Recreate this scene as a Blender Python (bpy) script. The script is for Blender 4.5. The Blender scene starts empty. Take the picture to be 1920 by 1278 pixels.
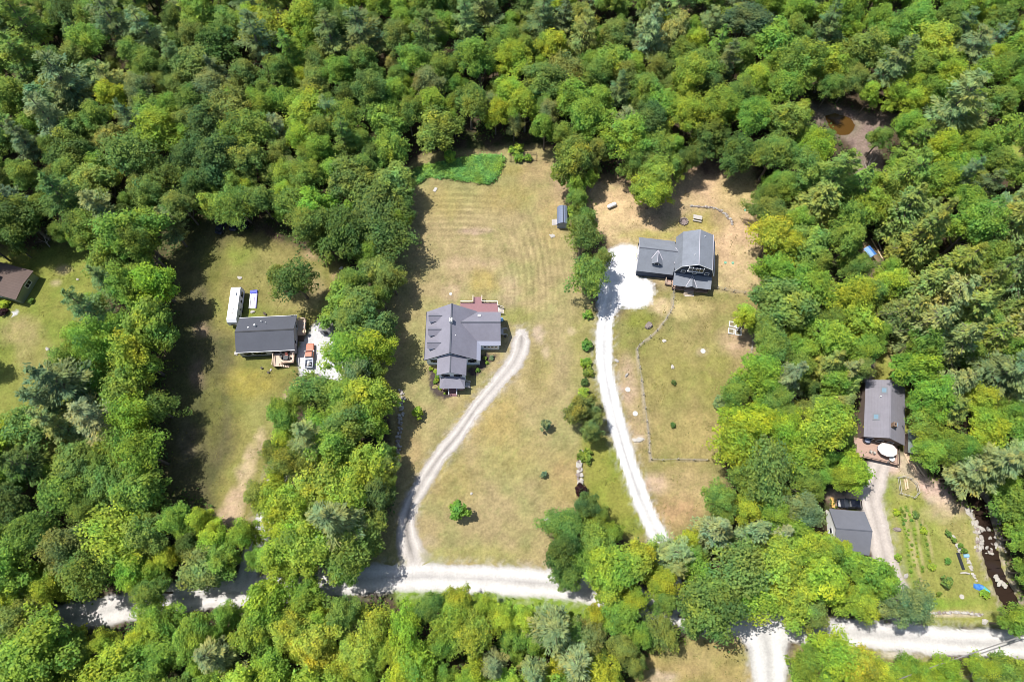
import bpy, math, random
import numpy as np
from mathutils import Matrix, Vector

SC = bpy.context.scene
COL = SC.collection
R = math.radians

# ------------------------------------------------------------------ camera, sky, sun, exposure
CAM_H, PITCH, FOC = 140.0, R(68), 1280.0
_s, _c = math.sin(PITCH), math.cos(PITCH)
cam = bpy.data.cameras.new('drone_camera')
cam.lens, cam.sensor_width, cam.clip_end = 24.0, 36.0, 6000
camo = bpy.data.objects.new('drone_camera', cam)
camo.location = (0, 0, CAM_H)
camo.rotation_euler = (math.pi/2 - PITCH, 0, 0)
COL.objects.link(camo)
SC.camera = camo

SUN_DIR = Vector((.41, -.172, -1.0)).normalized()          # the way the light travels
w = bpy.data.worlds.new('World')
SC.world = w
w.use_nodes = True
nt = w.node_tree
bg = nt.nodes['Background']
sky = nt.nodes.new('ShaderNodeTexSky')
sky.sky_type = 'NISHITA'
sky.sun_disc = False
sky.sun_elevation = math.asin(-SUN_DIR.z)
sky.sun_rotation = math.atan2(-SUN_DIR.x, -SUN_DIR.y)
sky.dust_density = 1.2
nt.links.new(sky.outputs[0], bg.inputs[0])
bg.inputs[1].default_value = 0.115
sl = bpy.data.lights.new('sun', 'SUN')
sl.energy, sl.angle, sl.color = 4.6, R(.53), (1, .965, .90)
so = bpy.data.objects.new('sun', sl)
so.rotation_euler = SUN_DIR.to_track_quat('-Z', 'Y').to_euler()
so.location = (-80, 60, 200)
COL.objects.link(so)
vs = SC.view_settings
vs.view_transform, vs.look, vs.gamma, vs.exposure = 'Standard', 'None', 1.0, 0.42
SC.cycles.filter_width = .85
SC.cycles.max_bounces = 6
SC.cycles.diffuse_bounces = 3
SC.cycles.transparent_max_bounces = 6

rng = np.random.default_rng(11)
random.seed(5)


# ------------------------------------------------------------------ image pixel, cast through the camera -> ground point
def G(px, py, z=0.0):
    u = (px-960)/FOC
    v = (py-639)/FOC
    t = (CAM_H-z)/(_s+v*_c)
    return Vector((u*t, (_c-v*_s)*t, z))


def Pv(x, y, z=0.0):
    dz = z-CAM_H
    d = y*_c-dz*_s
    return 960+FOC*x/d, 639-FOC*(y*_s+dz*_c)/d


def pxm(px, py, z=0.0):                                    # image pixels per metre
    return FOC*(_s+(py-639)/FOC*_c)/(CAM_H-z)


# ------------------------------------------------------------------ noise helpers
class Noise:
    def __init__(self, seed):
        self.t = np.random.default_rng(seed).random((257, 257))

    def one(self, x, y):
        xi = np.floor(x).astype(int)
        yi = np.floor(y).astype(int)
        fx = x-xi
        fy = y-yi
        fx = fx*fx*(3-2*fx)
        fy = fy*fy*(3-2*fy)
        a = xi % 256
        b = yi % 256
        t = self.t
        return (t[a, b]*(1-fx)+t[a+1, b]*fx)*(1-fy)+(t[a, b+1]*(1-fx)+t[a+1, b+1]*fx)*fy

    def __call__(self, x, y, oct=3):
        s = 0
        k = 0
        for o in range(oct):
            s = s+self.one(x*2**o+17.3*o, y*2**o+9.1*o)/2**o
            k += 1/2**o
        return s/k


N1, N2, N3 = Noise(1), Noise(2), Noise(3)


def inside(poly, X, Y):
    c = np.zeros(np.shape(X), bool)
    n = len(poly)
    for i in range(n):
        x0, y0 = poly[i]
        x1, y1 = poly[i-1]
        if y0 == y1:
            continue
        c ^= ((y0 > Y) != (y1 > Y)) & (X < (x1-x0)*(Y-y0)/(y1-y0)+x0)
    return c


def pdist(path, X, Y):
    d = np.full(np.shape(X), 1e9)
    for (x0, y0), (x1, y1) in zip(path[:-1], path[1:]):
        dx, dy = x1-x0, y1-y0
        t = np.clip(((X-x0)*dx+(Y-y0)*dy)/(dx*dx+dy*dy+1e-9), 0, 1)
        d = np.minimum(d, np.hypot(X-x0-t*dx, Y-y0-t*dy))
    return d


# ------------------------------------------------------------------ materials
def nodemat(name):
    m = bpy.data.materials.new(name)
    m.use_nodes = True
    return m, m.node_tree, m.node_tree.nodes['Principled BSDF']


def noise_node(t, scale, detail=4, rough=.6, coord=None):
    n = t.nodes.new('ShaderNodeTexNoise')
    n.inputs['Scale'].default_value = scale
    n.inputs['Detail'].default_value = detail
    n.inputs['Roughness'].default_value = rough
    if coord is not None:
        t.links.new(coord, n.inputs['Vector'])
    return n


def mathn(t, op, a, b=None):
    n = t.nodes.new('ShaderNodeMath')
    n.operation = op
    for i, v in enumerate((a, b)):
        if v is None:
            continue
        if isinstance(v, (int, float)):
            n.inputs[i].default_value = v
        else:
            t.links.new(v, n.inputs[i])
    return n.outputs[0]


def scale_col(t, col, fac):
    n = t.nodes.new('ShaderNodeVectorMath')
    n.operation = 'SCALE'
    if isinstance(col, tuple):
        n.inputs[0].default_value = col[:3]
    else:
        t.links.new(col, n.inputs[0])
    t.links.new(fac, n.inputs['Scale'])
    return n.outputs[0]


_M = {}


def mat(name, col, rough=.75, var=.25, scale=3.0, spec=.3, metal=0.0, bump=0.0, stripes=None):
    if name in _M:
        return _M[name]
    m, t, b = nodemat(name)
    tc = t.nodes.new('ShaderNodeTexCoord')
    n = noise_node(t, scale, 5, .65, tc.outputs['Object'])
    n2 = noise_node(t, scale*7, 3, .6, tc.outputs['Object'])
    if 'shingle' in name:
        n3 = noise_node(t, scale*.22, 3, .6, tc.outputs['Object'])
        f = mathn(t, 'ADD', mathn(t, 'MULTIPLY', n.outputs[0], .4), mathn(t, 'MULTIPLY', n2.outputs[0], .35))
        f = mathn(t, 'ADD', f, mathn(t, 'MULTIPLY', mathn(t, 'SUBTRACT', n3.outputs[0], .28), .6))
        f = mathn(t, 'ADD', f, -.007)
    else:
        f = mathn(t, 'ADD', mathn(t, 'MULTIPLY', n.outputs[0], .6), mathn(t, 'MULTIPLY', n2.outputs[0], .4))
    f = mathn(t, 'ADD', mathn(t, 'MULTIPLY', mathn(t, 'SUBTRACT', f, .5), var*2.6), 1.0)
    if stripes:
        ax, per, amt = stripes
        sp = t.nodes.new('ShaderNodeSeparateXYZ')
        t.links.new(tc.outputs['Object'], sp.inputs[0])
        fr = mathn(t, 'FRACT', mathn(t, 'DIVIDE', sp.outputs[ax], per))
        f = mathn(t, 'SUBTRACT', f, mathn(t, 'MULTIPLY', mathn(t, 'LESS_THAN', fr, .18), amt))
    t.links.new(scale_col(t, col, f), b.inputs['Base Color'])
    b.inputs['Roughness'].default_value = rough
    b.inputs['Specular IOR Level'].default_value = spec
    b.inputs['Metallic'].default_value = metal
    if bump:
        bp = t.nodes.new('ShaderNodeBump')
        bp.inputs['Strength'].default_value = bump
        t.links.new(n2.outputs[0], bp.inputs['Height'])
        t.links.new(bp.outputs[0], b.inputs['Normal'])
    _M[name] = m
    return m


def ground_mat(name, amt=.5, bump=.5, s1=.3, s2=1.9):
    m, t, b = nodemat(name)
    at = t.nodes.new('ShaderNodeVertexColor')
    at.layer_name = 'albedo'
    tc = t.nodes.new('ShaderNodeTexCoord')
    n1 = noise_node(t, s1, 6, .62, tc.outputs['Object'])
    n2 = noise_node(t, s2, 5, .7, tc.outputs['Object'])
    f = mathn(t, 'ADD', mathn(t, 'MULTIPLY', n1.outputs[0], .45), mathn(t, 'MULTIPLY', n2.outputs[0], .55))
    f = mathn(t, 'ADD', mathn(t, 'MULTIPLY', mathn(t, 'SUBTRACT', f, .5), amt*3.2), 1.0)
    t.links.new(scale_col(t, at.outputs[0], f), b.inputs['Base Color'])
    b.inputs['Roughness'].default_value = .95
    b.inputs['Specular IOR Level'].default_value = .1
    bp = t.nodes.new('ShaderNodeBump')
    bp.inputs['Strength'].default_value = bump
    bp.inputs['Distance'].default_value = .15
    t.links.new(n2.outputs[0], bp.inputs['Height'])
    t.links.new(bp.outputs[0], b.inputs['Normal'])
    return m


def leaf_mat(name, transl=.3):
    m, t, b = nodemat(name)
    oi = t.nodes.new('ShaderNodeObjectInfo')
    at = t.nodes.new('ShaderNodeAttribute')
    at.attribute_name = 'tone'
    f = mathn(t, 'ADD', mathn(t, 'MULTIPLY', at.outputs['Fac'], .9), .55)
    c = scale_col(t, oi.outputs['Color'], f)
    cb = t.nodes.new('ShaderNodeCombineXYZ')
    t.links.new(mathn(t, 'ADD', mathn(t, 'MULTIPLY', at.outputs['Fac'], .34), .83), cb.inputs[0])
    cb.inputs[1].default_value = 1.0
    t.links.new(mathn(t, 'SUBTRACT', 1.25, mathn(t, 'MULTIPLY', at.outputs['Fac'], .5)), cb.inputs[2])
    mv = t.nodes.new('ShaderNodeVectorMath')
    mv.operation = 'MULTIPLY'
    t.links.new(c, mv.inputs[0])
    t.links.new(cb.outputs[0], mv.inputs[1])
    c = mv.outputs[0]
    ge = t.nodes.new('ShaderNodeNewGeometry')                # species and age patches run on across neighbouring crowns
    na = noise_node(t, .22, 3, .6, ge.outputs['Position'])
    nb = noise_node(t, .6, 2, .5, ge.outputs['Position'])
    cb2 = t.nodes.new('ShaderNodeCombineXYZ')
    va = mathn(t, 'ADD', mathn(t, 'MULTIPLY', mathn(t, 'SUBTRACT', na.outputs[0], .5), 1.3), 1.0)
    vb = mathn(t, 'ADD', mathn(t, 'MULTIPLY', mathn(t, 'SUBTRACT', nb.outputs[0], .5), .9), 1.0)
    t.links.new(mathn(t, 'MULTIPLY', va, vb), cb2.inputs[0])
    t.links.new(vb, cb2.inputs[1])
    t.links.new(mathn(t, 'MULTIPLY', vb, mathn(t, 'SUBTRACT', 2.0, va)), cb2.inputs[2])
    mv2 = t.nodes.new('ShaderNodeVectorMath')
    mv2.operation = 'MULTIPLY'
    t.links.new(c, mv2.inputs[0])
    t.links.new(cb2.outputs[0], mv2.inputs[1])
    c = mv2.outputs[0]
    t.links.new(c, b.inputs['Base Color'])
    b.inputs['Roughness'].default_value = .6
    b.inputs['Specular IOR Level'].default_value = .14
    tr = t.nodes.new('ShaderNodeBsdfTranslucent')
    t.links.new(c, tr.inputs[0])
    mx = t.nodes.new('ShaderNodeMixShader')
    mx.inputs[0].default_value = transl
    t.links.new(b.outputs[0], mx.inputs[1])
    t.links.new(tr.outputs[0], mx.inputs[2])
    t.links.new(mx.outputs[0], t.nodes['Material Output'].inputs['Surface'])
    return m


LEAF, NEEDLE = leaf_mat('leaf', .40), leaf_mat('needle', .30)
BARK = mat('bark', (.15, .125, .10), .9, .4, 2, .1, bump=.5)
DEADWOOD = mat('dead_wood', (.34, .31, .28), .9, .3, 3, .1)
STONE = mat('field_stone', (.36, .33, .30), .9, .4, 1.4, .15, bump=.5)
STONEP = mat('pale_stone', (.43, .40, .36), .9, .3, 1.4, .15, bump=.5)
WHITE = mat('white_paint', (.78, .78, .77), .5, .08, 3)
TRIM = mat('white_trim', (.72, .72, .74), .5, .06, 3)
GLASS = mat('dark_glass', (.02, .025, .035), .08, .1, 2, .5)
SHINGLE_A = mat('grey_shingle', (.222, .215, .255), .9, .22, 1.6, .15, bump=.3)
SHINGLE_B = mat('slate_shingle', (.195, .21, .24), .9, .26, 2.4, .15, bump=.3)
SHINGLE_C = mat('charcoal_shingle', (.092, .097, .116), .9, .16, 1.4, .15, bump=.3)
SHINGLE_D = mat('brown_shingle', (.125, .092, .08), .9, .2, 1.2, .15, bump=.3, stripes=(1, .6, .12))
SHINGLE_E = mat('light_grey_shingle', (.215, .205, .232), .9, .2, 1.8, .15, bump=.3, stripes=(0, .5, .05))
SHINGLE_F = mat('blue_grey_shingle', (.15, .155, .18), .9, .15, 1.2, .15, bump=.3)
SIDE_A = mat('pale_blue_siding', (.76, .82, .90), .7, .1, 2, stripes=(2, .2, .12))
SIDE_B = mat('navy_siding', (.035, .05, .085), .7, .12, 2, stripes=(2, .2, .15))
SIDE_C = mat('grey_siding', (.42, .43, .46), .7, .1, 2, stripes=(2, .2, .15))
SIDE_D = mat('green_siding', (.24, .28, .20), .7, .15, 2, stripes=(2, .2, .15))
SIDE_E = mat('brown_siding', (.16, .12, .10), .8, .2, 2, stripes=(2, .2, .15))
SHUTTER = mat('black_shutter', (.012, .014, .02), .6, .1)
FLASH = mat('metal_flashing', (.44, .42, .46), .45, .08)
DECKRED = mat('red_deck_boards', (.265, .138, .15), .7, .18, 2, stripes=(1, .14, .25))
DECKTAN = mat('tan_deck_boards', (.58, .44, .34), .8, .18, 2, stripes=(1, .14, .2))
DECKBRN = mat('brown_deck_boards', (.40, .27, .215), .8, .2, 1.5, stripes=(1, .14, .2))
WOOD = mat('weathered_wood', (.42, .34, .26), .85, .3, 3)
LOGW = mat('cut_log', (.60, .45, .31), .85, .3, 2)
GREYWOOD = mat('grey_wood', (.45, .42, .40), .85, .25, 3)
CONC = mat('concrete', (.5, .49, .47), .9, .2, 2)
RUBBER = mat('tyre_rubber', (.02, .02, .02), .8, .1)
CHROME = mat('bright_metal', (.6, .6, .62), .3, .05, 3, .5, .9)
METALROOF = mat('blue_metal_roof', (.155, .185, .27), .5, .1, 1.2, .4, stripes=(1, .45, .12))
PLASTIC_BLUE = mat('blue_plastic', (.06, .20, .55), .4, .15)
PLASTIC_LBLUE = mat('light_blue_plastic', (.25, .45, .65), .5, .15)
BLACKP = mat('black_plastic', (.025, .028, .035), .5, .2)
GREENP = mat('green_plastic', (.18, .38, .26), .6, .1)
SOIL = mat('soil', (.10, .075, .055), .95, .4, 3, .1, bump=.5)
MULCH = mat('dark_mulch', (.075, .058, .052), .95, .5, 2.2, .1, bump=.8)
FABRIC = mat('parasol_fabric', (.66, .57, .54), .9, .06, 2)
WIRE = mat('wire', (.30, .28, .26), .6, .1)
PINKD = mat('pale_gravel', (.6, .57, .54), .95, .2, 2)


# ------------------------------------------------------------------ object helpers
def tag(o, label=None, cat=None, group=None, kind=None):
    if label:
        o['label'] = label
    if cat:
        o['category'] = cat
    if group:
        o['group'] = group
    if kind:
        o['kind'] = kind
    return o


def thing(name, label, cat, loc, rot=0.0, group=None):
    o = bpy.data.objects.new(name, None)
    o.empty_display_size = .5
    o.location = loc
    o.rotation_euler = (0, 0, rot)
    COL.objects.link(o)
    return tag(o, label, cat, group)


class MB:
    def __init__(s):
        s.v, s.f = [], []

    def add(s, vs, fs):
        k = len(s.v)
        s.v += [tuple(p) for p in vs]
        s.f += [tuple(i+k for i in f) for f in fs]
        return s

    def box(s, x0, x1, y0, y1, z0, z1):
        return s.add([(x0, y0, z0), (x1, y0, z0), (x1, y1, z0), (x0, y1, z0), (x0, y0, z1), (x1, y0, z1), (x1, y1, z1), (x0, y1, z1)],
                     [(0, 3, 2, 1), (4, 5, 6, 7), (0, 1, 5, 4), (1, 2, 6, 5), (2, 3, 7, 6), (3, 0, 4, 7)])

    def bar(s, a, b, w=.1, h=None):
        a, b = Vector(a), Vector(b)
        h = h or w
        d = (b-a).normalized()
        up = Vector((0, 0, 1)) if abs(d.z) < .95 else Vector((1, 0, 0))
        r = d.cross(up).normalized()*w/2
        u = r.cross(d).normalized()*h/2
        return s.add([a-r-u, a+r-u, a+r+u, a-r+u, b-r-u, b+r-u, b+r+u, b-r+u],
                     [(0, 1, 2, 3), (7, 6, 5, 4), (0, 4, 5, 1), (1, 5, 6, 2), (2, 6, 7, 3), (3, 7, 4, 0)])

    def slab(s, pts, th=.14):                              # a sloped panel with thickness
        pts = [Vector(p) for p in pts]
        n = (pts[1]-pts[0]).cross(pts[2]-pts[0]).normalized()
        if n.z < 0:
            pts.reverse()
            n = -n
        k = len(pts)
        low = [p-n*th for p in pts]
        return s.add(pts+low, [tuple(range(k)), tuple(range(2*k-1, k-1, -1))]+[(i, i+k, (i+1) % k+k, (i+1) % k) for i in range(k)])

    def prism(s, prof, a0, a1, axis):                      # prof: (across, z) points; extruded along axis
        k = len(prof)
        if axis == 'y':
            A = [(x, a0, z) for x, z in prof]
            B = [(x, a1, z) for x, z in prof]
        else:
            A = [(a0, y, z) for y, z in prof]
            B = [(a1, y, z) for y, z in prof]
        return s.add(A+B, [tuple(range(k)), tuple(range(2*k-1, k-1, -1))]+[(i, i+k, (i+1) % k+k, (i+1) % k) for i in range(k)])

    def cyl(s, c, r, z0, z1, n=14, r2=None):
        r2 = r if r2 is None else r2
        A = [(c[0]+r*math.cos(2*math.pi*i/n), c[1]+r*math.sin(2*math.pi*i/n), z0) for i in range(n)]
        B = [(c[0]+r2*math.cos(2*math.pi*i/n), c[1]+r2*math.sin(2*math.pi*i/n), z1) for i in range(n)]
        return s.add(A+B, [tuple(range(n-1, -1, -1)), tuple(range(n, 2*n))]+[(i, (i+1) % n, (i+1) % n+n, i+n) for i in range(n)])

    def tube(s, path, radii, n=7):
        path = [Vector(p) for p in path]
        k = len(s.v)
        for i, p in enumerate(path):
            d = (path[min(i+1, len(path)-1)]-path[max(i-1, 0)]).normalized()
            up = Vector((0, 0, 1)) if abs(d.z) < .9 else Vector((1, 0, 0))
            a = d.cross(up).normalized()
            b = d.cross(a)
            for j in range(n):
                q = 2*math.pi*j/n
                s.v.append(tuple(p+(a*math.cos(q)+b*math.sin(q))*radii[i]))
        for i in range(len(path)-1):
            for j in range(n):
                s.f.append((k+i*n+j, k+i*n+(j+1) % n, k+(i+1)*n+(j+1) % n, k+(i+1)*n+j))
        s.f.append(tuple(k+j for j in range(n-1, -1, -1)))
        s.f.append(tuple(k+(len(path)-1)*n+j for j in range(n)))
        return s

    def loft(s, secs):                                     # list of closed rings with equal counts
        k = len(s.v)
        n = len(secs[0])
        for r in secs:
            s.v += [tuple(p) for p in r]
        for i in range(len(secs)-1):
            for j in range(n):
                s.f.append((k+i*n+j, k+i*n+(j+1) % n, k+(i+1)*n+(j+1) % n, k+(i+1)*n+j))
        s.f.append(tuple(k+j for j in range(n-1, -1, -1)))
        s.f.append(tuple(k+(len(secs)-1)*n+j for j in range(n)))
        return s

    def mesh(s, name):
        me = bpy.data.meshes.new(name)
        me.from_pydata(s.v, [], s.f)
        import bmesh
        bm = bmesh.new()
        bm.from_mesh(me)
        bmesh.ops.recalc_face_normals(bm, faces=bm.faces)
        bm.to_mesh(me)
        bm.free()
        return me

    def build(s, name, m, parent=None, bevel=0.0, smooth=False, loc=None):
        me = s.mesh(name)
        if smooth:
            me.shade_smooth()
        me.materials.append(m)
        o = bpy.data.objects.new(name, me)
        COL.objects.link(o)
        if parent is not None:
            o.parent = parent
        if loc is not None:
            o.location = loc
        if bevel:
            bv = o.modifiers.new('bevel', 'BEVEL')
            bv.width, bv.segments, bv.limit_method = bevel, 2, 'ANGLE'
        return o


def put(name, me, parent=None, loc=(0, 0, 0), rot=(0, 0, 0), sc=(1, 1, 1)):
    o = bpy.data.objects.new(name, me)
    COL.objects.link(o)
    o.parent = parent
    o.location, o.rotation_euler, o.scale = loc, rot, sc
    return o


def loc_of(fr, px, py, z=0.0):                             # an image pixel in the local frame of a thing
    p = G(px, py, z)-fr.location
    a = -fr.rotation_euler.z
    return Vector((p.x*math.cos(a)-p.y*math.sin(a), p.x*math.sin(a)+p.y*math.cos(a), z))


def np_mesh(name, V, F4, m, tone=None, col=None):
    me = bpy.data.meshes.new(name)
    nv, nf = len(V), len(F4)
    me.vertices.add(nv)
    me.vertices.foreach_set('co', np.asarray(V, np.float32).ravel())
    me.loops.add(nf*4)
    me.polygons.add(nf)
    me.loops.foreach_set('vertex_index', np.asarray(F4, np.int32).ravel())
    me.polygons.foreach_set('loop_start', np.arange(0, nf*4, 4, dtype=np.int32))
    me.update(calc_edges=True)
    if tone is not None:
        a = me.attributes.new('tone', 'FLOAT', 'POINT')
        a.data.foreach_set('value', np.asarray(tone, np.float32))
    if col is not None:
        a = me.color_attributes.new('albedo', 'FLOAT_COLOR', 'POINT')
        c4 = np.ones((nv, 4), np.float32)
        c4[:, :3] = col
        a.data.foreach_set('color', c4.ravel())
    me.materials.append(m)
    return me


# ------------------------------------------------------------------ outlines in image pixels: open ground, roads, water
OPEN = {
 'yard_far_left': [(-30, 492), (60, 478), (112, 468), (150, 473), (168, 500), (172, 535), (152, 570), (135, 610), (118, 640), (85, 690), (62, 722), (40, 750), (-30, 770)],
 'yard_left': [(335, 480), (352, 430), (400, 408), (480, 412), (530, 445), (560, 478), (600, 498), (638, 508), (640, 522), (606, 560), (597, 590), (607, 640), (640, 690), (650, 712), (600, 700), (555, 700), (545, 720), (540, 765), (505, 785), (485, 815), (510, 860), (480, 920), (468, 960), (460, 992), (430, 985), (405, 965), (385, 925), (345, 932), (318, 915), (312, 850), (330, 760), (338, 650), (332, 560)],
 'lawn_centre': [(765, 330), (775, 285), (880, 262), (940, 266), (1000, 262), (1035, 290), (1050, 320), (1068, 345), (1066, 400), (1046, 430), (1052, 500), (1078, 560), (1092, 600), (1086, 640), (1084, 700), (1076, 735), (1058, 765), (1066, 800), (1080, 850), (1078, 910), (1070, 950), (1030, 985), (1016, 1020), (1022, 1062), (900, 1060), (790, 1050), (712, 1055), (722, 1000), (742, 930), (752, 850), (742, 780), (742, 720), (722, 690), (736, 620), (738, 570), (762, 540), (760, 490), (785, 440), (795, 400), (785, 360)],
 'lawn_right': [(1112, 392), (1124, 350), (1150, 330), (1178, 345), (1190, 385), (1238, 388), (1285, 355), (1292, 322), (1340, 318), (1400, 330), (1412, 360), (1412, 400), (1402, 450), (1412, 520), (1404, 580), (1380, 600), (1395, 640), (1412, 650), (1400, 680), (1372, 720), (1355, 760), (1352, 800), (1330, 835), (1332, 872), (1352, 905), (1330, 930), (1315, 960), (1270, 985), (1242, 998), (1215, 1003), (1180, 1000), (1150, 965), (1125, 930), (1108, 880), (1112, 830), (1130, 800), (1142, 760), (1118, 700), (1118, 620), (1122, 580), (1150, 560), (1155, 500), (1148, 460), (1125, 425)],
 'yard_garden': [(1600, 835), (1612, 820), (1700, 820), (1728, 870), (1745, 895), (1785, 940), (1830, 958), (1852, 955), (1866, 1000), (1885, 1045), (1905, 1090), (1918, 1140), (1890, 1142), (1850, 1130), (1840, 1150), (1740, 1158), (1720, 1140), (1712, 1105), (1690, 1080), (1650, 1062), (1640, 1045), (1595, 1030), (1575, 990), (1556, 962), (1565, 942), (1610, 945), (1645, 905), (1648, 880), (1622, 858)],
 'strip_behind': [(1634, 716), (1640, 690), (1652, 655), (1680, 655), (1680, 700), (1678, 714), (1700, 760), (1712, 800), (1712, 830), (1690, 830), (1640, 800)],
 'road_main': [(612, 1112), (640, 1085), (712, 1055), (790, 1052), (900, 1058), (1022, 1066), (1090, 1090), (1140, 1130), (1100, 1128), (1000, 1118), (860, 1108), (740, 1105)],
 'road_right': [(1372, 1160), (1400, 1150), (1470, 1160), (1560, 1168), (1605, 1172), (1700, 1172), (1800, 1178), (1950, 1190), (1950, 1226), (1800, 1230), (1700, 1222), (1640, 1212), (1520, 1198), (1480, 1205), (1470, 1300), (1412, 1300), (1404, 1230), (1390, 1190)],
 'lawn_bottom': [(1205, 1300), (1215, 1245), (1240, 1222), (1330, 1195), (1372, 1190), (1400, 1230), (1412, 1300)],
 'road_left': [(125, 1150), (190, 1130), (262, 1128), (330, 1114), (447, 1106), (447, 1126), (335, 1140), (200, 1166), (150, 1172)],
 'road_bit': [(430, 1110), (455, 1080), (480, 1075), (470, 1120)],
 'pond': [(1512, 195), (1545, 198), (1600, 212), (1668, 218), (1640, 262), (1612, 240), (1600, 262), (1575, 245), (1530, 225)],
 'pond_low': [(1604, 325), (1612, 292), (1645, 300), (1640, 322)],
 'dark_hollow': [(1650, 455), (1672, 415), (1705, 410), (1725, 430), (1700, 470), (1680, 485)],
 'clearing': [(1862, 256), (1890, 245), (1915, 262), (1908, 290), (1880, 285)],
 'play_yard': [(1618, 490), (1616, 458), (1632, 445), (1650, 485), (1640, 500)],
 'cabin_roof': [(1622, 710), (1700, 710), (1704, 842), (1604, 832)],
 'garage_roof': [(1552, 950), (1642, 950), (1642, 1040), (1590, 1040), (1556, 985)],
 'hut_left': [(592, 630), (592, 596), (612, 594), (618, 628)],
}
ROADS = [  # name, label, path (image pixels), half widths m, colour, z
 ('gravel_road', [(-60, 1190), (60, 1172), (180, 1148), (300, 1125), (450, 1110), (600, 1096), (740, 1082), (900, 1085), (1060, 1098), (1150, 1117), (1250, 1146), (1380, 1166), (1500, 1180), (1650, 1190), (1800, 1203), (1990, 1210)], 2.55, (.56, .535, .515), .010),
 ('side_road', [(1421, 1160), (1434, 1195), (1441, 1240), (1442, 1300), (1443, 1360)], 2.9, (.56, .545, .53), .018),
 ('house_driveway', [(978, 628), (976, 650), (963, 680), (935, 715), (895, 762), (862, 810), (825, 855), (795, 900), (775, 935), (764, 970), (764, 1005), (772, 1036), (782, 1064)], 1.5, (.47, .43, .395), .014),
 ('white_driveway', [(1148, 545), (1140, 575), (1133, 620), (1132, 670), (1140, 725), (1155, 790), (1172, 850), (1196, 920), (1222, 980), (1245, 1030), (1262, 1090), (1270, 1150)], 1.65, (.585, .57, .56), .014),
 ('shaded_driveway', [(648, 705), (660, 740), (640, 775), (590, 800), (545, 835), (520, 900), (500, 960), (485, 1010), (470, 1060), (455, 1110)], 1.9, (.52, .50, .49), .014),
 ('garage_driveway', [(1655, 860), (1640, 900), (1632, 935), (1645, 985), (1655, 1030), (1668, 1075), (1690, 1130), (1700, 1180)], 2.2, (.46, .405, .365), .014),
]
GRAVEL_PADS = [
 ('gravel_pad', 'white gravel parking pad beside the blue house with white dormer trim', [(1140, 470), (1165, 458), (1195, 462), (1190, 520), (1222, 528), (1226, 548), (1215, 572), (1190, 578), (1165, 572), (1150, 590), (1128, 600), (1122, 570), (1128, 520)], (.59, .575, .57), .005),
 ('gravel_pad', 'pale gravel yard where the orange pickup truck stands', [(567, 640), (576, 628), (603, 600), (618, 612), (640, 640), (660, 690), (662, 735), (630, 740), (600, 700), (562, 700), (560, 670)], (.50, .49, .495), .005),
]
STREAM = [(1806, 900), (1838, 950), (1846, 975), (1853, 1005), (1858, 1035), (1866, 1065), (1880, 1098), (1897, 1130), (1925, 1180), (1960, 1230)]
POND = [(1548, 214), (1570, 213), (1597, 221), (1604, 236), (1590, 252), (1572, 250), (1556, 238)]

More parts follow.
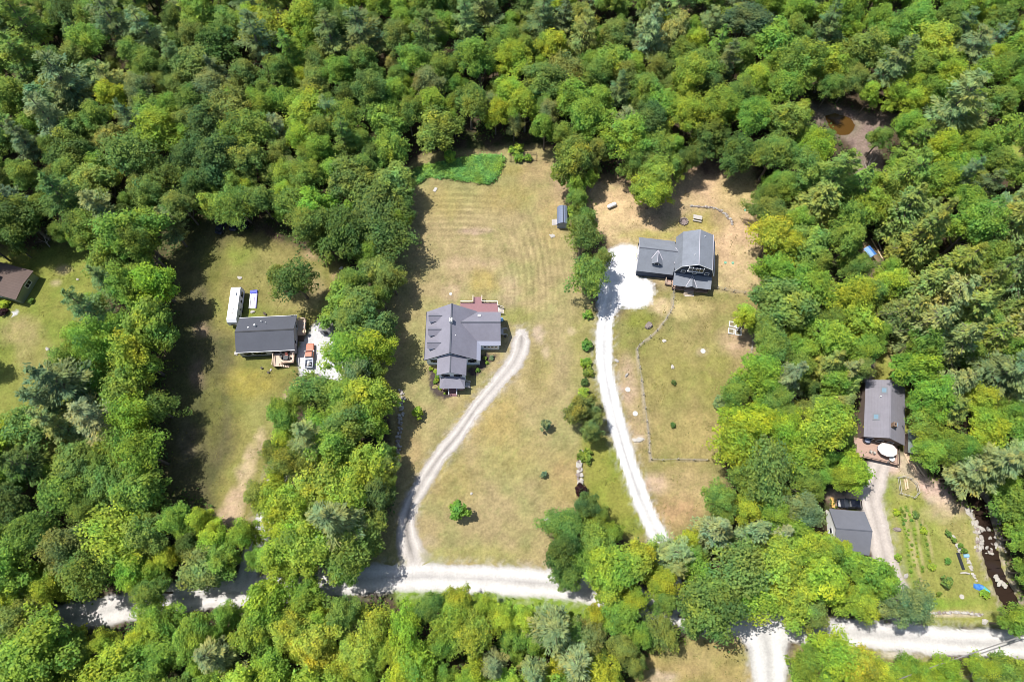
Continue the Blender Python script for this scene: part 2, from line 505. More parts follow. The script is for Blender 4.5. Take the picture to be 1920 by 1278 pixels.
FLOOR = (.075, .055, .036)
PAINT = [  # name, label, polygon, colour, softness
 ('painted_shade_litter', None, [(300, 430), (360, 400), (430, 410), (440, 560), (440, 760), (430, 900), (470, 1000), (430, 1020), (380, 960), (300, 960), (300, 700)], (.098, .092, .040), 14),  # litter colour darkened, the tree belt's shade is painted in
 ('lawn', 'green and tan lawn of the brown-roofed house at the left edge', [(-80, 470), (60, 470), (130, 455), (190, 480), (200, 560), (170, 640), (200, 720), (250, 800), (180, 870), (60, 850), (-80, 860)], (.175, .19, .042), 8),
 ('lawn', 'patchy green yard around the low charcoal-roofed house', [(430, 440), (480, 440), (560, 470), (650, 500), (640, 560), (600, 600), (570, 640), (560, 700), (560, 760), (520, 790), (530, 850), (500, 930), (480, 1000), (420, 985), (395, 930), (440, 850), (430, 720), (440, 640), (400, 620), (395, 520)], (.182, .168, .052), 10),
 ('lawn', 'wide dry tan lawn around the grey-roofed house', [(740, 330), (800, 285), (880, 282), (1000, 270), (1050, 285), (1080, 340), (1085, 420), (1080, 480), (1110, 560), (1118, 620), (1110, 720), (1098, 800), (1092, 920), (1070, 1000), (1050, 1078), (900, 1068), (770, 1060), (690, 1080), (700, 1010), (740, 930), (735, 800), (700, 720), (690, 620), (720, 540), (730, 450), (770, 400)], (.268, .225, .103), 5),
 ('lawn', 'olive and tan lawn below the blue house', [(1150, 590), (1240, 540), (1425, 545), (1440, 640), (1400, 760), (1350, 850), (1370, 930), (1330, 1000), (1250, 1030), (1160, 1010), (1090, 960), (1090, 850), (1105, 720), (1120, 600)], (.224, .19, .073), 6),
 ('straw_yard', 'straw-covered yard above and beside the blue house', [(1105, 340), (1180, 320), (1290, 285), (1400, 290), (1430, 380), (1430, 545), (1340, 545), (1240, 540), (1160, 470), (1110, 430)], (.385, .285, .155), 8),
 ('verge', None, [(1090, 800), (1130, 810), (1160, 850), (1220, 1000), (1170, 1010), (1110, 960), (1088, 900)], (.19, .20, .04), 8),
 ('lawn', 'green garden lawn beside the dark stream', [(1640, 905), (1680, 880), (1730, 880), (1790, 960), (1850, 960), (1900, 1080), (1930, 1170), (1740, 1175), (1690, 1120), (1650, 1000)], (.215, .225, .055), 6),
 ('dirt_track', 'bare tan dirt track above the garden', [(1640, 880), (1660, 850), (1710, 850), (1740, 890), (1790, 935), (1800, 955), (1780, 965), (1745, 945), (1720, 915), (1690, 890), (1660, 892), (1635, 930), (1600, 945), (1560, 945), (1556, 930), (1600, 920)], (.43, .325, .24), 5),
 ('lawn', 'dry grass corner between the side road and the bottom trees', [(1180, 1300), (1200, 1230), (1300, 1190), (1380, 1180), (1410, 1230), (1416, 1320), (1180, 1320)], (.27, .22, .085), 6),
 ('lawn', 'small dry grass corner right of the side road', [(1470, 1320), (1478, 1230), (1490, 1208), (1540, 1200), (1640, 1216), (1800, 1240), (1990, 1232), (1990, 1320)], (.235, .215, .075), 6),
 ('lawn', 'short strip of mown grass behind the cabin with skylights', [(1640, 690), (1655, 640), (1690, 640), (1690, 700), (1720, 780), (1725, 830), (1690, 840), (1630, 720)], (.23, .225, .055), 5),
 ('mud', 'pinkish mud bank around the brown pond', [(1500, 185), (1545, 195), (1600, 208), (1690, 212), (1650, 270), (1660, 330), (1600, 340), (1600, 270), (1530, 230)], (.20, .15, .12), 5),
 ('clearing', 'small sunlit grass clearing in the forest at the right edge', [(1850, 250), (1890, 240), (1925, 258), (1915, 298), (1870, 292)], (.24, .27, .06), 5),
 ('roadside_grass', 'bright green grass strip along the lower edge of the gravel road', [(740, 1100), (860, 1100), (1000, 1112), (1100, 1122), (1160, 1138), (1150, 1175), (1050, 1165), (900, 1145), (740, 1135)], (.17, .24, .035), 4),
]
BLOBS = [  # x, y, rx, ry, colour, strength   (stains, dry and bare spots, a near-black hollow)
 (960, 590, 40, 16, (.20, .20, .06), .8), (1010, 700, 30, 60, (.24, .20, .075), .6), (1010, 626, 12, 18, (.42, .32, .24), .8), (1072, 622, 8, 8, (.42, .31, .22), .7),
 (1023, 660, 9, 14, (.42, .32, .22), .5), (880, 495, 60, 14, (.36, .26, .16), .6), (890, 432, 30, 6, (.38, .27, .2), .7), (860, 530, 22, 30, (.34, .25, .14), .5),
 (955, 545, 20, 35, (.36, .26, .17), .5), (845, 552, 14, 18, (.36, .26, .17), .7), (905, 525, 26, 24, (.30, .235, .085), .9), (800, 1020, 22, 16, (.36, .28, .19), .6),
 (880, 1040, 110, 16, (.25, .235, .08), .6), (960, 850, 60, 50, (.285, .235, .085), .5), (1010, 320, 40, 30, (.32, .225, .12), .6), (1052, 350, 18, 30, (.36, .25, .16), .6), (960, 320, 30, 14, (.26, .22, .07), .6),
 (950, 370, 60, 30, (.26, .205, .07), .5), (1040, 415, 30, 50, (.33, .24, .11), .6), (830, 380, 40, 30, (.27, .22, .075), .5), (770, 850, 30, 90, (.29, .205, .10), .5), (850, 900, 50, 50, (.26, .205, .07), .4),
 (1095, 640, 26, 90, (.215, .205, .06), .6), (1060, 900, 40, 60, (.29, .205, .085), .5), (920, 780, 60, 50, (.315, .235, .085), .6), (1070, 1010, 40, 40, (.29, .205, .09), .5),
 (1178, 720, 20, 50, (.38, .27, .19), .7), (1195, 800, 22, 40, (.36, .26, .16), .6), (1196, 825, 10, 6, (.5, .43, .36), .7), (1240, 575, 30, 14, (.45, .34, .2), .8), (1290, 580, 40, 16, (.38, .3, .14), .7), (1200, 598, 30, 20, (.15, .165, .035), .8),
 (1195, 640, 40, 30, (.17, .17, .045), .6), (1380, 640, 40, 26, (.37, .26, .17), .8), (1318, 658, 12, 8, (.4, .3, .2), .8), (1260, 700, 60, 60, (.225, .205, .06), .5), (1340, 700, 30, 80, (.21, .205, .055), .6),
 (1290, 815, 60, 50, (.31, .24, .1), .6), (1230, 910, 26, 20, (.42, .3, .22), .8), (1300, 915, 50, 40, (.34, .255, .13), .7), (1270, 960, 50, 30, (.34, .22, .12), .7), (1200, 600, 20, 16, (.19, .2, .04), .5),
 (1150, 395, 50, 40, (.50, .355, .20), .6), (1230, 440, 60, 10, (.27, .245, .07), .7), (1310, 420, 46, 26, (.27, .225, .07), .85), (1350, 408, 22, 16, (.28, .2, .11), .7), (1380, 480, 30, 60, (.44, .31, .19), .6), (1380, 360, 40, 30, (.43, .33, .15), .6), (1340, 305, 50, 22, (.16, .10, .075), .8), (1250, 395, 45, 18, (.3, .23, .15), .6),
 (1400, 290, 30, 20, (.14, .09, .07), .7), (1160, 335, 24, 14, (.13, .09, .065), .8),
 (520, 500, 60, 40, (.23, .2, .075), .6), (580, 540, 30, 36, (.28, .22, .12), .7), (545, 560, 40, 30, (.25, .21, .085), .7), (450, 480, 30, 20, (.17, .21, .04), .6), (640, 516, 16, 10, (.36, .24, .15), .7), (580, 478, 14, 10, (.38, .27, .16), .6),
 (460, 600, 30, 30, (.165, .20, .035), .7), (470, 720, 50, 30, (.255, .215, .05), .7), (500, 780, 40, 40, (.24, .225, .08), .6), (545, 745, 16, 16, (.42, .31, .2), .8), (470, 860, 40, 60, (.22, .205, .065), .5),
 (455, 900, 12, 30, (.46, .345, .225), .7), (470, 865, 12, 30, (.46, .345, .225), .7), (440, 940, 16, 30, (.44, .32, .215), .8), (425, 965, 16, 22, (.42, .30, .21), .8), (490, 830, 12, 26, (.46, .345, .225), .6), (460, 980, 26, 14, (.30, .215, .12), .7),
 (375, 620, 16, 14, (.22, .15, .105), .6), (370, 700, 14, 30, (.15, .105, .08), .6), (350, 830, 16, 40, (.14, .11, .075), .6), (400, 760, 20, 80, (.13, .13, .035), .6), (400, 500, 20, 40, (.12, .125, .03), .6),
 (40, 620, 40, 30, (.27, .215, .10), .7), (50, 660, 22, 60, (.25, .21, .09), .6), (120, 505, 14, 10, (.33, .26, .14), .7), (105, 530, 10, 8, (.34, .28, .16), .7), (20, 720, 40, 40, (.19, .2, .05), .5), (90, 700, 16, 60, (.28, .22, .11), .4),
 (1690, 990, 20, 50, (.235, .225, .065), .7), (1760, 990, 30, 30, (.19, .21, .05), .6), (1800, 1000, 36, 30, (.30, .25, .10), .6), (1770, 960, 40, 20, (.38, .3, .18), .7), (1820, 1060, 30, 50, (.27, .24, .085), .6), (1780, 1080, 40, 50, (.2, .205, .055), .6),
 (1760, 1130, 60, 10, (.16, .235, .035), .8), (1790, 1150, 60, 5, (.46, .38, .30), .8), (1700, 1110, 20, 20, (.22, .23, .06), .5), (1660, 960, 16, 30, (.19, .225, .045), .6), (1655, 1010, 6, 60, (.40, .33, .2), .7),
 (1700, 912, 22, 18, (.30, .25, .13), .8), (1560, 930, 14, 12, (.34, .25, .19), .8), (1628, 700, 8, 26, (.30, .25, .27), .9), (1672, 660, 12, 22, (.32, .25, .11), .6), (1300, 1240, 40, 30, (.3, .225, .11), .5), (1240, 1270, 30, 14, (.42, .33, .26), .6),
 (1700, 440, 30, 40, (.03, .024, .02), .9), (1630, 480, 18, 26, (.30, .22, .13), .7), (1690, 1228, 40, 6, (.5, .44, .38), .7), (1560, 1210, 40, 6, (.44, .38, .28), .6),  # starts with a near-black patch in the hollow between the trees
 (1650, 520, 14, 40, (.30, .23, .14), .7), (1680, 590, 12, 30, (.36, .27, .19), .8), (1485, 690, 10, 16, (.4, .28, .2), .7), (1500, 730, 8, 14, (.42, .35, .3), .6),
]


def paint_ground(PX, PY):
    wx = (N1(PX/26, PY/26)-.5)*22+(N2(PX/7, PY/7, 2)-.5)*7
    wy = (N2(PX/26+40, PY/26)-.5)*22+(N3(PX/7, PY/7, 2)-.5)*7
    col = np.empty(PX.shape+(3,))
    g = N3(PX/18, PY/18)
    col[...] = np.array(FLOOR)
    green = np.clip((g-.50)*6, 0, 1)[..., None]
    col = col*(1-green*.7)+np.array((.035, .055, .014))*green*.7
    cls = np.full(PX.shape, -1)
    offs = [(0, 0), (1, 0), (-1, 0), (0, 1), (0, -1), (.7, .7), (-.7, .7), (.7, -.7), (-.7, -.7)]
    for i, (_n, _l, poly, c, soft) in enumerate(PAINT):
        a = np.zeros(PX.shape)
        for ox, oy in offs:
            a += inside(poly, PX+wx*.6+ox*soft, PY+wy*.6+oy*soft)
        a /= len(offs)
        cc = np.array(c)[None, None]*np.ones_like(col)
        v = N1(PX/34+i*7, PY/34)[..., None]
        gr = np.array((c[0]*.78, c[1]*.94, c[2]*.8))
        dr = np.array((c[0]*1.16, c[1]*1.04, c[2]*1.25))
        k = np.clip((v-.5)*5, -1, 1)
        cc = cc+np.where(k > 0, k*(gr-np.array(c)), -k*(dr-np.array(c)))*.5
        col = col*(1-a[..., None])+cc*a[..., None]
        cls = np.where(inside(poly, PX+wx*.5, PY+wy*.5), i, cls)
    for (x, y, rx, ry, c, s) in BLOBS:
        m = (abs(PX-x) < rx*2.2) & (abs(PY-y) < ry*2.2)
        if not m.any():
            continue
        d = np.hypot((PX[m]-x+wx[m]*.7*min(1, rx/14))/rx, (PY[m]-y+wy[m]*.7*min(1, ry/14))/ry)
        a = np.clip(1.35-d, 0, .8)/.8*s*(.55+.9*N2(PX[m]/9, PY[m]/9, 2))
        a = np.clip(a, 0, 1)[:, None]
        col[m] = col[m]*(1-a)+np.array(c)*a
    # mowing lines on the dry lawn
    lawn = inside(PAINT[3][2], PX, PY)
    cx = PX-880
    s1 = np.sin((PY+6*np.sin(PX/60))/1.75)*np.clip(1-abs(PY-400)/85, 0, 1)*np.clip(1-abs(PX-870)/90, 0, 1)
    rr = np.hypot((PX-860)*1.0, (PY-560)*.62)
    s2 = np.sin(rr/1.9)*np.clip(1-abs(PX-1000)/85, 0, 1)*np.clip(1-abs(PY-500)/130, 0, 1)
    s3 = np.sin((PX*.62+PY*.78)/2.4)*np.clip((PY-760)/80, 0, 1)*.16
    st = (s1+s2*1.1+s3)*(.5+N1(PX/40, PY/40))
    col[lawn] *= (1+.30*st[lawn])[:, None]
    grain = np.random.default_rng(3).random(PX.shape)
    grain = (grain+np.roll(grain, 1, 0)+np.roll(grain, 1, 1))/3-.5
    tuft = np.clip((N3(PX/3.2, PY/3.2, 2)-.62)*5, 0, 1)*(N1(PX/30, PY/30) > .45)
    col *= (1+.34*grain)[..., None]
    gr_ = (cls >= 0)[..., None]*tuft[..., None]*.35
    col = col*(1-gr_)+col*np.array((.72, .95, .7))*gr_
    # worn unmown strip under the wire fence, fine old mowing marks everywhere on grass
    for pth, wd, c in FENCE_STRIPS:
        d = pdist(pth, PX+wx*.12, PY+wy*.12)
        a = np.clip(1.5-d/wd, 0, 1)[..., None]*.8
        col = col*(1-a)+np.array(c)*a
    # gravel scatter beside the roads
    for (_n, pth, hw, c, _z) in ROADS:
        d = pdist(pth, PX, PY)
        a = np.clip(1.9-d/(hw*9.3), 0, 1)*np.clip((N2(PX/5, PY/5, 2)-.42)*4, 0, 1)*.55
        a = np.where(cls >= 0, a, a*.5)[..., None]
        col = col*(1-a)+np.array(c)*.75*a
    # the gravel itself, so that lanes and pads run into each other
    for (_n, pth, hw, c, _z) in ROADS[::-1]:
        d = pdist(pth, PX, PY)/(hw*(9.4+(PY-700)*.0022))
        a = np.clip((1.0-d)*4, 0, 1)[..., None]
        col = col*(1-a)+np.array(c)*a
    for (_n, _l, pl, c, _z) in GRAVEL_PADS:
        a = np.zeros(PX.shape)
        for ox, oy in offs:
            a += inside(pl, PX+ox*4, PY+oy*4)/len(offs)
        col = col*(1-a[..., None])+np.array(c)*a[..., None]
    return col, cls


FENCE_PATHS = [[(1262, 548), (1261, 575), (1250, 596), (1232, 620), (1205, 643), (1194, 655), (1199, 690), (1206, 740), (1212, 790), (1217, 830), (1220, 861), (1270, 861), (1324, 863)],
               [(1345, 541), (1375, 547), (1412, 553)], [(1412, 628), (1408, 655), (1404, 682)]]
FENCE_STRIPS = [(FENCE_PATHS[0][:11], 2.0, (.32, .27, .20)), (FENCE_PATHS[0][10:], 1.2, (.22, .18, .12)), (FENCE_PATHS[1], 1.4, (.22, .17, .11)), (FENCE_PATHS[2], 1.5, (.30, .26, .17))]
PLANT_ROWS = [[(1688, 968), (1698, 1000), (1703, 1040), (1710, 1080), (1716, 1108)], [(1688, 952), (1700, 985), (1708, 1030), (1716, 1075), (1722, 1098)],
              [(1698, 950), (1710, 975), (1716, 1010), (1722, 1050), (1730, 1070)], [(1712, 962), (1730, 992), (1738, 1030), (1744, 1068)]]
FENCE_STRIPS += [(p, 3.2, (.15, .21, .035)) for p in PLANT_ROWS]
FENCE_STRIPS += [([(x+7, y) for x, y in p], 2.0, (.33, .28, .13)) for p in PLANT_ROWS]

GX0, GX1, GY0, GY1, GS = -176.0, 176.0, -36.0, 190.0, .55
xs = np.arange(GX0, GX1+.01, GS)
ys = np.arange(GY0, GY1+.01, GS)
GXX, GYY = np.meshgrid(xs, ys)
dd = GYY*_c+CAM_H*_s
PX = 960+FOC*GXX/dd
PY = 639-FOC*(GYY*_s-CAM_H*_c)/dd
gcol, gcls = paint_ground(PX, PY)
sd = pdist(STREAM, PX, PY)
depth = np.clip((17-sd+(N1(PX/6, PY/6)-.5)*8)/7, 0, 1)
pin = sum(inside(POND, PX+ox, PY+oy) for ox, oy in ((0, 0), (4, 0), (-4, 0), (0, 3), (0, -3)))/5
GZ = (N2(GXX/3, GYY/3)-.5)*.10-.75*np.maximum(depth, pin)
bank = np.clip(1.6-abs(sd-18)/7, 0, 1)[..., None]*.8*np.clip((N3(PX/4, PY/4, 2)-.3)*3, 0, 1)[..., None]
gcol = gcol*(1-bank)+np.array((.36, .30, .25))*bank
wet = np.maximum(depth, pin)[..., None]
gcol = gcol*(1-wet)+np.array((.06, .04, .025))*wet
for (_n, pth, hw, c, z) in ROADS:                          # level the bed under roads
    GZ = np.where(pdist(pth, PX, PY) < hw*13, np.minimum(GZ, -.01), GZ)
for (_n, _l, pl, c, z) in GRAVEL_PADS:
    GZ = np.where(inside(pl, PX, PY), np.minimum(GZ, -.01), GZ)
ny, nx = GXX.shape
ii = np.arange(ny*nx).reshape(ny, nx)
F4 = np.stack([ii[:-1, :-1], ii[:-1, 1:], ii[1:, 1:], ii[1:, :-1]], -1).reshape(-1, 4)
fcls = gcls[:-1, :-1].ravel()
VV = np.stack([GXX, GYY, GZ], -1).reshape(-1, 3)
CC = np.clip(gcol.reshape(-1, 3), 0, .9)
GM_GRASS = ground_mat('grass_ground', .72, .8)
GM_FLOOR = ground_mat('forest_soil', .75, .8)
GM_GRAVEL = ground_mat('gravel', .27, .5, .6, 2.4)


def ground_piece(name, faces, m, label, cat):
    used, inv = np.unique(faces, return_inverse=True)
    me = np_mesh(name, VV[used], inv.reshape(faces.shape), m, col=CC[used])
    me.shade_smooth()
    o = bpy.data.objects.new(name, me)
    COL.objects.link(o)
    return tag(o, label, cat, kind='structure')


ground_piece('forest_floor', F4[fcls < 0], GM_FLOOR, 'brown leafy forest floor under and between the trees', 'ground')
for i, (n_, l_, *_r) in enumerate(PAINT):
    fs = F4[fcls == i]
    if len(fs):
        ground_piece(n_, fs, GM_FLOOR if n_ == 'painted_shade_litter' else GM_GRASS,
                     l_ or {'painted_shade_litter': 'leaf litter with painted-in tree shade beside the long left tree belt', 'verge': 'green grass strip between stone wall and white driveway'}[n_], 'ground')
# land beyond, out to the horizon
m = MB()
B = 3000
zz = -.02
for (x0, x1, y0, y1) in ((-B, GX0, -B, B), (GX1, B, -B, B), (GX0, GX1, -B, GY0), (GX0, GX1, GY1, B)):
    m.add([(x0, y0, zz), (x1, y0, zz), (x1, y1, zz), (x0, y1, zz)], [(0, 1, 2, 3)])
tag(m.build('land', mat('distant_land', (.05, .065, .025), .95, .4, .05, .1)), 'dark green land reaching to the horizon', 'ground', kind='structure')


def ground_at(x, y):
    i = min(max(int((y-GY0)/GS+.5), 0), ny-1)
    j = min(max(int((x-GX0)/GS+.5), 0), nx-1)
    return gcol[i, j]


def smooth_path(pts, step=.6):
    P = [G(*p).to_2d() for p in pts]
    out = []
    for i in range(len(P)-1):
        p0, p1, p2, p3 = P[max(i-1, 0)], P[i], P[i+1], P[min(i+2, len(P)-1)]
        n = max(2, int((p2-p1).length/step))
        for k in range(n):
            t = k/n
            out.append(.5*((2*p1)+(p2-p0)*t+(2*p0-5*p1+4*p2-p3)*t*t+(3*p1-p0-3*p2+p3)*t**3))
    out.append(P[-1])
    return out


def strip(name, pts, hw, col, z, label, cat='road', m=GM_GRAVEL, seed=0, cap=False, flare=(0, 0)):
    P = smooth_path(pts, .45)
    L = len(P)
    S = [-1.2, -1.08, -.97, -.87, -.7, -.52, -.34, -.16, 0, .16, .34, .52, .7, .87, .97, 1.08, 1.2]
    K = len(S)
    V = np.zeros((L, K, 3))
    C = np.zeros((L, K, 3))
    for i, p in enumerate(P):
        d = (P[min(i+1, L-1)]-P[max(i-1, 0)]).normalized()
        nrm = Vector((-d.y, d.x))
        h0 = hw*(1+flare[0]*math.exp(-i/9)+flare[1]*math.exp(-(L-1-i)/9))
        if cap:
            h0 = h0*(1+.55*max(0, 1-i/22))*min(1, .3+i/5)
        for k, s in enumerate(S):
            e = float(N1(np.array(i*.17+seed*9), np.array(3.+2*np.sign(s)), 4)-.5)*1.2
            h = h0+(e if abs(s) > .6 else e*.3)
            q = p+nrm*h*s
            V[i, k] = (q.x, q.y, z)
            f = .95+.16*(float(N2(np.array(q.x/1.3), np.array(q.y/1.3)))-.4)
            lane = abs(abs(s)-.5)/.5
            f *= (1.16 if cap else 1.12)-(.52 if cap else .34)*min(1, lane)*(.6+.8*float(N3(np.array(i*.06+seed), np.array(s*1.7+5))))
            streak = float(N1(np.array(i*.03+seed*5), np.array(s*5.+20), 2))
            cc = np.array(col)*f*(1-.10*max(0, streak-.5)*2)
            cc = cc*(1-.25*max(0, streak-.55))+np.array((.36, .29, .22))*.25*max(0, streak-.55)
            a = abs(s)
            t = 0 if a < .82 else min(1, (a-.82)/.34)
            t = min(1, max(0, t*1.25+(float(N3(np.array(q.x*1.4), np.array(q.y*1.4), 2))-.5)*1.3*min(1, t*3)))
            if a > 1.15:
                t = 1
            if name != 'gravel_road':
                t = max(t, 1-min(1, max(0, (L-1-i)/7-.2*float(N2(np.array(q.x), np.array(q.y))))), 0 if cap else 1-min(1, i/7))
            C[i, k] = cc*(1-t)+ground_at(q.x, q.y)*t
    ii = np.arange(L*K).reshape(L, K)
    F = np.stack([ii[:-1, :-1], ii[:-1, 1:], ii[1:, 1:], ii[1:, :-1]], -1).reshape(-1, 4)[:, ::-1]
    me = np_mesh(name, V.reshape(-1, 3), F, m, col=C.reshape(-1, 3))
    o = bpy.data.objects.new(name, me)
    COL.objects.link(o)
    return tag(o, label, cat, kind='structure')


RL = {'gravel_road': 'pale gravel road crossing the bottom of the photo', 'side_road': 'white side road leaving the gravel road at the bottom edge',
      'house_driveway': 'two-track gravel driveway curving up to the grey-roofed house', 'white_driveway': 'bright white gravel driveway curving up to the blue house',
      'shaded_driveway': 'gravel driveway mostly hidden under trees left of the dry lawn', 'garage_driveway': 'pale gravel driveway beside the garage and garden'}
for k, (n_, p_, h_, c_, z_) in enumerate(ROADS):
    strip(n_, p_, h_, c_, z_, RL[n_], 'road' if 'road' in n_ else 'driveway', seed=k, cap=(n_ == 'house_driveway'),
          flare={'house_driveway': (0, 1.6), 'side_road': (1.1, 0), 'white_driveway': (.2, .8), 'garage_driveway': (0, .6)}.get(n_, (0, 0)))


def pad(name, label, poly, col, z, m=GM_GRAVEL, cat='gravel', rough=.5):
    P = [G(*p) for p in poly]
    x0, x1 = min(p.x for p in P)-2, max(p.x for p in P)+2
    y0, y1 = min(p.y for p in P)-2, max(p.y for p in P)+2
    X, Y = np.meshgrid(np.arange(x0, x1, .24), np.arange(y0, y1, .24))
    wx = (N1(X/1.1, Y/1.1)-.5)*2.2*rough+(N3(X*3, Y*3, 1)-.5)*1.0*rough
    wy = (N2(X/1.1, Y/1.1)-.5)*2.2*rough+(N3(X*3+50, Y*3, 1)-.5)*1.0*rough
    pp = [(p.x, p.y) for p in P]
    soft = np.zeros(X.shape)
    for k in range(12):
        a_, r_ = 2.4*k, .95*rough*2*math.sqrt((k+.5)/12)
        soft += inside(pp, X+wx+r_*math.cos(a_), Y+wy+r_*math.sin(a_))/12
    ins = soft > 0
    a, b = X.shape
    ii = np.arange(a*b).reshape(a, b)
    F = np.stack([ii[:-1, :-1], ii[:-1, 1:], ii[1:, 1:], ii[1:, :-1]], -1).reshape(-1, 4)
    F = F[(ins[:-1, :-1] | ins[1:, 1:] | ins[:-1, 1:] | ins[1:, :-1]).ravel()]
    V = np.stack([X, Y, np.full(X.shape, z)], -1).reshape(-1, 3)
    C = np.array(col)[None]*(.92+.16*N2(X/1.5, Y/1.5).ravel()[:, None])
    t = np.clip(soft*1.5+(N1(X*1.6, Y*1.6, 2)-.5)*1.2*(soft < .99)-.15, 0, 1).ravel()[:, None]
    jj = np.clip(((X-GX0)/GS+.5).astype(int), 0, nx-1)
    kk = np.clip(((Y-GY0)/GS+.5).astype(int), 0, ny-1)
    C = C*t+gcol[kk, jj].reshape(-1, 3)*(1-t)
    u, inv = np.unique(F, return_inverse=True)
    me = np_mesh(name, V[u], inv.reshape(F.shape), m, col=C[u])
    o = bpy.data.objects.new(name, me)
    COL.objects.link(o)
    return tag(o, label, cat, kind='structure')


for g in GRAVEL_PADS:
    pad(*g)
# water
WATER, wt, wb = nodemat('brown_water')
wb.inputs['Base Color'].default_value = (.030, .019, .014, 1)
wb.inputs['Roughness'].default_value = .12
wb.inputs['Specular IOR Level'].default_value = .35
wn = noise_node(wt, 1.5, 3, .5)
wbp = wt.nodes.new('ShaderNodeBump')
wbp.inputs['Strength'].default_value = .15
wt.links.new(wn.outputs[0], wbp.inputs['Height'])
wt.links.new(wbp.outputs[0], wb.inputs['Normal'])
m = MB()
sp_ = smooth_path(STREAM, 2)
for a, b in zip(sp_[:-1], sp_[1:]):
    d = (b-a).normalized()
    n = Vector((-d.y, d.x))*3.2
    m.add([(a-n).to_3d(), (b-n).to_3d(), (b+n).to_3d(), (a+n).to_3d()], [(0, 1, 2, 3)])
m.v = [(x, y, -.32) for x, y, _ in m.v]
tag(m.build('stream', WATER), 'dark brown stream at the right edge beside the garden', 'water', kind='structure')
WATER2 = WATER.copy()
WATER2.name = 'amber_water'
WATER2.node_tree.nodes['Principled BSDF'].inputs['Base Color'].default_value = (.085, .045, .012, 1)
m = MB()
pc = [G(x, y) for x, y in POND]
cc = sum(pc, Vector())/len(pc)
m.add([(cc+(p-cc)*1.25)+Vector((0, 0, -.3)) for p in pc], [tuple(range(len(pc)))])
tag(m.build('pond', WATER2), 'small amber-brown pond in the forest at the upper right', 'water', kind='structure')


# ------------------------------------------------------------------ buildings
def window(parent, axis, a, b, z0, z1, at, out, m=TRIM, shutters=False, depth=.06, nx=1):
    """A framed window in a wall; axis 'x' or 'y' is the wall's run, at = wall plane, out = +1/-1 outward."""
    f = MB()
    p = MB()
    t = .11

    def bx(mb, s0, s1, h0, h1, d0, d1):
        lo, hi = sorted((at+out*d0, at+out*d1))
        if axis == 'x':
            mb.box(s0, s1, lo, hi, h0, h1)
        else:
            mb.box(lo, hi, s0, s1, h0, h1)
    bx(f, a-t, a, z0-t, z1+t, .003, depth+.03)
    bx(f, b, b+t, z0-t, z1+t, .003, depth+.03)
    bx(f, a, b, z1, z1+t, .003, depth+.03)
    bx(f, a, b, z0-t, z0, .003, depth+.05)
    for k in range(1, nx):
        q = a+(b-a)*k/nx
        bx(f, q-.04, q+.04, z0, z1, .003, depth+.02)
    fo = f.build('window', m, parent)
    bx(p, a, b, z0, z1, .002, depth-.02)
    p.build('pane', GLASS, fo)
    if shutters:
        for s0, s1 in ((a-t-.36, a-t-.02), (b+t+.02, b+t+.36)):
            q = MB()
            bx(q, s0, s1, z0-.05, z1+.05, .004, .05)
            q.build('shutter', SHUTTER, fo)
    return fo


def railing(parent, pts, z0, h=.95, m=TRIM, name='railing', post=.1, step=1.6, bal=True):
    q = MB()
    for a, b in zip(pts[:-1], pts[1:]):
        a3 = Vector((a[0], a[1], a[2] if len(a) > 2 else z0))
        b3 = Vector((b[0], b[1], b[2] if len(b) > 2 else z0))
        n = max(1, int((b3-a3).length/step))
        for k in range(n+1):
            p = a3.lerp(b3, k/n)
            q.box(p.x-post/2, p.x+post/2, p.y-post/2, p.y+post/2, p.z-.02, p.z+h)
        up = Vector((0, 0, h-.02))
        q.bar(a3+up, b3+up, .14, .05)
        q.bar(a3+up*.15, b3+up*.15, .06, .05)
        if bal:
            n = max(1, int((b3-a3).length/.22))
            for k in range(1, n):
                p = a3.lerp(b3, k/n)
                q.bar(p+up*.15, p+up, .035)
    return q.build(name, m, parent)


def steps(parent, x0, x1, y0, y1, z, direction, n, m, name='steps'):
    q = MB()
    for k in range(n):
        f0, f1 = k/n, (k+1)/n
        h = z*(1-f1)+.02
        if direction == '+x':
            q.box(x0+(x1-x0)*f0, x0+(x1-x0)*f1, y0, y1, h, h+.12)
        elif direction == '-y':
            q.box(x0, x1, y1-(y1-y0)*f1, y1-(y1-y0)*f0, h, h+.12)
    return q.build(name, m, parent)


def vent(parent, x, y, z, h=.4, r=.09, m=WHITE):
    return MB().cyl((x, y), r, z-.2, z+h, 8).build('vent_pipe', m, parent)


# --- house with the grey roof on the dry lawn
A = thing('house', 'pale blue house with grey roof, three dormers and dark red deck on the dry lawn', 'house', (-12.9, 56.4, 0))
ox, oy = -12.9, 56.4


def al(x, y, z):
    return (x-ox, y-oy, z)


m = MB().prism([(x-ox, z) for x, z in ((-18.35, 0), (-7.0, 0), (-7.0, 2.7), (-7.65, 3.15), (-12.9, 7.2), (-18.35, 3.15))], 50.95-oy, 61.9-oy, 'y')
m.build('wall', SIDE_A, A)
m = MB().prism([(y-oy, z) for y, z in ((54.5, 0), (61.7, 0), (61.7, 3.3), (58.45, 5.8), (55.2, 3.15), (54.5, 2.75))], -7.3-ox, -2.8-ox, 'x')
m.build('wall', SIDE_A, A)
m = MB().prism([(x-ox, z) for x, z in ((-15.4, 0), (-10.0, 0), (-10.0, 4.5), (-12.85, 6.2), (-15.4, 4.6))], 47.06-oy, 51.3-oy, 'y')
m.build('wall', SIDE_A, A)
roof = MB().slab([al(-18.75, 50.85, 3.1), al(-12.9, 50.85, 7.5), al(-12.9, 62.2, 7.5), al(-18.75, 62.2, 3.1)])
roof.slab([al(-12.9, 50.85, 7.5), al(-7.6, 50.85, 3.4), al(-7.6, 62.2, 3.4), al(-12.9, 62.2, 7.5)])
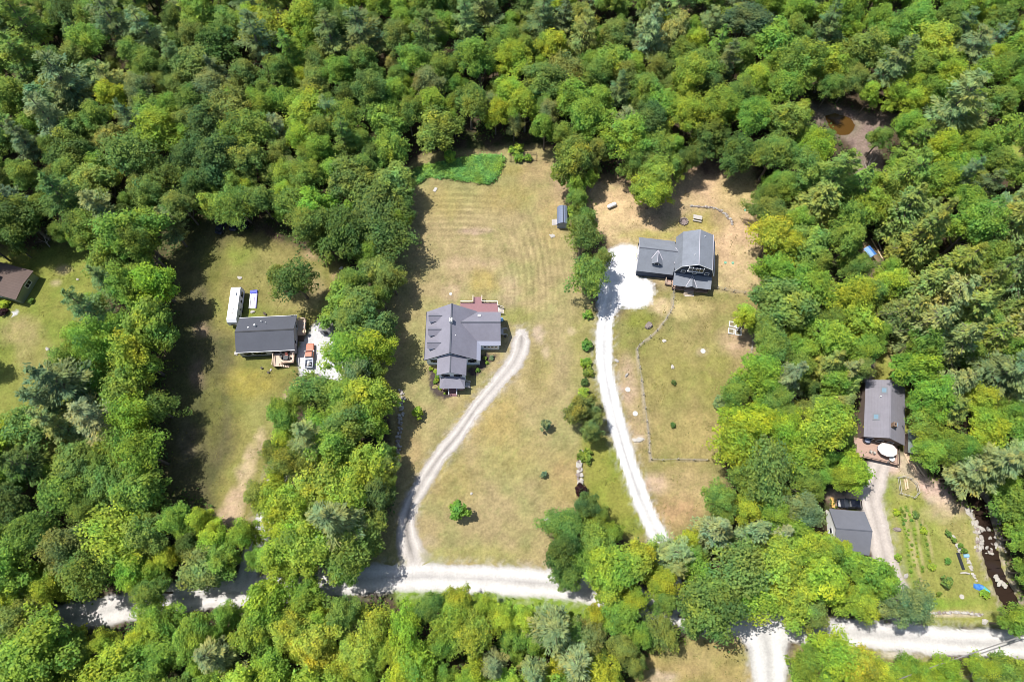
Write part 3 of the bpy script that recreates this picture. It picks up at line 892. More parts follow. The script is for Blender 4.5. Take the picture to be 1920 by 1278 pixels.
ro = roof.build('roof', SHINGLE_A, A)
MB().bar(al(-12.9, 50.84, 7.50), al(-12.9, 62.21, 7.50), .3, .07).build('ridge_cap', SHINGLE_C, ro)
q = MB()
q.bar(al(-18.78, 50.82, 3.05), al(-12.9, 50.82, 7.46), .06, .22)
q.bar(al(-12.9, 50.82, 7.46), al(-7.6, 50.82, 3.36), .06, .22)
q.bar(al(-18.80, 50.8, 3.05), al(-18.80, 62.2, 3.05), .09, .14)
q.build('fascia', SHUTTER, ro)
wr = MB().slab([al(-11.05, 58.45, 6.12), al(-2.45, 58.45, 6.12), al(-2.45, 55.2, 3.42), al(-7.6, 55.2, 3.42)])
wr.slab([al(-11.05, 58.45, 6.12), al(-2.45, 58.45, 6.12), al(-2.45, 62.05, 3.42), al(-7.6, 62.05, 3.42)])
wr = wr.build('roof', SHINGLE_A, A)
MB().bar(al(-11.0, 58.45, 6.13), al(-2.46, 58.45, 6.13), .26, .06).build('ridge_cap', SHINGLE_C, wr)
pr = MB().slab([al(-7.6, 55.18, 3.41), al(-2.45, 55.18, 3.41), al(-2.45, 54.35, 2.85), al(-6.75, 54.35, 2.85)])
pr.slab([al(-7.58, 50.85, 3.39), al(-7.58, 55.16, 3.39), al(-6.75, 54.34, 2.84), al(-6.75, 50.85, 2.84)])
pr.build('pent_roof', mat('pale_roof_metal', (.33, .34, .42), .7, .1, 2), A)
er = MB().slab([al(-15.8, 46.95, 4.65), al(-12.85, 46.95, 6.5), al(-12.85, 51.1, 6.5), al(-15.8, 51.1, 4.65)])
er.slab([al(-12.85, 46.95, 6.5), al(-9.6, 46.95, 4.5), al(-9.6, 51.1, 4.5), al(-12.85, 51.1, 6.5)])
er = er.build('roof', SHINGLE_A, A)
MB().bar(al(-12.85, 46.94, 6.5), al(-12.85, 51.0, 6.5), .24, .06).build('ridge_cap', SHINGLE_C, er)
# chimney, vents, roof hatch
ch = MB().box(-.30, .30, 1.2, 2.15, 6.6, 8.35).build('chimney', WHITE, A)
for y in (1.43, 1.93):
    MB().cyl((0, y), .15, 8.34, 8.4, 10).build('flue', SHUTTER, ch)
v = loc_of(A, 854.5, 630, 6.3)
vent(A, v.x, v.y, 6.1, .7)
v = loc_of(A, 857.5, 642.5, 6.0)
vent(A, v.x, v.y, 5.8, .35, .14)
v = loc_of(A, 898.5, 592, 4.6)
MB().box(v.x-.3, v.x+.3, v.y-.22, v.y+.22, 4.2, 4.95).build('roof_vent', WHITE, A)
# dormers on the left slope
for py_ in (591.8, 617.4, 642.6):
    cy = loc_of(A, 815, py_, 5.9).y
    xf, xi, zr, ze, hw = -17.75-ox, -14.95-ox, 5.93, 5.05, 1.0
    sl_ = 4.4/5.85

    def xs_at(z):
        return -18.75-ox+(z-3.1)/sl_
    d = MB().slab([(xf-.2, cy, zr), (xs_at(zr)+.05, cy, zr), (xs_at(ze)+.05, cy-hw, ze), (xf-.2, cy-hw, ze)], .1)
    d.slab([(xf-.2, cy, zr), (xs_at(zr)+.05, cy, zr), (xs_at(ze)+.05, cy+hw, ze), (xf-.2, cy+hw, ze)], .1)
    do = d.build('dormer', SHINGLE_A, A)
    d = MB().prism([(cy-hw+.12, 3.6), (cy+hw-.12, 3.6), (cy+hw-.12, ze-.1), (cy, zr-.14), (cy-hw+.12, ze-.1)], xf, xf+1.5, 'x')
    d.build('dormer_wall', SIDE_A, do)
    MB().bar((xf-.21, cy, zr+.01), (xs_at(zr), cy, zr+.01), .16, .06).build('ridge_cap', SHINGLE_C, do)
# windows and garage door
for a_ in (-17.0, -8.95):
    window(A, 'x', a_-ox, a_+.85-ox, 1.9, 3.1, 50.95-oy, -1, SHUTTER, True)
for a_ in (-14.35, -11.75):
    window(A, 'x', a_-ox, a_+.8-ox, 3.85, 4.85, 47.06-oy, -1, SHUTTER, True)
gd = MB().box(-6.3-ox, -3.1-ox, 54.44-oy, 54.498-oy, .05, 2.35).build('garage_door', WHITE, A)
for k in range(4):
    x = -6.1+k*.78
    MB().box(x-ox, x+.52-ox, 54.40-oy, 54.44-oy, 1.6, 2.1).build('pane', GLASS, gd)
window(A, 'y', 52.0-oy, 52.9-oy, 1.0, 2.2, -7.0-ox, 1)
window(A, 'y', 48.4-oy, 49.2-oy, 1.0, 2.2, -10.0-ox, 1)
window(A, 'y', 59.6-oy, 60.5-oy, 1.0, 2.2, -2.8-ox, 1)
# front porch
fp = MB().box(-15.0-ox, -10.2-ox, 44.95-oy, 47.3-oy, .62, .8).build('porch', DECKRED, A)
q = MB().slab([al(-14.0, 47.0, 3.75), al(-11.25, 47.0, 3.75), al(-9.95, 44.65, 2.75), al(-15.3, 44.65, 2.75)], .1)
q.slab([al(-14.0, 47.0, 3.75), al(-15.3, 44.65, 2.75), al(-15.3, 47.0, 2.75)], .1)
q.slab([al(-11.25, 47.0, 3.75), al(-9.95, 44.65, 2.75), al(-9.95, 47.0, 2.75)], .1)
q.build('porch_roof', SHINGLE_A, fp)
for x in (-14.9, -13.5, -11.7, -10.3):
    MB().box(x-.07-ox, x+.07-ox, 45.0-oy, 45.14-oy, .8, 2.66).build('porch_post', TRIM, fp)
railing(fp, [al(-14.9, 45.05, .8), al(-13.5, 45.05, .8)], .8)
railing(fp, [al(-11.7, 45.05, .8), al(-10.3, 45.05, .8)], .8)
steps(fp, -13.4-ox, -11.8-ox, 43.8-oy, 44.95-oy, .8, '-y', 4, DECKRED)
railing(fp, [al(-13.45, 44.95, .8), al(-13.45, 43.85, .1)], .8)
railing(fp, [al(-11.75, 44.95, .8), al(-11.75, 43.85, .1)], .8)
steps(fp, -10.0-ox, -9.0-ox, 45.6-oy, 46.8-oy, .75, '+x', 3, GREYWOOD)
railing(fp, [al(-10.0, 45.55, .8), al(-8.95, 45.55, .2)], .8, m=GREYWOOD)
railing(fp, [al(-10.0, 46.85, .8), al(-8.95, 46.85, .2)], .8, m=GREYWOOD)
sp = MB().box(-2.8-ox, -1.9-ox, 58.0-oy, 59.4-oy, .3, .42).build('side_steps', GREYWOOD, A)
railing(sp, [al(-2.75, 58.0, .4), al(-1.0, 57.75, .1)], .4, .8, GREYWOOD, bal=False)
railing(sp, [al(-2.75, 59.4, .4), al(-1.0, 59.2, .1)], .4, .8, GREYWOOD, bal=False)
# back deck
dk = MB().box(-11.6-ox, -3.15-ox, 61.95-oy, 65.5-oy, .72, .9).box(-8.7-ox, -6.8-ox, 65.505-oy, 66.9-oy, .72, .9).build('deck', DECKRED, A)
CREAM = mat('cream_rail', (.70, .62, .52), .7, .1)
railing(dk, [al(-11.5, 65.45, .9), al(-8.75, 65.45, .9), al(-8.75, 66.9, .9)], .9, m=CREAM)
railing(dk, [al(-6.75, 66.9, .9), al(-6.75, 65.45, .9), al(-3.2, 65.45, .9), al(-3.2, 64.5, .9)], .9, m=CREAM)
steps(dk, -3.15-ox, -1.9-ox, 63.2-oy, 64.45-oy, .9, '+x', 5, CREAM)
railing(dk, [al(-3.1, 64.5, .9), al(-1.85, 64.4, .1)], .9, m=CREAM)
railing(dk, [al(-3.1, 63.15, .9), al(-1.85, 63.1, .1)], .9, m=CREAM)
# flower bed
pad('flower_bed', 'dark mulch flower bed curving round the front porch of the grey-roofed house',
    [(803, 690), (806, 712), (808, 730), (816, 741), (830, 747), (846, 744), (846, 735), (826, 728), (824, 700), (818, 688)], (.07, .055, .05), .014, GM_FLOOR, 'flower bed', .35)
pad('flower_bed', 'dark mulch bed between the garage wing and front corner of the grey-roofed house',
    [(892, 690), (900, 664), (934, 664), (922, 676), (905, 692), (890, 706), (878, 704), (878, 690)], (.075, .055, .05), .014, GM_FLOOR, 'flower bed', .35)

# --- blue house with gambrel roof
Bh = thing('house', 'navy blue house with grey barn roof, garage wing and railed front porch', 'house', (40.6, 71.1, 0), R(-7.5))
gp = [(-4.35, 4.7), (-3.3, 7.25), (0, 8.9), (3.4, 7.25), (4.35, 4.7)]
m = MB().prism([(-4.1, 0), (4.1, 0), (4.1, 4.6), (3.2, 7.0), (0, 8.6), (-3.15, 7.0), (-4.1, 4.6)], 0, 8.35, 'y').build('wall', SIDE_B, Bh)
m = MB().prism([(.15, 0), (8.3, 0), (8.3, 2.75), (4.25, 5.3), (.15, 2.5)], -12.25, -4.12, 'x').build('wall', SIDE_B, Bh)
r_ = MB()
for (a, b) in zip(gp[:-1], gp[1:]):
    r_.slab([(a[0], -.25, a[1]), (b[0], -.25, b[1]), (b[0], 8.6, b[1]), (a[0], 8.6, a[1])])
ro = r_.build('roof', SHINGLE_B, Bh)
MB().bar((0, -.26, 8.92), (0, 8.61, 8.92), .14, .05).build('ridge_cap', FLASH, ro)
MB().bar((3.4, -.2, 7.26), (3.4, 8.6, 7.26), .12, .05).build('flashing', FLASH, ro)
q = MB()
for (a, b) in zip(gp[:-1], gp[1:]):
    q.bar((a[0], -.29, a[1]-.1), (b[0], -.29, b[1]-.1), .06, .2)
q.bar((4.39, -.25, 4.66), (4.39, 8.6, 4.66), .1, .12)
q.build('rake_trim', TRIM, ro)
wr = MB().slab([(-12.5, 4.25, 5.6), (-3.85, 4.25, 5.6), (-4.32, -.1, 2.6), (-12.5, -.1, 2.6)])
wr.slab([(-12.5, 4.25, 5.6), (-3.85, 4.25, 5.6), (-4.32, 8.5, 2.95), (-12.5, 8.5, 2.95)])
wr = wr.build('roof', SHINGLE_B, Bh)
MB().bar((-12.51, 4.25, 5.6), (-4.0, 4.25, 5.6), .2, .06).build('ridge_cap', SHINGLE_C, wr)
MB().bar((-3.82, 4.3, 5.68), (-4.34, 2.0, 4.2), .22, .08).build('flashing', FLASH, wr)
MB().bar((-3.82, 4.32, 5.68), (-4.36, 5.7, 4.8), .22, .08).build('flashing', FLASH, wr)
MB().bar((-12.53, -.12, 2.55), (-12.53, 4.25, 5.52), .06, .18).build('rake_trim', FLASH, wr)
MB().bar((-12.53, 8.5, 2.9), (-12.53, 4.25, 5.52), .06, .18).build('rake_trim', FLASH, wr)
for k, y in enumerate((1.0, 4.2)):
    gd = MB().box(-12.31, -12.255, y, y+2.7, .05, 2.2).build('garage_door', TRIM, Bh)
for y in (.5, 3.95, 7.2):
    MB().box(-12.45, -12.26, y-.12, y+.12, 2.3, 2.6).build('wall_lamp', SHUTTER, Bh)
vent(Bh, -.9, 2.2, 8.5, .3, .1)
vent(Bh, 1.2, 7.2, 8.3, .3, .1)
# dormer on the wing
sl_ = 3.0/4.35


def ys_at(z):
    return -.1+(z-2.6)/sl_


cx, hw, zr, ze, yf = -8.35, 1.15, 5.45, 4.35, 1.45
d = MB().slab([(cx, yf-.3, zr), (cx, ys_at(zr)+.05, zr), (cx-hw, ys_at(ze)+.05, ze), (cx-hw, yf-.3, ze)], .1)
d.slab([(cx, yf-.3, zr), (cx, ys_at(zr)+.05, zr), (cx+hw, ys_at(ze)+.05, ze), (cx+hw, yf-.3, ze)], .1)
do = d.build('dormer', SHINGLE_B, Bh)
MB().prism([(cx-hw+.15, 3.4), (cx+hw-.15, 3.4), (cx+hw-.15, ze-.1), (cx, zr-.15), (cx-hw+.15, ze-.1)], yf, yf+1.4, 'y').build('dormer_wall', SIDE_B, do)
q = MB().bar((cx, ys_at(zr)+.12, zr+.06), (cx-hw-.12, ys_at(ze), ze+.06), .16, .07).bar((cx, ys_at(zr)+.12, zr+.06), (cx+hw+.12, ys_at(ze), ze+.06), .16, .07)
q.bar((cx, yf-.3, zr+.03), (cx, ys_at(zr), zr+.03), .14, .05)
q.build('flashing', FLASH, do)
window(do, 'x', cx-.45, cx+.45, 3.55, 4.45, yf, -1)
# front gable windows
bay = MB().box(-1.75, 1.55, -.62, -.26, 6.2, 7.62).build('bay_window', TRIM, Bh)
for k in range(4):
    x = -1.6+k*.78
    p = MB().box(x, x+.66, -.66, -.625, 6.35, 7.5)
    p.build('pane', GLASS, bay)
    MB().slab([(x, -.6, 7.66), (x+.66, -.6, 7.66), (x+.66, -.3, 7.72), (x, -.3, 7.72)], .03).build('pane', GLASS, bay)
MB().box(-1.85, 1.65, -.75, -.26, 6.04, 6.19).build('window_ledge', TRIM, Bh)
for x in (-2.85, -.35, 2.35):
    window(Bh, 'x', x, x+.8, 4.35, 5.2, 0, -1)
# front porch
pf = MB().box(-4.0, 4.1, -2.55, 0, .42, .6).build('porch', DECKBRN, Bh)
q = MB().slab([(-4.2, -.02, 3.55), (4.25, -.02, 3.55), (4.25, -2.75, 2.75), (-4.2, -2.75, 2.75)], .12)
q = q.build('porch_roof', SHINGLE_B, pf)
d = MB().slab([(0-.1, -2.95, 3.7), (-.1, -.3, 3.7), (-1.25, -2.7, 2.85), (-1.3, -2.95, 2.75)], .08)
d.slab([(-.1, -2.95, 3.7), (-.1, -.3, 3.7), (1.05, -2.7, 2.85), (1.1, -2.95, 2.75)], .08)
d.build('porch_gable', SHINGLE_B, pf)
q = MB().bar((-.1, -.25, 3.72), (-1.38, -2.85, 2.9), .15, .07).bar((-.1, -.25, 3.72), (1.18, -2.85, 2.9), .15, .07)
q.build('flashing', FLASH, pf)
for x in (-3.9, -1.3, 1.1, 4.0):
    MB().box(x-.08, x+.08, -2.5, -2.34, .6, 2.75).build('porch_post', BARK, pf)
DARKW = mat('dark_brown_wood', (.13, .09, .07), .8, .2)
railing(pf, [(-3.9, -2.45, .6), (-1.3, -2.45, .6)], .6, m=DARKW)
railing(pf, [(1.1, -2.45, .6), (4.0, -2.45, .6), (4.0, 0, .6)], .6, m=DARKW)
steps(pf, -1.2, 1.0, -3.5, -2.55, .6, '-y', 3, WOOD)
sd_ = MB().box(-5.6, -4.15, -1.6, -.1, .3, .45).build('side_landing', DECKBRN, Bh)
railing(sd_, [(-5.5, -1.55, .45), (-4.2, -1.55, .45)], .45, m=WOOD)
railing(sd_, [(-5.5, -1.55, .45), (-5.5, -.15, .45)], .45, m=WOOD)
p = G(1292, 553)
tag(MB().box(p.x-1.05, p.x+1.05, p.y-.4, p.y+.4, 0, .09).build('stone_step', STONEP), 'pale stone slab at the foot of the blue house porch steps', 'stone slab')

# --- low charcoal-roofed house
Ch = thing('house', 'low charcoal-roofed grey house with a pale wooden deck in front', 'house', (-53.3, 57.05, 0), R(3.0))
MB().prism([(-3.98, 0), (3.75, 0), (3.75, 2.85), (0, 4.5), (-3.98, 2.8)], -5.95, 5.95, 'x').build('wall', SIDE_C, Ch)
MB().box(-5.97, 5.97, -4.0, 3.77, .0, .45).build('skirting', mat('dark_skirt', (.08, .085, .095), .8, .2), Ch)
r_ = MB().slab([(-6.3, -4.1, 3.0), (6.3, -4.1, 3.0), (6.3, 0, 4.75), (-6.3, 0, 4.75)])
r_.slab([(-6.3, 0, 4.75), (6.3, 0, 4.75), (6.3, 4.05, 3.0), (-6.3, 4.05, 3.0)])
ro = r_.build('roof', SHINGLE_C, Ch)
MB().bar((-6.31, 0, 4.75), (6.31, 0, 4.75), .28, .06).build('ridge_cap', SHUTTER, ro)
for y in (-4.14, 4.09):
    MB().bar((-6.3, y, 2.95), (6.3, y, 2.95), .1, .14).build('gutter', TRIM, ro)
for x, wd in ((-4.2, .7), (-2.1, .65), (-1.0, .65), (1.9, .6), (4.0, .9)):
    window(Ch, 'x', x-wd/2, x+wd/2, 1.25, 2.4, -3.98, -1, SHUTTER, True)
window(Ch, 'y', 1.5, 2.3, 1.2, 2.4, 5.95, 1)
window(Ch, 'y', -2.2, -1.4, 1.2, 2.4, 5.95, 1)
v = loc_of(Ch, 478.5, 610.5, 4.3)
MB().cyl((v.x, v.y), .2, 3.9, 4.9, 10).build('vent_pipe', WHITE, Ch)
for px_, py_, r in ((465.5, 614, .17), (490, 602, .1), (498, 605, .09)):
    v = loc_of(Ch, px_, py_, 4.1)
    MB().cyl((v.x, v.y), r, 3.6, 4.35, 8).build('vent_pipe', WHITE, Ch)
dk = MB().box(1.3, 5.75, -6.35, -4.02, 1.05, 1.2).build('deck', DECKTAN, Ch)
LWOOD = mat('new_wood_rail', (.66, .5, .40), .8, .12)
railing(dk, [(1.35, -3.9, 1.2), (1.35, -6.9, 1.2)], 1.2, m=LWOOD)
railing(dk, [(5.7, -3.9, 1.2), (5.7, -6.3, 1.2), (3.2, -6.3, 1.2)], 1.2, m=LWOOD)
MB().box(1.3, 2.6, -7.0, -6.355, 1.05, 1.2).build('deck_landing', DECKTAN, dk)
for k in range(6):
    x = 2.65+k*.32
    MB().box(x, x+.24, -7.0, -6.4, 1.0-k*.17, 1.06-k*.17).build('step', LWOOD, dk)
MB().box(1.5, 5.6, -6.2, -6.1, 0, 1.04).box(1.4, 1.5, -6.9, -3.9, 0, 1.04).build('deck_skirt', DARKW, dk)
rk = MB().box(5.98, 7.75, .2, 3.9, .85, 1.0).build('deck', DECKTAN, Ch)
railing(rk, [(6.1, 3.85, 1.0), (7.7, 3.85, 1.0), (7.7, .3, 1.0)], 1.0, m=LWOOD)
steps(rk, 6.1, 7.3, -1.0, .19, .95, '-y', 4, DARKW)

# --- brown-roofed house at the left edge
Dh = thing('house', 'green-sided house with brown shingle roof at the left edge of the photo', 'house', (-114.5, 70.3, 0), R(-15.5))
MB().prism([(-3.4, 0), (3.4, 0), (3.4, 2.85), (0, 3.3), (-3.4, 2.85)], -9, 5.15, 'x').build('wall', SIDE_D, Dh)
r_ = MB().slab([(-9.4, -3.75, 2.95), (5.6, -3.75, 2.95), (5.6, 0, 3.5), (-9.4, 0, 3.5)])
r_.slab([(-9.4, 0, 3.5), (5.6, 0, 3.5), (5.6, 3.75, 2.95), (-9.4, 3.75, 2.95)])
r_.build('roof', SHINGLE_D, Dh)
window(Dh, 'y', 0, 1.6, 1.3, 2.4, 5.15, 1, nx=2)
window(Dh, 'x', -1.0, .4, 1.0, 2.2, -3.4, -1)
ch = MB().box(-1.5, -.6, -.6, .5, 3.2, 5.6).build('chimney', mat('red_brick', (.26, .11, .08), .9, .3, 3), Dh)
gx = MB().prism([(-5.6, 2.5), (-.9, 2.5), (-3.2, 5.4)], -4.2, .6, 'y').build('cross_gable', SHINGLE_D, Dh)

# --- cabin with skylights at the right
Eh = thing('cabin', 'brown cabin with pale grey roof, two skylights and brown deck in the right woods', 'cabin', (75.85, 33.3, 0), R(-12.8))
MB().prism([(-3.75, 0), (3.95, 0), (3.95, 2.95), (0, 5.3), (-3.75, 3.0)], .35, 12.3, 'y').build('wall', SIDE_E, Eh)
r_ = MB().slab([(-4.0, 0, 3.15), (0, 0, 5.6), (0, 12.6, 5.6), (-4.0, 12.6, 3.15)])
r_.slab([(0, 0, 5.6), (4.25, 0, 3.05), (4.25, 12.6, 3.05), (0, 12.6, 5.6)])
ro = r_.build('roof', SHINGLE_E, Eh)
MB().bar((0, -.01, 5.61), (0, 12.61, 5.61), .22, .05).build('ridge_cap', SHINGLE_E, ro)
for px_, py_ in ((1657, 731.5), (1645, 779.5)):
    v = loc_of(Eh, px_, py_, 4.9)
    z = 5.6+v.x*(2.45/4.0)
    k_ = 2.45/4
    f = MB().slab([(v.x-.55, v.y-.75, z-.55*k_+.14), (v.x+.55, v.y-.75, z+.55*k_+.14), (v.x+.55, v.y+.75, z+.55*k_+.14), (v.x-.55, v.y+.75, z-.55*k_+.14)], .12).build('skylight', mat('skylight_frame', (.16, .17, .19), .6, .1), ro)
    MB().slab([(v.x-.34, v.y-.45, z-.34*k_+.16), (v.x+.34, v.y-.45, z+.34*k_+.16), (v.x+.34, v.y+.45, z+.34*k_+.16), (v.x-.34, v.y+.45, z-.34*k_+.16)], .03).build('pane', mat('skylight_glass', (.16, .25, .32), .12, .15, 2, .5), f)
v = loc_of(Eh, 1674.5, 797, 5.6)
ch = MB().box(v.x-.32, v.x+.32, v.y-.42, v.y+.42, 4.4, 6.5).build('chimney', mat('brown_brick', (.24, .16, .11), .9, .3, 3), Eh)
MB().box(v.x-.15, v.x+.15, v.y-.2, v.y+.2, 6.48, 6.6).build('flue', SHUTTER, ch)
MB().box(v.x+.5, v.x+.95, v.y+.1, v.y+.8, 4.95, 5.4).build('roof_vent', PLASTIC_LBLUE, Eh)
v = loc_of(Eh, 1651, 743, 4.9)
vent(Eh, v.x, v.y, 4.6, .5, .12)
for x in (-2.6, -.6, 1.4):
    window(Eh, 'x', x, x+1.0, 1.2, 2.3, .35, -1)
c1, c2, c3, c4 = loc_of(Eh, 1599, 853, .9), loc_of(Eh, 1683, 872, .9), loc_of(Eh, 1689, 838, .9), loc_of(Eh, 1612, 820, .9)
dk = MB().slab([c1, c2, Vector((3.9, .3, .9)), Vector((-4.8, .3, .9)), ], .2).build('deck', DECKBRN, Eh)
railing(dk, [tuple(c1.lerp(c2, .2)), tuple(c2)], .9, .95, DARKW, bal=False)
railing(dk, [tuple(c2), (3.9, -.6, .9)], .9, .95, DARKW, bal=False)
q = MB().box(c1.x-.2, c1.x+1.4, c1.y-.6, c1.y-.05, .3, .42)
q.build('deck_step', STONEP, dk)

# --- garage
Fh = thing('garage', 'detached garage with blue-grey roof beside the parked black car', 'garage', (65.7, 15.5, 0), R(-4.4))
MB().prism([(-3.85, 0), (3.75, 0), (3.75, 2.65), (0, 4.7), (-3.85, 2.65)], -3.0, 3.1, 'x').build('wall', WHITE, Fh)
r_ = MB().slab([(-3.45, -4.25, 2.65), (3.45, -4.25, 2.65), (3.45, 0, 4.95), (-3.45, 0, 4.95)])
r_.slab([(-3.45, 0, 4.95), (3.45, 0, 4.95), (3.45, 4.05, 2.7), (-3.45, 4.05, 2.7)])
ro = r_.build('roof', SHINGLE_F, Fh)
MB().bar((-3.46, 0, 4.95), (3.46, 0, 4.95), .24, .05).build('ridge_cap', SHINGLE_C, ro)
MB().box(3.101, 3.15, -1.4, 1.4, .05, 2.3).build('garage_door', TRIM, Fh)
window(Fh, 'y', -.5, .5, 1.1, 2.1, -3.0, -1)

# --- sheds
Gs = thing('shed', 'small shed with rounded blue metal roof beside the lawn tree row', 'shed', (11.9, 87.6, 0), R(-1))
pf = [(-1.25, 1.75), (-.95, 2.35), (-.45, 2.68), (0, 2.75), (.5, 2.68), (1.0, 2.35), (1.3, 1.75)]
MB().prism([(-1.15, 0), (1.2, 0), (1.2, 1.75), (.9, 2.25), (0, 2.6), (-.85, 2.25), (-1.15, 1.75)], -2.3, 2.3, 'y').build('wall', mat('slate_siding', (.235, .27, .34), .7, .1), Gs)
r_ = MB()
for a, b in zip(pf[:-1], pf[1:]):
    r_.slab([(a[0], -2.45, a[1]), (b[0], -2.45, b[1]), (b[0], 2.4, b[1]), (a[0], 2.4, a[1])], .06)
ro = r_.build('roof', METALROOF, Gs)
MB().bar((.1, -2.46, 2.77), (.1, 2.41, 2.77), .14, .05).build('ridge_cap', SHUTTER, ro)
q = MB()
for a, b in zip(pf[:-1], pf[1:]):
    q.bar((a[0], -2.47, a[1]), (b[0], -2.47, b[1]), .05, .12)
q.build('roof_trim', SHUTTER, ro)
MB().box(-1.19, -1.152, -1.6, .2, .1, 1.65).build('door', mat('slate_door', (.2, .23, .3), .6, .1), Gs)
q = MB()
for k in range(6):
    q.slab([(-1.25-k*.2, -1.5, .3-k*.05), (-1.25-k*.2-.16, -1.5, .26-k*.05), (-1.41-k*.2, .1, .26-k*.05), (-1.25-k*.2, .1, .3-k*.05)], .05)
q.build('ramp', GREYWOOD, Gs)

p = G(608.5, 612)
Hs = thing('shed', 'small grey gabled shed half hidden by trees beside the gravel yard', 'shed', (-41.0, 59.6, 0), R(-2))
MB().prism([(-1.25, 0), (1.25, 0), (1.25, 2.0), (0, 2.75), (-1.25, 2.0)], -1.5, 1.5, 'y').build('wall', SIDE_C, Hs)
r_ = MB().slab([(-1.5, -1.7, 2.0), (0, -1.7, 2.9), (0, 1.7, 2.9), (-1.5, 1.7, 2.0)], .08)
r_.slab([(0, -1.7, 2.9), (1.5, -1.7, 2.0), (1.5, 1.7, 2.0), (0, 1.7, 2.9)], .08)
r_.build('roof', mat('shed_roof', (.25, .235, .25), .8, .15), Hs)
MB().box(-.45, .45, -1.56, -1.502, .1, 1.8).build('door', SHUTTER, Hs)
p = G(1717, 830, 2.0)
Is = thing('shed', 'low shed with dull green flat roof right of the cabin', 'shed', (p.x, p.y, 0), R(-14))
MB().box(-1.3, 1.35, -2.1, 2.1, 0, 2.0).build('wall', SIDE_E, Is)
MB().slab([(-1.6, -2.45, 2.2), (1.6, -2.45, 2.05), (1.6, 2.45, 2.05), (-1.6, 2.45, 2.2)], .1).build('roof', mat('green_grey_roof', (.17, .20, .195), .8, .25, 1.5), Is)


# ------------------------------------------------------------------ vehicles
def ring(x, hw, z0, z1, ch=.12):
    return [(x, -hw+ch, z0), (x, hw-ch, z0), (x, hw, z0+ch), (x, hw, z1-ch), (x, hw-ch, z1), (x, -hw+ch, z1), (x, -hw, z1-ch), (x, -hw, z0+ch)]


def wheels(root, xs_, hw, r=.34):
    for x in xs_:
        for s in (-1, 1):
            q = MB()
            y0, y1 = sorted((s*(hw-.2), s*(hw+.02)))
            n = 14
            A = [(x+r*math.cos(2*math.pi*k/n), y0, r+r*math.sin(2*math.pi*k/n)) for k in range(n)]
            B = [(a[0], y1, a[2]) for a in A]
            q.add(A+B, [tuple(range(n)), tuple(range(2*n-1, n-1, -1))]+[(k, (k+1) % n, (k+1) % n+n, k+n) for k in range(n)])
            wo = q.build('wheel', RUBBER, root)
            q = MB()
            yy = s*(hw+.03)
            q.add([(x+r*.55*math.cos(2*math.pi*k/10), yy, r+r*.55*math.sin(2*math.pi*k/10)) for k in range(10)], [tuple(range(10))])
            q.build('rim', CHROME, wo)


def car(name, label, cat, p, rot, paint, L=4.6, hw=.9, group=None):
    t = thing(name, label, cat, (p.x, p.y, 0), rot, group)
    h = L/2
    MB().loft([ring(-h, hw-.15, .35, .75), ring(-h+.25, hw, .28, .92), ring(-h+.9, hw, .25, .98), ring(.75, hw, .25, .98), ring(h-.5, hw-.05, .28, .84), ring(h-.1, hw-.14, .3, .7), ring(h, hw-.25, .35, .6)]).build('body', paint, t, smooth=False, bevel=.04)
    roof = [(-h+.75, 1.5), (-h+1.1, 1.58), (.1, 1.56), (.35, 1.5)]
    MB().loft([ring(-h+.75, hw-.22, 1.42, 1.5, .03), ring(-h+1.2, hw-.2, 1.44, 1.58, .04), ring(.1, hw-.2, 1.44, 1.57, .04), ring(.4, hw-.22, 1.40, 1.48, .03)]).build('roof', paint, t)
    MB().slab([(.42, -hw+.24, 1.46), (.42, hw-.24, 1.46), (1.2, hw-.12, .97), (1.2, -hw+.12, .97)], .04).build('windshield', GLASS, t)
    MB().slab([(-h+.72, -hw+.24, 1.46), (-h+.72, hw-.24, 1.46), (-h+.3, hw-.14, .96), (-h+.3, -hw+.14, .96)], .04).build('rear_window', GLASS, t)
    for s in (-1, 1):
        MB().slab([(-h+.75, s*(hw-.22), 1.44), (.4, s*(hw-.22), 1.44), (1.1, s*(hw-.06), .97), (-h+.4, s*(hw-.06), .97)], .04).build('side_window', GLASS, t)
        MB().box(h-.28, h-.04, s*(hw-.42)-.16, s*(hw-.42)+.16, .6, .74).build('headlight', CHROME, t)
        MB().box(.75, .95, s*(hw+.08)-.1, s*(hw+.08)+.1, .98, 1.12).build('mirror', paint, t)
    wheels(t, (-h+.85, h-.9), hw)
    return t


PBLACK = mat('black_paint', (.012, .014, .022), .25, .1, 2, .5)
PDARK = mat('dark_blue_paint', (.025, .03, .05), .3, .1, 2, .5)
PORANGE = mat('faded_orange_paint', (.50, .185, .12), .5, .2, 1.5, .3)
PGREY = mat('grey_bed_paint', (.40, .43, .50), .5, .15, 2)
PWHITE = mat('white_vehicle_paint', (.80, .80, .80), .4, .06, 2, .4)

car('car', 'black car parked between the garage and a leafy tree', 'car', G(1593, 944, .6), R(176), PBLACK, 4.9, .95)
car('car', 'dark car in deep shade, leftmost of the vehicles under the forest edge', 'car', G(416, 424, .5), R(75), PDARK, 4.4, .85)
car('car', 'blue-black car in deep shade, middle of the vehicles under the forest edge', 'car', G(441, 418, .5), R(82), PDARK, 4.4, .85)
car('car', 'black car in deep shade, rightmost of the vehicles under the forest edge', 'car', G(461, 415, .5), R(88), PBLACK, 4.2, .85)

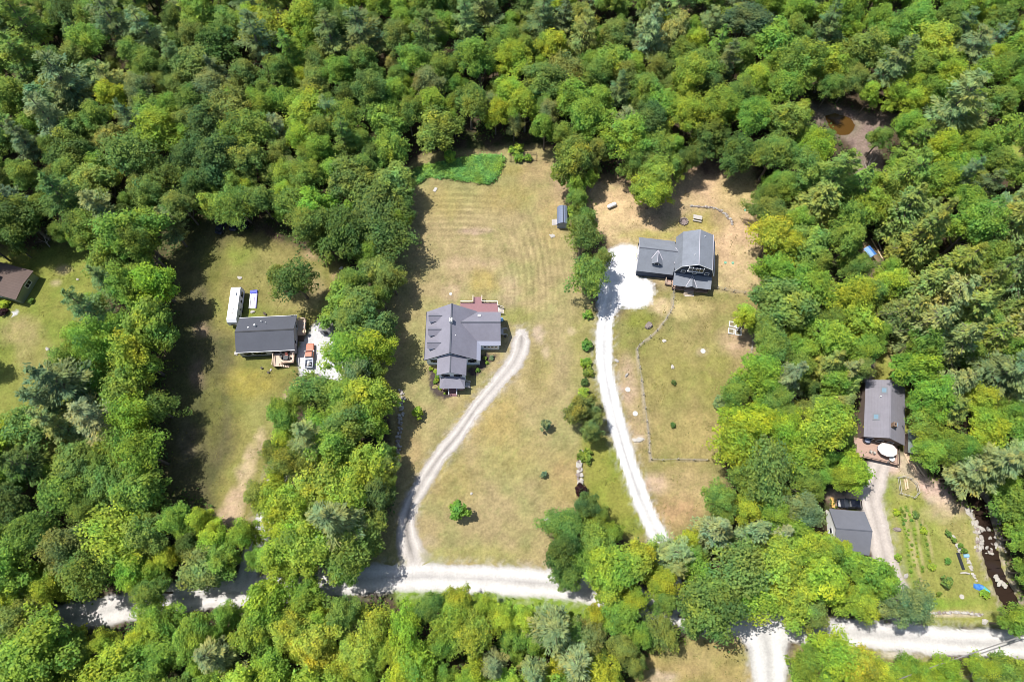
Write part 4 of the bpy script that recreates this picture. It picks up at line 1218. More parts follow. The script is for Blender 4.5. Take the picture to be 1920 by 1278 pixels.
p = G(579, 665, .9)
tk = thing('pickup_truck', 'old pickup truck with orange cab and grey bed loaded with junk', 'pickup truck', (-44.15, 53.0, 0), R(93))
MB().loft([ring(.75, .84, .45, 1.05), ring(1.2, .86, .42, 1.08), ring(2.3, .84, .42, 1.04), ring(2.62, .78, .45, .95)]).build('hood', PORANGE, tk, bevel=.04)
MB().loft([ring(-.75, .82, .5, 1.15, .05), ring(.8, .84, .5, 1.12, .05)]).build('cab', PORANGE, tk)
MB().loft([ring(-.75, .7, 1.66, 1.74, .03), ring(-.5, .72, 1.68, 1.8, .04), ring(.1, .72, 1.68, 1.8, .04), ring(.3, .7, 1.66, 1.74, .03)]).build('roof', PORANGE, tk)
MB().slab([(.3, -.68, 1.7), (.3, .68, 1.7), (.85, .76, 1.12), (.85, -.76, 1.12)], .04).build('windshield', GLASS, tk)
MB().slab([(-.74, -.68, 1.68), (-.74, .68, 1.68), (-.82, .74, 1.14), (-.82, -.74, 1.14)], .04).build('rear_window', GLASS, tk)
for s in (-1, 1):
    MB().slab([(-.7, s*.71, 1.68), (.28, s*.71, 1.68), (.7, s*.81, 1.12), (-.75, s*.81, 1.12)], .04).build('side_window', GLASS, tk)
    MB().box(2.56, 2.66, s*.56-.14, s*.56+.14, .7, .86).build('headlight', CHROME, tk)
    MB().box(.62, .8, s*.95-.1, s*.95+.1, 1.15, 1.32).build('mirror', CHROME, tk)
q = MB().box(-3.0, -.86, -.84, .84, .5, .58)
q.box(-3.0, -.86, -.86, -.74, .581, 1.1).box(-3.0, -.86, .74, .86, .581, 1.1).box(-1.25, -.86, -.739, .739, .581, 1.12).box(-3.0, -2.92, -.739, .739, .581, 1.08)
q.build('truck_bed', PGREY, tk)
wheels(tk, (-2.2, 1.75), .82, .36)
for nm, lb, x, y, m_, r in (('cargo_bag', 'white bag in the bed of the old orange pickup', -1.7, .1, WHITE, .3), ('cargo_bag', 'dark bag at the right side of the old pickup bed', -1.9, -.45, BLACKP, .26),
                            ('cargo_bag', 'grey-brown bag towards the tailgate of the old pickup', -2.35, .2, GREYWOOD, .3), ('cargo_bag', 'black bag by the tailgate of the old pickup', -2.5, -.4, BLACKP, .25)):
    wx, wy = tk.location.x+x*math.cos(R(93))-y*math.sin(R(93)), tk.location.y+x*math.sin(R(93))+y*math.cos(R(93))
    q = MB()
    secs = []
    for k in range(5):
        t_ = k/4
        rr = r*(.55+.5*math.sin(math.pi*(.25+.7*t_)))
        secs.append([(rr*(1+.18*math.sin(3*a+k)*1)*math.cos(a), rr*(1+.15*math.cos(2*a+k))*math.sin(a), t_*r*1.4) for a in [2*math.pi*j/9 for j in range(9)]])
    tag(q.loft(secs).build(nm, m_, None, smooth=True, loc=(wx, wy, .585)), lb, 'bag')

rv = thing('camper_trailer', 'long white camper trailer parked by the charcoal-roofed house', 'trailer', (-61.55, 64.1, 0), R(1.2))
prof = []
for y, zt in ((-4.35, 2.2), (-4.25, 2.7), (-3.7, 3.15), (3.9, 3.2), (4.25, 2.9), (4.35, 2.4)):
    prof.append((y, zt))
q = MB().prism([(y, z) for y, z in prof]+[(4.35, .7), (-4.1, .7), (-4.35, 1.1)], -1.1, 1.1, 'x')
q.build('body', mat('camper_wall', (.62, .63, .66), .5, .08, 1), rv, bevel=.05)
q = MB().slab([(-1.06, -3.7, 3.2), (1.06, -3.7, 3.2), (1.06, 3.9, 3.25), (-1.06, 3.9, 3.25)], .05)
q.build('roof_sheet', mat('camper_roof', (.74, .73, .72), .6, .1, 1), rv)
q = MB().slab([(-.95, -4.38, 2.05), (.95, -4.38, 2.05), (.95, -4.28, 2.6), (-.95, -4.28, 2.6)], .04)
MB().box(-.45, .45, -4.42, -4.37, 1.5, 2.1).build('window', GLASS, rv)
MB().box(-.35, .35, 2.0, 2.7, 3.255, 3.55).build('air_conditioner', WHITE, rv)
MB().box(-.2, .2, -1.4, -1.0, 3.255, 3.36).build('roof_vent', WHITE, rv)
MB().box(-.15, .2, -2.4, -2.1, 3.255, 3.34).build('roof_vent', GREYWOOD, rv)
for y0, y1, z0, z1 in ((2.2, 3.5, 1.5, 2.5), (.9, 1.5, 1.6, 2.3), (-1.0, -.6, 1.7, 2.2), (-2.6, -2.2, 1.7, 2.2)):
    MB().box(1.1, 1.13, y0, y1, z0, z1).build('window', GLASS, rv)
MB().box(1.1, 1.125, -.2, .5, .8, 2.6).build('door', mat('camper_door', (.66, .67, .7), .5, .06), rv)
MB().box(1.1, 1.115, -4.0, 4.2, 1.1, 1.25).build('stripe', mat('camper_stripe', (.25, .28, .36), .5, .1), rv)
q = MB().bar((-.5, 4.3, .6), (0, 5.5, .55), .1).bar((.5, 4.3, .6), (0, 5.5, .55), .1).cyl((0, 5.4), .06, 0, .8, 8)
q.build('tow_bar', BLACKP, rv)
wr_ = MB()
for y in (-.5, .45):
    for s in (-1, 1):
        n = 12
        A_ = [(s*.9, y+.34*math.cos(2*math.pi*k/n), .34+.34*math.sin(2*math.pi*k/n)) for k in range(n)]
        B_ = [(s*1.08, a[1], a[2]) for a in A_]
        q = MB().add(A_+B_, [tuple(range(n)), tuple(range(2*n-1, n-1, -1))]+[(k, (k+1) % n, (k+1) % n+n, k+n) for k in range(n)])
        q.build('wheel', RUBBER, rv)

p = G(629, 662, 1.5)
ct = thing('cargo_trailer', 'small white box trailer with dark tongue at the edge of the gravel yard', 'trailer', (p.x, p.y, 0), R(-15))
MB().prism([(-1.05, -.8), (-1.05, .9), (-.55, 1.5), (.55, 1.5), (1.05, .9), (1.05, -.8)], 0, 1, 'y').v
V8 = [(-1.05, -.85), (1.05, -.85), (1.05, 1.0), (.5, 1.55), (-.5, 1.55), (-1.05, 1.0)]
q = MB().add([(x, y, .5) for x, y in V8]+[(x, y, 2.0) for x, y in V8], [(5, 4, 3, 2, 1, 0), (6, 7, 8, 9, 10, 11)]+[(k, (k+1) % 6, (k+1) % 6+6, k+6) for k in range(6)])
q.build('body', PWHITE, ct, bevel=.06)
q = MB().bar((-.6, -.85, .5), (0, -2.1, .5), .12).bar((.6, -.85, .5), (0, -2.1, .5), .12).box(-.35, .35, -1.5, -1.0, .5, .85)
q.build('tongue', BLACKP, ct)
for s in (-1, 1):
    n = 12
    A_ = [(s*1.06, .3*math.cos(2*math.pi*k/n), .3+.3*math.sin(2*math.pi*k/n)) for k in range(n)]
    B_ = [(s*1.2, a[1], a[2]) for a in A_]
    MB().add(A_+B_, [tuple(range(n)), tuple(range(2*n-1, n-1, -1))]+[(k, (k+1) % n, (k+1) % n+n, k+n) for k in range(n)]).build('wheel', RUBBER, ct)

# ------------------------------------------------------------------ yard things
p = G(1147, 385.5, .5)
pt = thing('propane_tank', 'white propane tank lying on the straw yard', 'propane tank', (p.x, p.y, 0), R(26))
q = MB()
secs = []
for x, r in ((-1.25, .02), (-1.22, .2), (-1.08, .38), (-.85, .48), (.85, .48), (1.08, .38), (1.22, .2), (1.25, .02)):
    secs.append([(x, r*math.cos(2*math.pi*k/14), .68+r*math.sin(2*math.pi*k/14)) for k in range(14)])
q.loft(secs).build('tank', WHITE, pt, smooth=True)
MB().cyl((0, 0), .16, 1.1, 1.26, 10, .1).build('valve_cap', GREYWOOD, pt)
for x in (-.75, .75):
    MB().box(x-.1, x+.1, -.35, .35, 0, .26).build('foot', CONC, pt)

p = G(1308, 408.5, .6)
tb = thing('picnic_table', 'pale wooden picnic table on the grass behind the blue house', 'picnic table', (p.x, p.y, 0), R(-13))
for k in range(4):
    MB().box(-1.05, 1.05, -.42+k*.215, -.42+k*.215+.2, .72, .77).build('top_plank', GREYWOOD if k % 2 else STONEP, tb)
for s in (-1, 1):
    MB().box(-1.05, 1.05, s*.72-.14, s*.72+.14, .42, .47).build('bench', STONEP, tb)
    q = MB()
    for x in (-.75, .75):
        q.bar((x, s*.25, .72), (x, s*.6, 0), .09)
        q.bar((x, -.8, .4), (x, .8, .4), .07)
    q.build('leg', GREYWOOD, tb)


def blob_mesh(seed, n1=7, n2=9, sq=.62, jag=.28, name='stone'):
    rs = random.Random(seed)
    q = MB()
    secs = []
    ph = [rs.uniform(0, 6.28) for _ in range(6)]
    for i in range(1, n1):
        t = math.pi*i/n1
        row = []
        for j in range(n2):
            a = 2*math.pi*j/n2
            r = 1+jag*(.5*math.sin(2*a+ph[0]+t)+.35*math.sin(3*a+ph[1]-2*t)+.3*math.sin(5*t+ph[2])+rs.uniform(-.35, .35))
            row.append((r*math.sin(t)*math.cos(a)*1.1, r*math.sin(t)*math.sin(a)*.9, (-math.cos(t)*r*sq)))
        secs.append(row)
    q.loft(secs)
    return q.mesh(name)


STM = []
for k in range(8):
    me = blob_mesh(k, 5, 7)
    me.materials.append(STONE if k < 5 else STONEP)
    STM.append(me)
for k in (3, 4):
    STM[k].materials.clear()
    STM[k].materials.append(mat('brown_stone', (.25, .205, .185), .9, .4, 1.4, .15, bump=.5))


def stone_obj(px_, py_, r, label, cat='boulder', pale=False, name='boulder', group=None, flat=1.0):
    p = G(px_, py_)
    o = put(name, STM[random.randint(5, 7) if pale else random.randint(0, 4)], None, (p.x, p.y, r*.25), (random.uniform(-.2, .2), random.uniform(-.2, .2), random.uniform(0, 6.28)), (r, r*random.uniform(.7, 1), r*flat))
    return tag(o, label, cat, group)


stone_obj(1216, 611, .95, 'large grey boulder on the grass right of the white driveway bend')
stone_obj(1028, 976, .9, 'rounded grey boulder left of the roadside tree clump', pale=True)
stone_obj(1261, 688, .45, 'small white rock on the fenced lawn above a round bush', pale=True)
stone_obj(1199, 824, .8, 'flat pale rock between the white driveway and wire fence', pale=True, flat=.4)
stone_obj(1190, 825, .5, 'smaller pale rock left of the flat one by the driveway', pale=True, flat=.5)
stone_obj(1175, 703, .5, 'pinkish rock on bare ground right of the white driveway')
stone_obj(1245, 639, .45, 'low pale rock inside the bend of the wire fence', pale=True, flat=.4)
stone_obj(1156, 676, .5, 'flat grey rock at the edge of the white driveway', flat=.4)
stone_obj(1036, 443, .55, 'heap of pale stone on the lawn below the blue shed', pale=True, flat=.5)
stone_obj(1032, 441, .3, 'little pale stone left of the heap below the blue shed', pale=True)
stone_obj(474, 585, .5, 'white rock on the grass below the inflatable slide', pale=True)
stone_obj(443, 663, .5, 'pale rock at the left front corner of the charcoal-roofed house', pale=True)
stone_obj(884, 925, .3, 'tiny pale stone on the lawn above the young tree', pale=True)
stone_obj(450, 521, .55, 'pale stone at the shadow edge above the camper trailer', pale=True, flat=.5)
stone_obj(1682, 992, .75, 'grey boulder beside the garden rows near the garage drive', flat=.7)
stone_obj(1698, 1079, .6, 'grey rock at the bottom end of the garden rows', flat=.6)
stone_obj(1725, 1160, .5, 'pale stone beside the gravel road below the garden', pale=True)
stone_obj(146, 524, .35, 'small pale stone on the far left lawn', pale=True)
stone_obj(90, 655, .5, 'pale rock in the grass below the far left lawn', pale=True)
stone_obj(640, 503, .5, 'pale rock in the upper corner of the left yard', pale=True)
stone_obj(639, 520, .45, 'pale rock below another in the left yard corner', pale=True)
stone_obj(1845, 1165, .6, 'pale stone by the culvert next to the stream', pale=True)
for k, (x, y) in enumerate(((1177, 730), (1191, 775), (1318, 658), (845, 551))):
    p = G(x, y)
    tag(MB().cyl((0, 0), .55 if k < 3 else .35, -.02, .09, 16).build('septic_cover', CONC, None, loc=(p.x, p.y, 0)),
        ('round grey septic cover upper of the two between white driveway and fence', 'round grey septic cover lower of the two between white driveway and fence', 'round grey septic cover on the fenced lawn below the blue house', 'small round cover behind the grey-roofed house')[k], 'septic cover')
for k, (x, y) in enumerate(((1360, 492.5), (1374, 493), (1397, 394))):
    p = G(x, y)
    tag(MB().cyl((0, 0), .35, -.02, .14, 14, .3).build('plastic_cover', GREENP, None, loc=(p.x, p.y, 0)),
        ('green plastic lid left of its twin on the straw yard', 'green plastic lid right of its twin on the straw yard', 'pale green plastic lid near the right trees of the straw yard')[k], 'cover')
p = G(816, 356)
tag(MB().box(-.35, .35, -.6, .6, .02, .16).build('wooden_board', GREYWOOD, None, loc=(p.x, p.y, 0)), 'grey wooden board on the lawn below the green weed patch', 'board').rotation_euler.z = R(-25)

# fire pit
p = G(1282, 416)
fp_ = thing('fire_pit', 'round stone fire pit at the shadow edge behind the blue house', 'fire pit', (p.x, p.y, 0))
MB().cyl((0, 0), .65, -.02, .12, 14).build('ash', mat('ash', (.22, .17, .16), .95, .5, 3), fp_)
for k in range(12):
    a = 2*math.pi*k/12
    put('stone', STM[3+k % 2], fp_, (.88*math.cos(a), .88*math.sin(a), .2), (0, 0, a*3), (.27, .25, .42))


def stone_row(name, label, path, n, r, width=.4, pale=.3, jitter=.5, cat='stone wall'):
    P = smooth_path(path, .3)
    root = thing(name, label, cat, (P[0].x, P[0].y, 0))
    for k in range(n):
        q = P[min(len(P)-1, int((k+.5)/n*len(P)))]
        for row in range(2):
            s = r*random.uniform(.7, 1.3)
            put('stone', STM[random.randint(5, 7) if random.random() < pale else random.randint(0, 4)], root,
                (q.x-P[0].x+random.uniform(-1, 1)*width*jitter+(row-.5)*width, q.y-P[0].y+random.uniform(-1, 1)*width*.4, s*(.35+random.random()*.4)),
                (random.uniform(-.3, .3), random.uniform(-.3, .3), random.uniform(0, 6.28)), (s, s*random.uniform(.7, 1), s*.8))
    return root


stone_row('stone_wall', 'curved grey stone retaining wall behind the picnic table', [(1296, 387), (1315, 388), (1334, 390), (1350, 395), (1362, 404), (1370, 413), (1373, 421)], 26, .29, .3, .1)
stone_row('stone_wall', 'old fieldstone wall half in tree shade left of the house driveway', [(751, 732), (755, 745), (753, 760), (751, 790), (748, 820), (746, 850), (743, 870), (739, 890)], 38, .34, .4, .12)
stone_row('stone_wall', 'pale stone row between the dry lawn and the white driveway lawn', [(1089, 848), (1088, 862), (1087, 880), (1087, 905)], 14, .48, .4, .75)
stone_row('stone_wall', 'rough stone bank along the garage wall left side', [(1551, 960), (1555, 970), (1561, 985), (1566, 992)], 8, .4, .3, .7)
stone_row('stone_border', 'line of pale stones near the blue tarp beside the stream', [(1786, 1005), (1793, 1020), (1799, 1034)], 9, .26, .2, .9)
stone_row('stone_border', 'line of pale stones running down to the blue and green tarp', [(1812, 1040), (1816, 1055), (1822, 1072), (1830, 1088)], 11, .26, .2, .9)
stone_row('stone_border', 'pale stone culvert edge along the road below the garden', [(1745, 1150), (1775, 1148), (1810, 1148), (1840, 1152)], 16, .3, .25, .6)

# stream stones
sp2 = smooth_path(STREAM[1:5], .5)
for k in range(74):
    q = sp2[random.randint(0, len(sp2)-1)]
    px_, py_ = Pv(q.x, q.y)
    side = random.choice((-1, -1, 1))
    off = random.uniform(1.2, 3.0)*side if random.random() < .75 else random.uniform(-.8, .8)
    if abs(off) < 1.1 and not (985 < py_ < 1040):
        off = 2.2*side
    s = random.uniform(.22, .62)
    o = put('stream_stone', STM[random.choice((5, 2, 1, 6, 3, 0))], None, (q.x+off, q.y+random.uniform(-.4, .4), -.1 if abs(off) > 1.2 else -.28), (random.uniform(-.3, .3), random.uniform(-.3, .3), random.uniform(0, 6.28)), (s, s*random.uniform(.6, 1), s*.7))
    tag(o, 'pale rounded stone on the bank of the dark stream', 'stone', 'stones along the stream')
for k, (x, y) in enumerate(((1869, 1086), (1875, 1090), (1880, 1094), (1872, 1095), (1884, 1098), (1866, 1080))):
    stone_obj(x, y, .5, 'pale stone of the little dam across the dark stream', 'stone', True, 'stream_stone', 'stones of the little stream dam')

# wire fences with posts
FLAB = ['thin wire fence with wooden posts bending round the lawn below the blue house', 'short wire fence right of the blue house front corner', 'wire fence at the tree edge below the garden beds']
FCOL = [WIRE, WIRE, GREYWOOD]
for k, pth in enumerate(FENCE_PATHS):
    P = smooth_path(pth, 2.6)
    root = thing('wire_fence', FLAB[k], 'fence', (P[0].x, P[0].y, 0))
    o0 = P[0]
    pm = MB().box(-.06, .06, -.06, .06, 0, 1.25).mesh('post')
    pm.materials.append(GREYWOOD)
    for q in P:
        put('post', pm, root, (q.x-o0.x, q.y-o0.y, 0), (random.uniform(-.05, .05), random.uniform(-.05, .05), random.uniform(0, 1)))
    for h in (.35, .75, 1.15):
        q = MB()
        for a, b in zip(P[:-1], P[1:]):
            q.bar((a.x-o0.x, a.y-o0.y, h), (b.x-o0.x, b.y-o0.y, h), .018)
        q.build('wire', FCOL[k], root)

# raised beds
for k, (x, y, lb) in enumerate(((1373.0, 607.5, 'upper left'), (1385.2, 611, 'upper right'), (1371.3, 620.5, 'lower left'), (1384.5, 623, 'lower right'))):
    p = G(x, y, .3)
    rb = thing('raised_bed', 'white-framed square garden bed, '+lb+' of the four by the tree', 'raised bed', (p.x, p.y, 0), R(-7), 'raised beds at the tree edge')
    for a, (x0, x1, y0, y1) in enumerate(((-.66, .66, -.66, -.5), (-.66, .66, .5, .66), (-.66, -.5, -.499, .499), (.5, .66, -.499, .499))):
        MB().box(x0, x1, y0, y1, 0, .36).build('board', WHITE, rb)
    MB().box(-.5, .5, -.5, .5, .05, .26).build('soil', mat('grassy_soil', (.19, .16, .09), .95, .5, 4), rb)

# garden enclosure of poles
p = G(1700, 912)
ge = thing('pole_enclosure', 'weathered wooden pole frame standing on the garden lawn', 'garden frame', (p.x, p.y, 0), R(-4))
pts = [(-1.75, -1.6), (-1.75, 1.7), (-.6, 1.9), (.8, 1.5), (1.7, .6), (1.9, -1.2), (.9, -2.3), (-.4, -1.9)]
for a, b in zip(pts, pts[1:]+pts[:1]):
    MB().box(a[0]-.05, a[0]+.05, a[1]-.05, a[1]+.05, 0, 1.2).build('post', GREYWOOD, ge)
    MB().bar((a[0], a[1], 1.1), (b[0], b[1], 1.1), .06).bar((a[0], a[1], .5), (b[0], b[1], .5), .05).build('rail', GREYWOOD, ge)
MB().box(-.35, -.15, -.6, 1.5, .02, .14).box(.05, .3, -.4, 1.6, .02, .14).build('plank', LOGW, ge)

# logs and planks by the cabin
logm = MB().tube([(0, -2.2, .14), (0, 2.2, .14)], [.15, .13], 8).mesh('log')
logm.materials.append(LOGW)
for k, (x, y, a, z) in enumerate(((1703, 866, 14, 0), (1706.5, 867, 15, 0), (1710, 868, 17, 0), (1713.5, 870, 13, 0), (1708, 866, 18, .24), (1719, 872, 24, 0), (1722, 876, 26, 0))):
    p = G(x, y)
    tag(put('log', logm, None, (p.x, p.y, z), (0, 0, R(a)), (1, .9+.05*(k % 3), 1)), 'peeled log lying in the loose pile below the cabin', 'log', 'log pile below the cabin')
for k, (x, y, a, L_) in enumerate(((1702, 829, 13, 1.9), (1707.5, 842, 16, 2.1), (1712, 851, 17, 1.5))):
    p = G(x, y)
    o = MB().box(-.28, .28, -L_, L_, .02, .3).build('lumber_board', LOGW if k > 1 else mat('pale_lumber', (.55, .46, .36), .85, .2), None, loc=(p.x, p.y, 0))
    o.rotation_euler.z = R(a)
    tag(o, ('pale lumber stack right of the cabin, nearest its roof edge', 'long pale lumber stack beside the green flat shed', 'orange-brown lumber stack at the bottom corner of the flat shed')[k], 'lumber')

# parasol and things on the cabin deck
p = G(1666, 842, 3.0)
ps = thing('parasol', 'large pale ten-sided parasol over the cabin deck', 'parasol', (p.x, p.y, .9), R(-14))
n = 10
rim_ = [(2.0*math.cos(2*math.pi*(k+.5)/n), 1.45*math.sin(2*math.pi*(k+.5)/n), 1.75) for k in range(n)]
MB().add(rim_+[(0, 0, 2.2)]+[(x, y, z-.14) for x, y, z in rim_], [(k, (k+1) % n, n) for k in range(n)]+[(k, k+n+1, (k+1) % n+n+1, (k+1) % n) for k in range(n)]).build('canopy', FABRIC, ps)
MB().cyl((0, 0), .04, 0, 2.15, 8).build('pole', GREYWOOD, ps)
q = MB()
for r_k in rim_:
    q.bar((0, 0, 2.12), (r_k[0]*.98, r_k[1]*.98, 1.7), .03)
q.build('rib', GREYWOOD, ps)
MB().cyl((0, 0), .3, 0, .1, 12).build('base', CONC, ps)


def chair(label, p, rot, m_, z=0.0, cat='chair'):
    t = thing('chair', label, cat, (p.x, p.y, z), rot)
    MB().box(-.28, .28, -.28, .28, .38, .44).build('seat', m_, t)
    MB().box(-.28, .28, .24, .31, .45, .95).build('backrest', m_, t)
    for x in (-.24, .24):
        for y in (-.24, .24):
            MB().box(x-.03, x+.03, y-.03, y+.03, 0, .38).build('leg', m_, t)
    return t


def table(label, p, r, m_, z=0.0):
    t = thing('table', label, 'table', (p.x, p.y, z))
    MB().cyl((0, 0), r, .68, .74, 16).build('tabletop', m_, t)
    MB().cyl((0, 0), .07, 0, .68, 8).cyl((0, 0), r*.45, 0, .05, 12).build('base', m_, t)
    return t


table('dark round table on the pale deck of the charcoal-roofed house', G(536, 670, 1.9), .55, BLACKP, 1.2)
chair('dark chair left of the round deck table', G(531.5, 672, 1.6), R(80), BLACKP, 1.2)
chair('dark chair right of the round deck table', G(542, 670.5, 1.6), R(-80), BLACKP, 1.2)
chair('dark chair alone near the house wall on the pale front deck', G(526.5, 667, 1.6), R(10), BLACKP, 1.2)
chair('reddish chair behind the round deck table', G(537.5, 665.5, 1.6), R(0), mat('red_chair', (.4, .12, .09), .6, .1), 1.2)
chair('dark chair on the side deck near its top corner', G(571, 606, 1.4), R(-60), BLACKP, 1.0)
chair('dark blue chair on the side deck near its steps', G(570.5, 613, 1.4), R(-100), PDARK, 1.0)
o = table('small wooden table on the side deck of the charcoal-roofed house', G(571.5, 622, 1.4), .4, LOGW, 1.0)
chair('blue chair beside the parasol on the cabin deck', G(1648.5, 840, 1.3), R(70), PLASTIC_BLUE, .9)
chair('pale lounge chair on the open part of the cabin deck', G(1632.5, 846.5, 1.2), R(60), STONEP, .9)
chair('second pale chair right of the lounge chair on the cabin deck', G(1639, 848.5, 1.2), R(100), STONEP, .9)
table('pale table under the lower edge of the parasol', G(1672, 859.5, 1.5), .55, WHITE, .9)
p = G(1625.5, 825, 1.3)
ht = thing('hot_tub', 'dark round tub at the upper left of the cabin deck', 'tub', (p.x, p.y, .9))
MB().cyl((0, 0), .75, 0, .7, 18).build('shell', PDARK, ht)
MB().cyl((0, 0), .6, .7, .73, 18).build('cover', mat('tub_cover', (.2, .22, .3), .5, .1), ht)
p = G(1662, 868)
bq = thing('barbecue', 'small dark barbecue on the dirt below the cabin deck', 'barbecue', (p.x, p.y, 0))
q = MB()
secs = []
for z, r in ((.65, .1), (.7, .25), (.85, .33), (1.0, .26), (1.06, .05)):
    secs.append([(r*math.cos(2*math.pi*k/12), r*math.sin(2*math.pi*k/12), z) for k in range(12)])
q.loft(secs).build('bowl', mat('grey_enamel', (.12, .13, .14), .4, .1), bq)
q = MB()
for k in range(3):
    a = 2.1*k
    q.bar((.15*math.cos(a), .15*math.sin(a), .7), (.35*math.cos(a), .35*math.sin(a), 0), .04)
q.build('leg', BLACKP, bq)

# inflatable slide
p = G(475.5, 562)
sl_t = thing('water_slide', 'white inflatable water slide with blue end lying beside the camper trailer', 'inflatable slide', (p.x, p.y, 0), R(4))
MB().box(-.75, .75, -2.2, 1.5, .02, .16).build('mat', mat('white_vinyl', (.74, .68, .70), .4, .08), sl_t, bevel=.05)
for s in (-1, 1):
    MB().tube([(s*.72, -2.2, .2), (s*.7, 0, .22), (s*.72, 1.5, .2)], [.17, .17, .17], 8).build('side_tube', mat('lilac_vinyl', (.45, .42, .72), .4, .1) if s > 0 else WHITE, sl_t, smooth=True)
MB().box(-.85, .85, 1.505, 2.3, .02, .45).build('end_pillow', mat('royal_blue_vinyl', (.07, .09, .55), .4, .1), sl_t, bevel=.12)
MB().box(.1, .3, -1.2, .6, .161, .17).build('stripe', mat('purple_print', (.22, .16, .5), .5, .1), sl_t)
# buckets and bits
for x, y, lb, m_ in ((498, 590, 'dark bucket behind the charcoal-roofed house', BLACKP), (496.5, 588, 'little dark pot beside the bucket behind the charcoal-roofed house', BLACKP), (947, 631, 'dark round pot at the garage wing side wall', BLACKP),
                     (504, 698.5, 'black pot on the grass below the pale deck', BLACKP), (491.5, 690.5, 'dark pot left of the pale deck stairs', BLACKP)):
    p = G(x, y)
    q = thing('bucket', lb, 'bucket', (p.x, p.y, 0))
    MB().cyl((0, 0), .2, 0, .4, 12, .26).build('body', m_, q)
    MB().cyl((0, 0), .2, .38, .405, 12).build('soil', SOIL, q)
p = G(940.5, 599, .6)
bb = thing('barrel', 'light blue rain barrel at the side wall of the garage wing', 'barrel', (p.x, p.y, 0))
q = MB()
q.loft([[(r*math.cos(2*math.pi*k/14), r*math.sin(2*math.pi*k/14), z) for k in range(14)] for z, r in ((0, .36), (.5, .44), (1.0, .36))]).build('body', PLASTIC_LBLUE, bb, smooth=True)
MB().cyl((0, 0), .34, 1.0, 1.04, 14).build('lid', PLASTIC_LBLUE, bb)
p = G(508, 693.5)
tag(put('small_stone', STM[6], None, (p.x, p.y, .1), (0, 0, 1), (.3, .25, .2)), 'pale stone on the grass below the pale deck', 'stone')

# play set / tarps
p = G(1628.5, 474, 1.6)
pl = thing('play_tower', 'small wooden play tower with bright blue roof among the right trees', 'play tower', (p.x, p.y, 0), R(28))
MB().slab([(-.95, -1.3, 2.3), (0, -1.3, 2.8), (0, 1.2, 2.8), (-.95, 1.2, 2.3)], .05).slab([(0, -1.3, 2.8), (.95, -1.3, 2.3), (.95, 1.2, 2.3), (0, 1.2, 2.8)], .05).build('roof', PLASTIC_BLUE, pl)
MB().box(-.8, .8, -1.1, 1.1, 1.1, 1.2).build('floor', WOOD, pl)
for x in (-.8, .8):
    for y in (-1.1, 1.1):
        MB().box(x-.06, x+.06, y-.06, y+.06, 0, 2.32).build('post', WOOD, pl)
MB().bar((-.25, -1.1, 1.15), (-.25, -3.2, .05), .12).bar((.35, -1.1, 1.15), (.35, -3.4, .05), .12).build('ladder', WOOD, pl)
for k, (a, b, c) in enumerate((((1633, 448), (1654, 485), LOGW), ((1645, 452), (1652, 470), GREYWOOD))):
    pa, pb = G(*a), G(*b)
    mid = (pa+pb)/2
    o = MB().tube([pa-mid+Vector((0, 0, .15)), pb-mid+Vector((0, 0, .15))], [.16, .13], 8).build('log', c, None, loc=(mid.x, mid.y, 0))
    tag(o, ('long pale pole lying in the grass right of the blue-roofed play tower', 'short grey pole beside the long one near the play tower')[k], 'pole')
for k, (a, b) in enumerate((((1694, 576), (1699, 612)), ((1701, 578), (1706, 606)))):
    pa, pb = G(*a), G(*b)
    mid = (pa+pb)/2
    o = MB().tube([pa-mid+Vector((0, 0, .2)), pb-mid+Vector((0, 0, .2))], [.2, .15], 8).build('log', GREYWOOD, None, loc=(mid.x, mid.y, 0))
    tag(o, ('pale fallen log left of its twin in the right woods path', 'pale fallen log right of its twin in the right woods path')[k], 'log')
p = G(1839, 1101)
o = MB().loft([[(x, -.55+.1*math.sin(x*3), .02), (x, .5+.12*math.cos(x*2), .02), (x, .3, .32+.1*math.sin(x*5)), (x, -.3, .28+.1*math.cos(x*4))] for x in (-1.4, -.9, -.3, .3)]).build('tarp', PLASTIC_BLUE, None, loc=(p.x, p.y, 0))
o.rotation_euler.z = R(-18)
tag(o, 'crumpled blue tarp on the grass near the stream', 'tarp')
p = G(1847, 1105)
o = MB().loft([[(x, -.45, .02), (x, .5, .02), (x, .3, .3+.08*math.sin(x*7)), (x, -.25, .26)] for x in (-.6, -.1, .5, .8)]).build('tarp', mat('teal_plastic', (.10, .42, .42), .5, .15), None, loc=(p.x, p.y, 0))
o.rotation_euler.z = R(-45)
tag(o, 'crumpled teal tarp right of the blue one near the stream', 'tarp')
pa, pb = G(1796, 1037), G(1806, 1066)
mid = (pa+pb)/2
o = MB().loft([[(x, -.32, .02), (x, .32, .02), (x, .22, .2+.05*math.sin(y_*3)), (x, -.2, .22)] for y_, x in enumerate((-1.6, -1.0, -.3, .4, 1.1, 1.6))]).build('plastic_sheet', BLACKP, None, loc=(mid.x, mid.y, 0))
o.rotation_euler.z = math.atan2(pb.y-pa.y, pb.x-pa.x)
tag(o, 'long black plastic sheet folded on the garden lawn', 'plastic sheet')
p = G(1811, 1041)
o = MB().loft([[(x, -.4, .02), (x, .4, .02), (x, .2, .35), (x, -.2, .3)] for x in (-.5, 0, .5)]).build('tarp', PLASTIC_LBLUE, None, loc=(p.x, p.y, 0))
tag(o, 'small light blue tarp at the top of the garden stone line', 'tarp')
p = G(1808, 1074)
o = MB().tube([(-.9, 0, .2), (0, .1, .25), (.9, -.1, .2)], [.14, .2, .16], 7).build('driftwood', STONEP, None, loc=(p.x, p.y, 0))
tag(o, 'pale driftwood log below the black plastic sheet', 'driftwood')
p = G(1803, 1118)
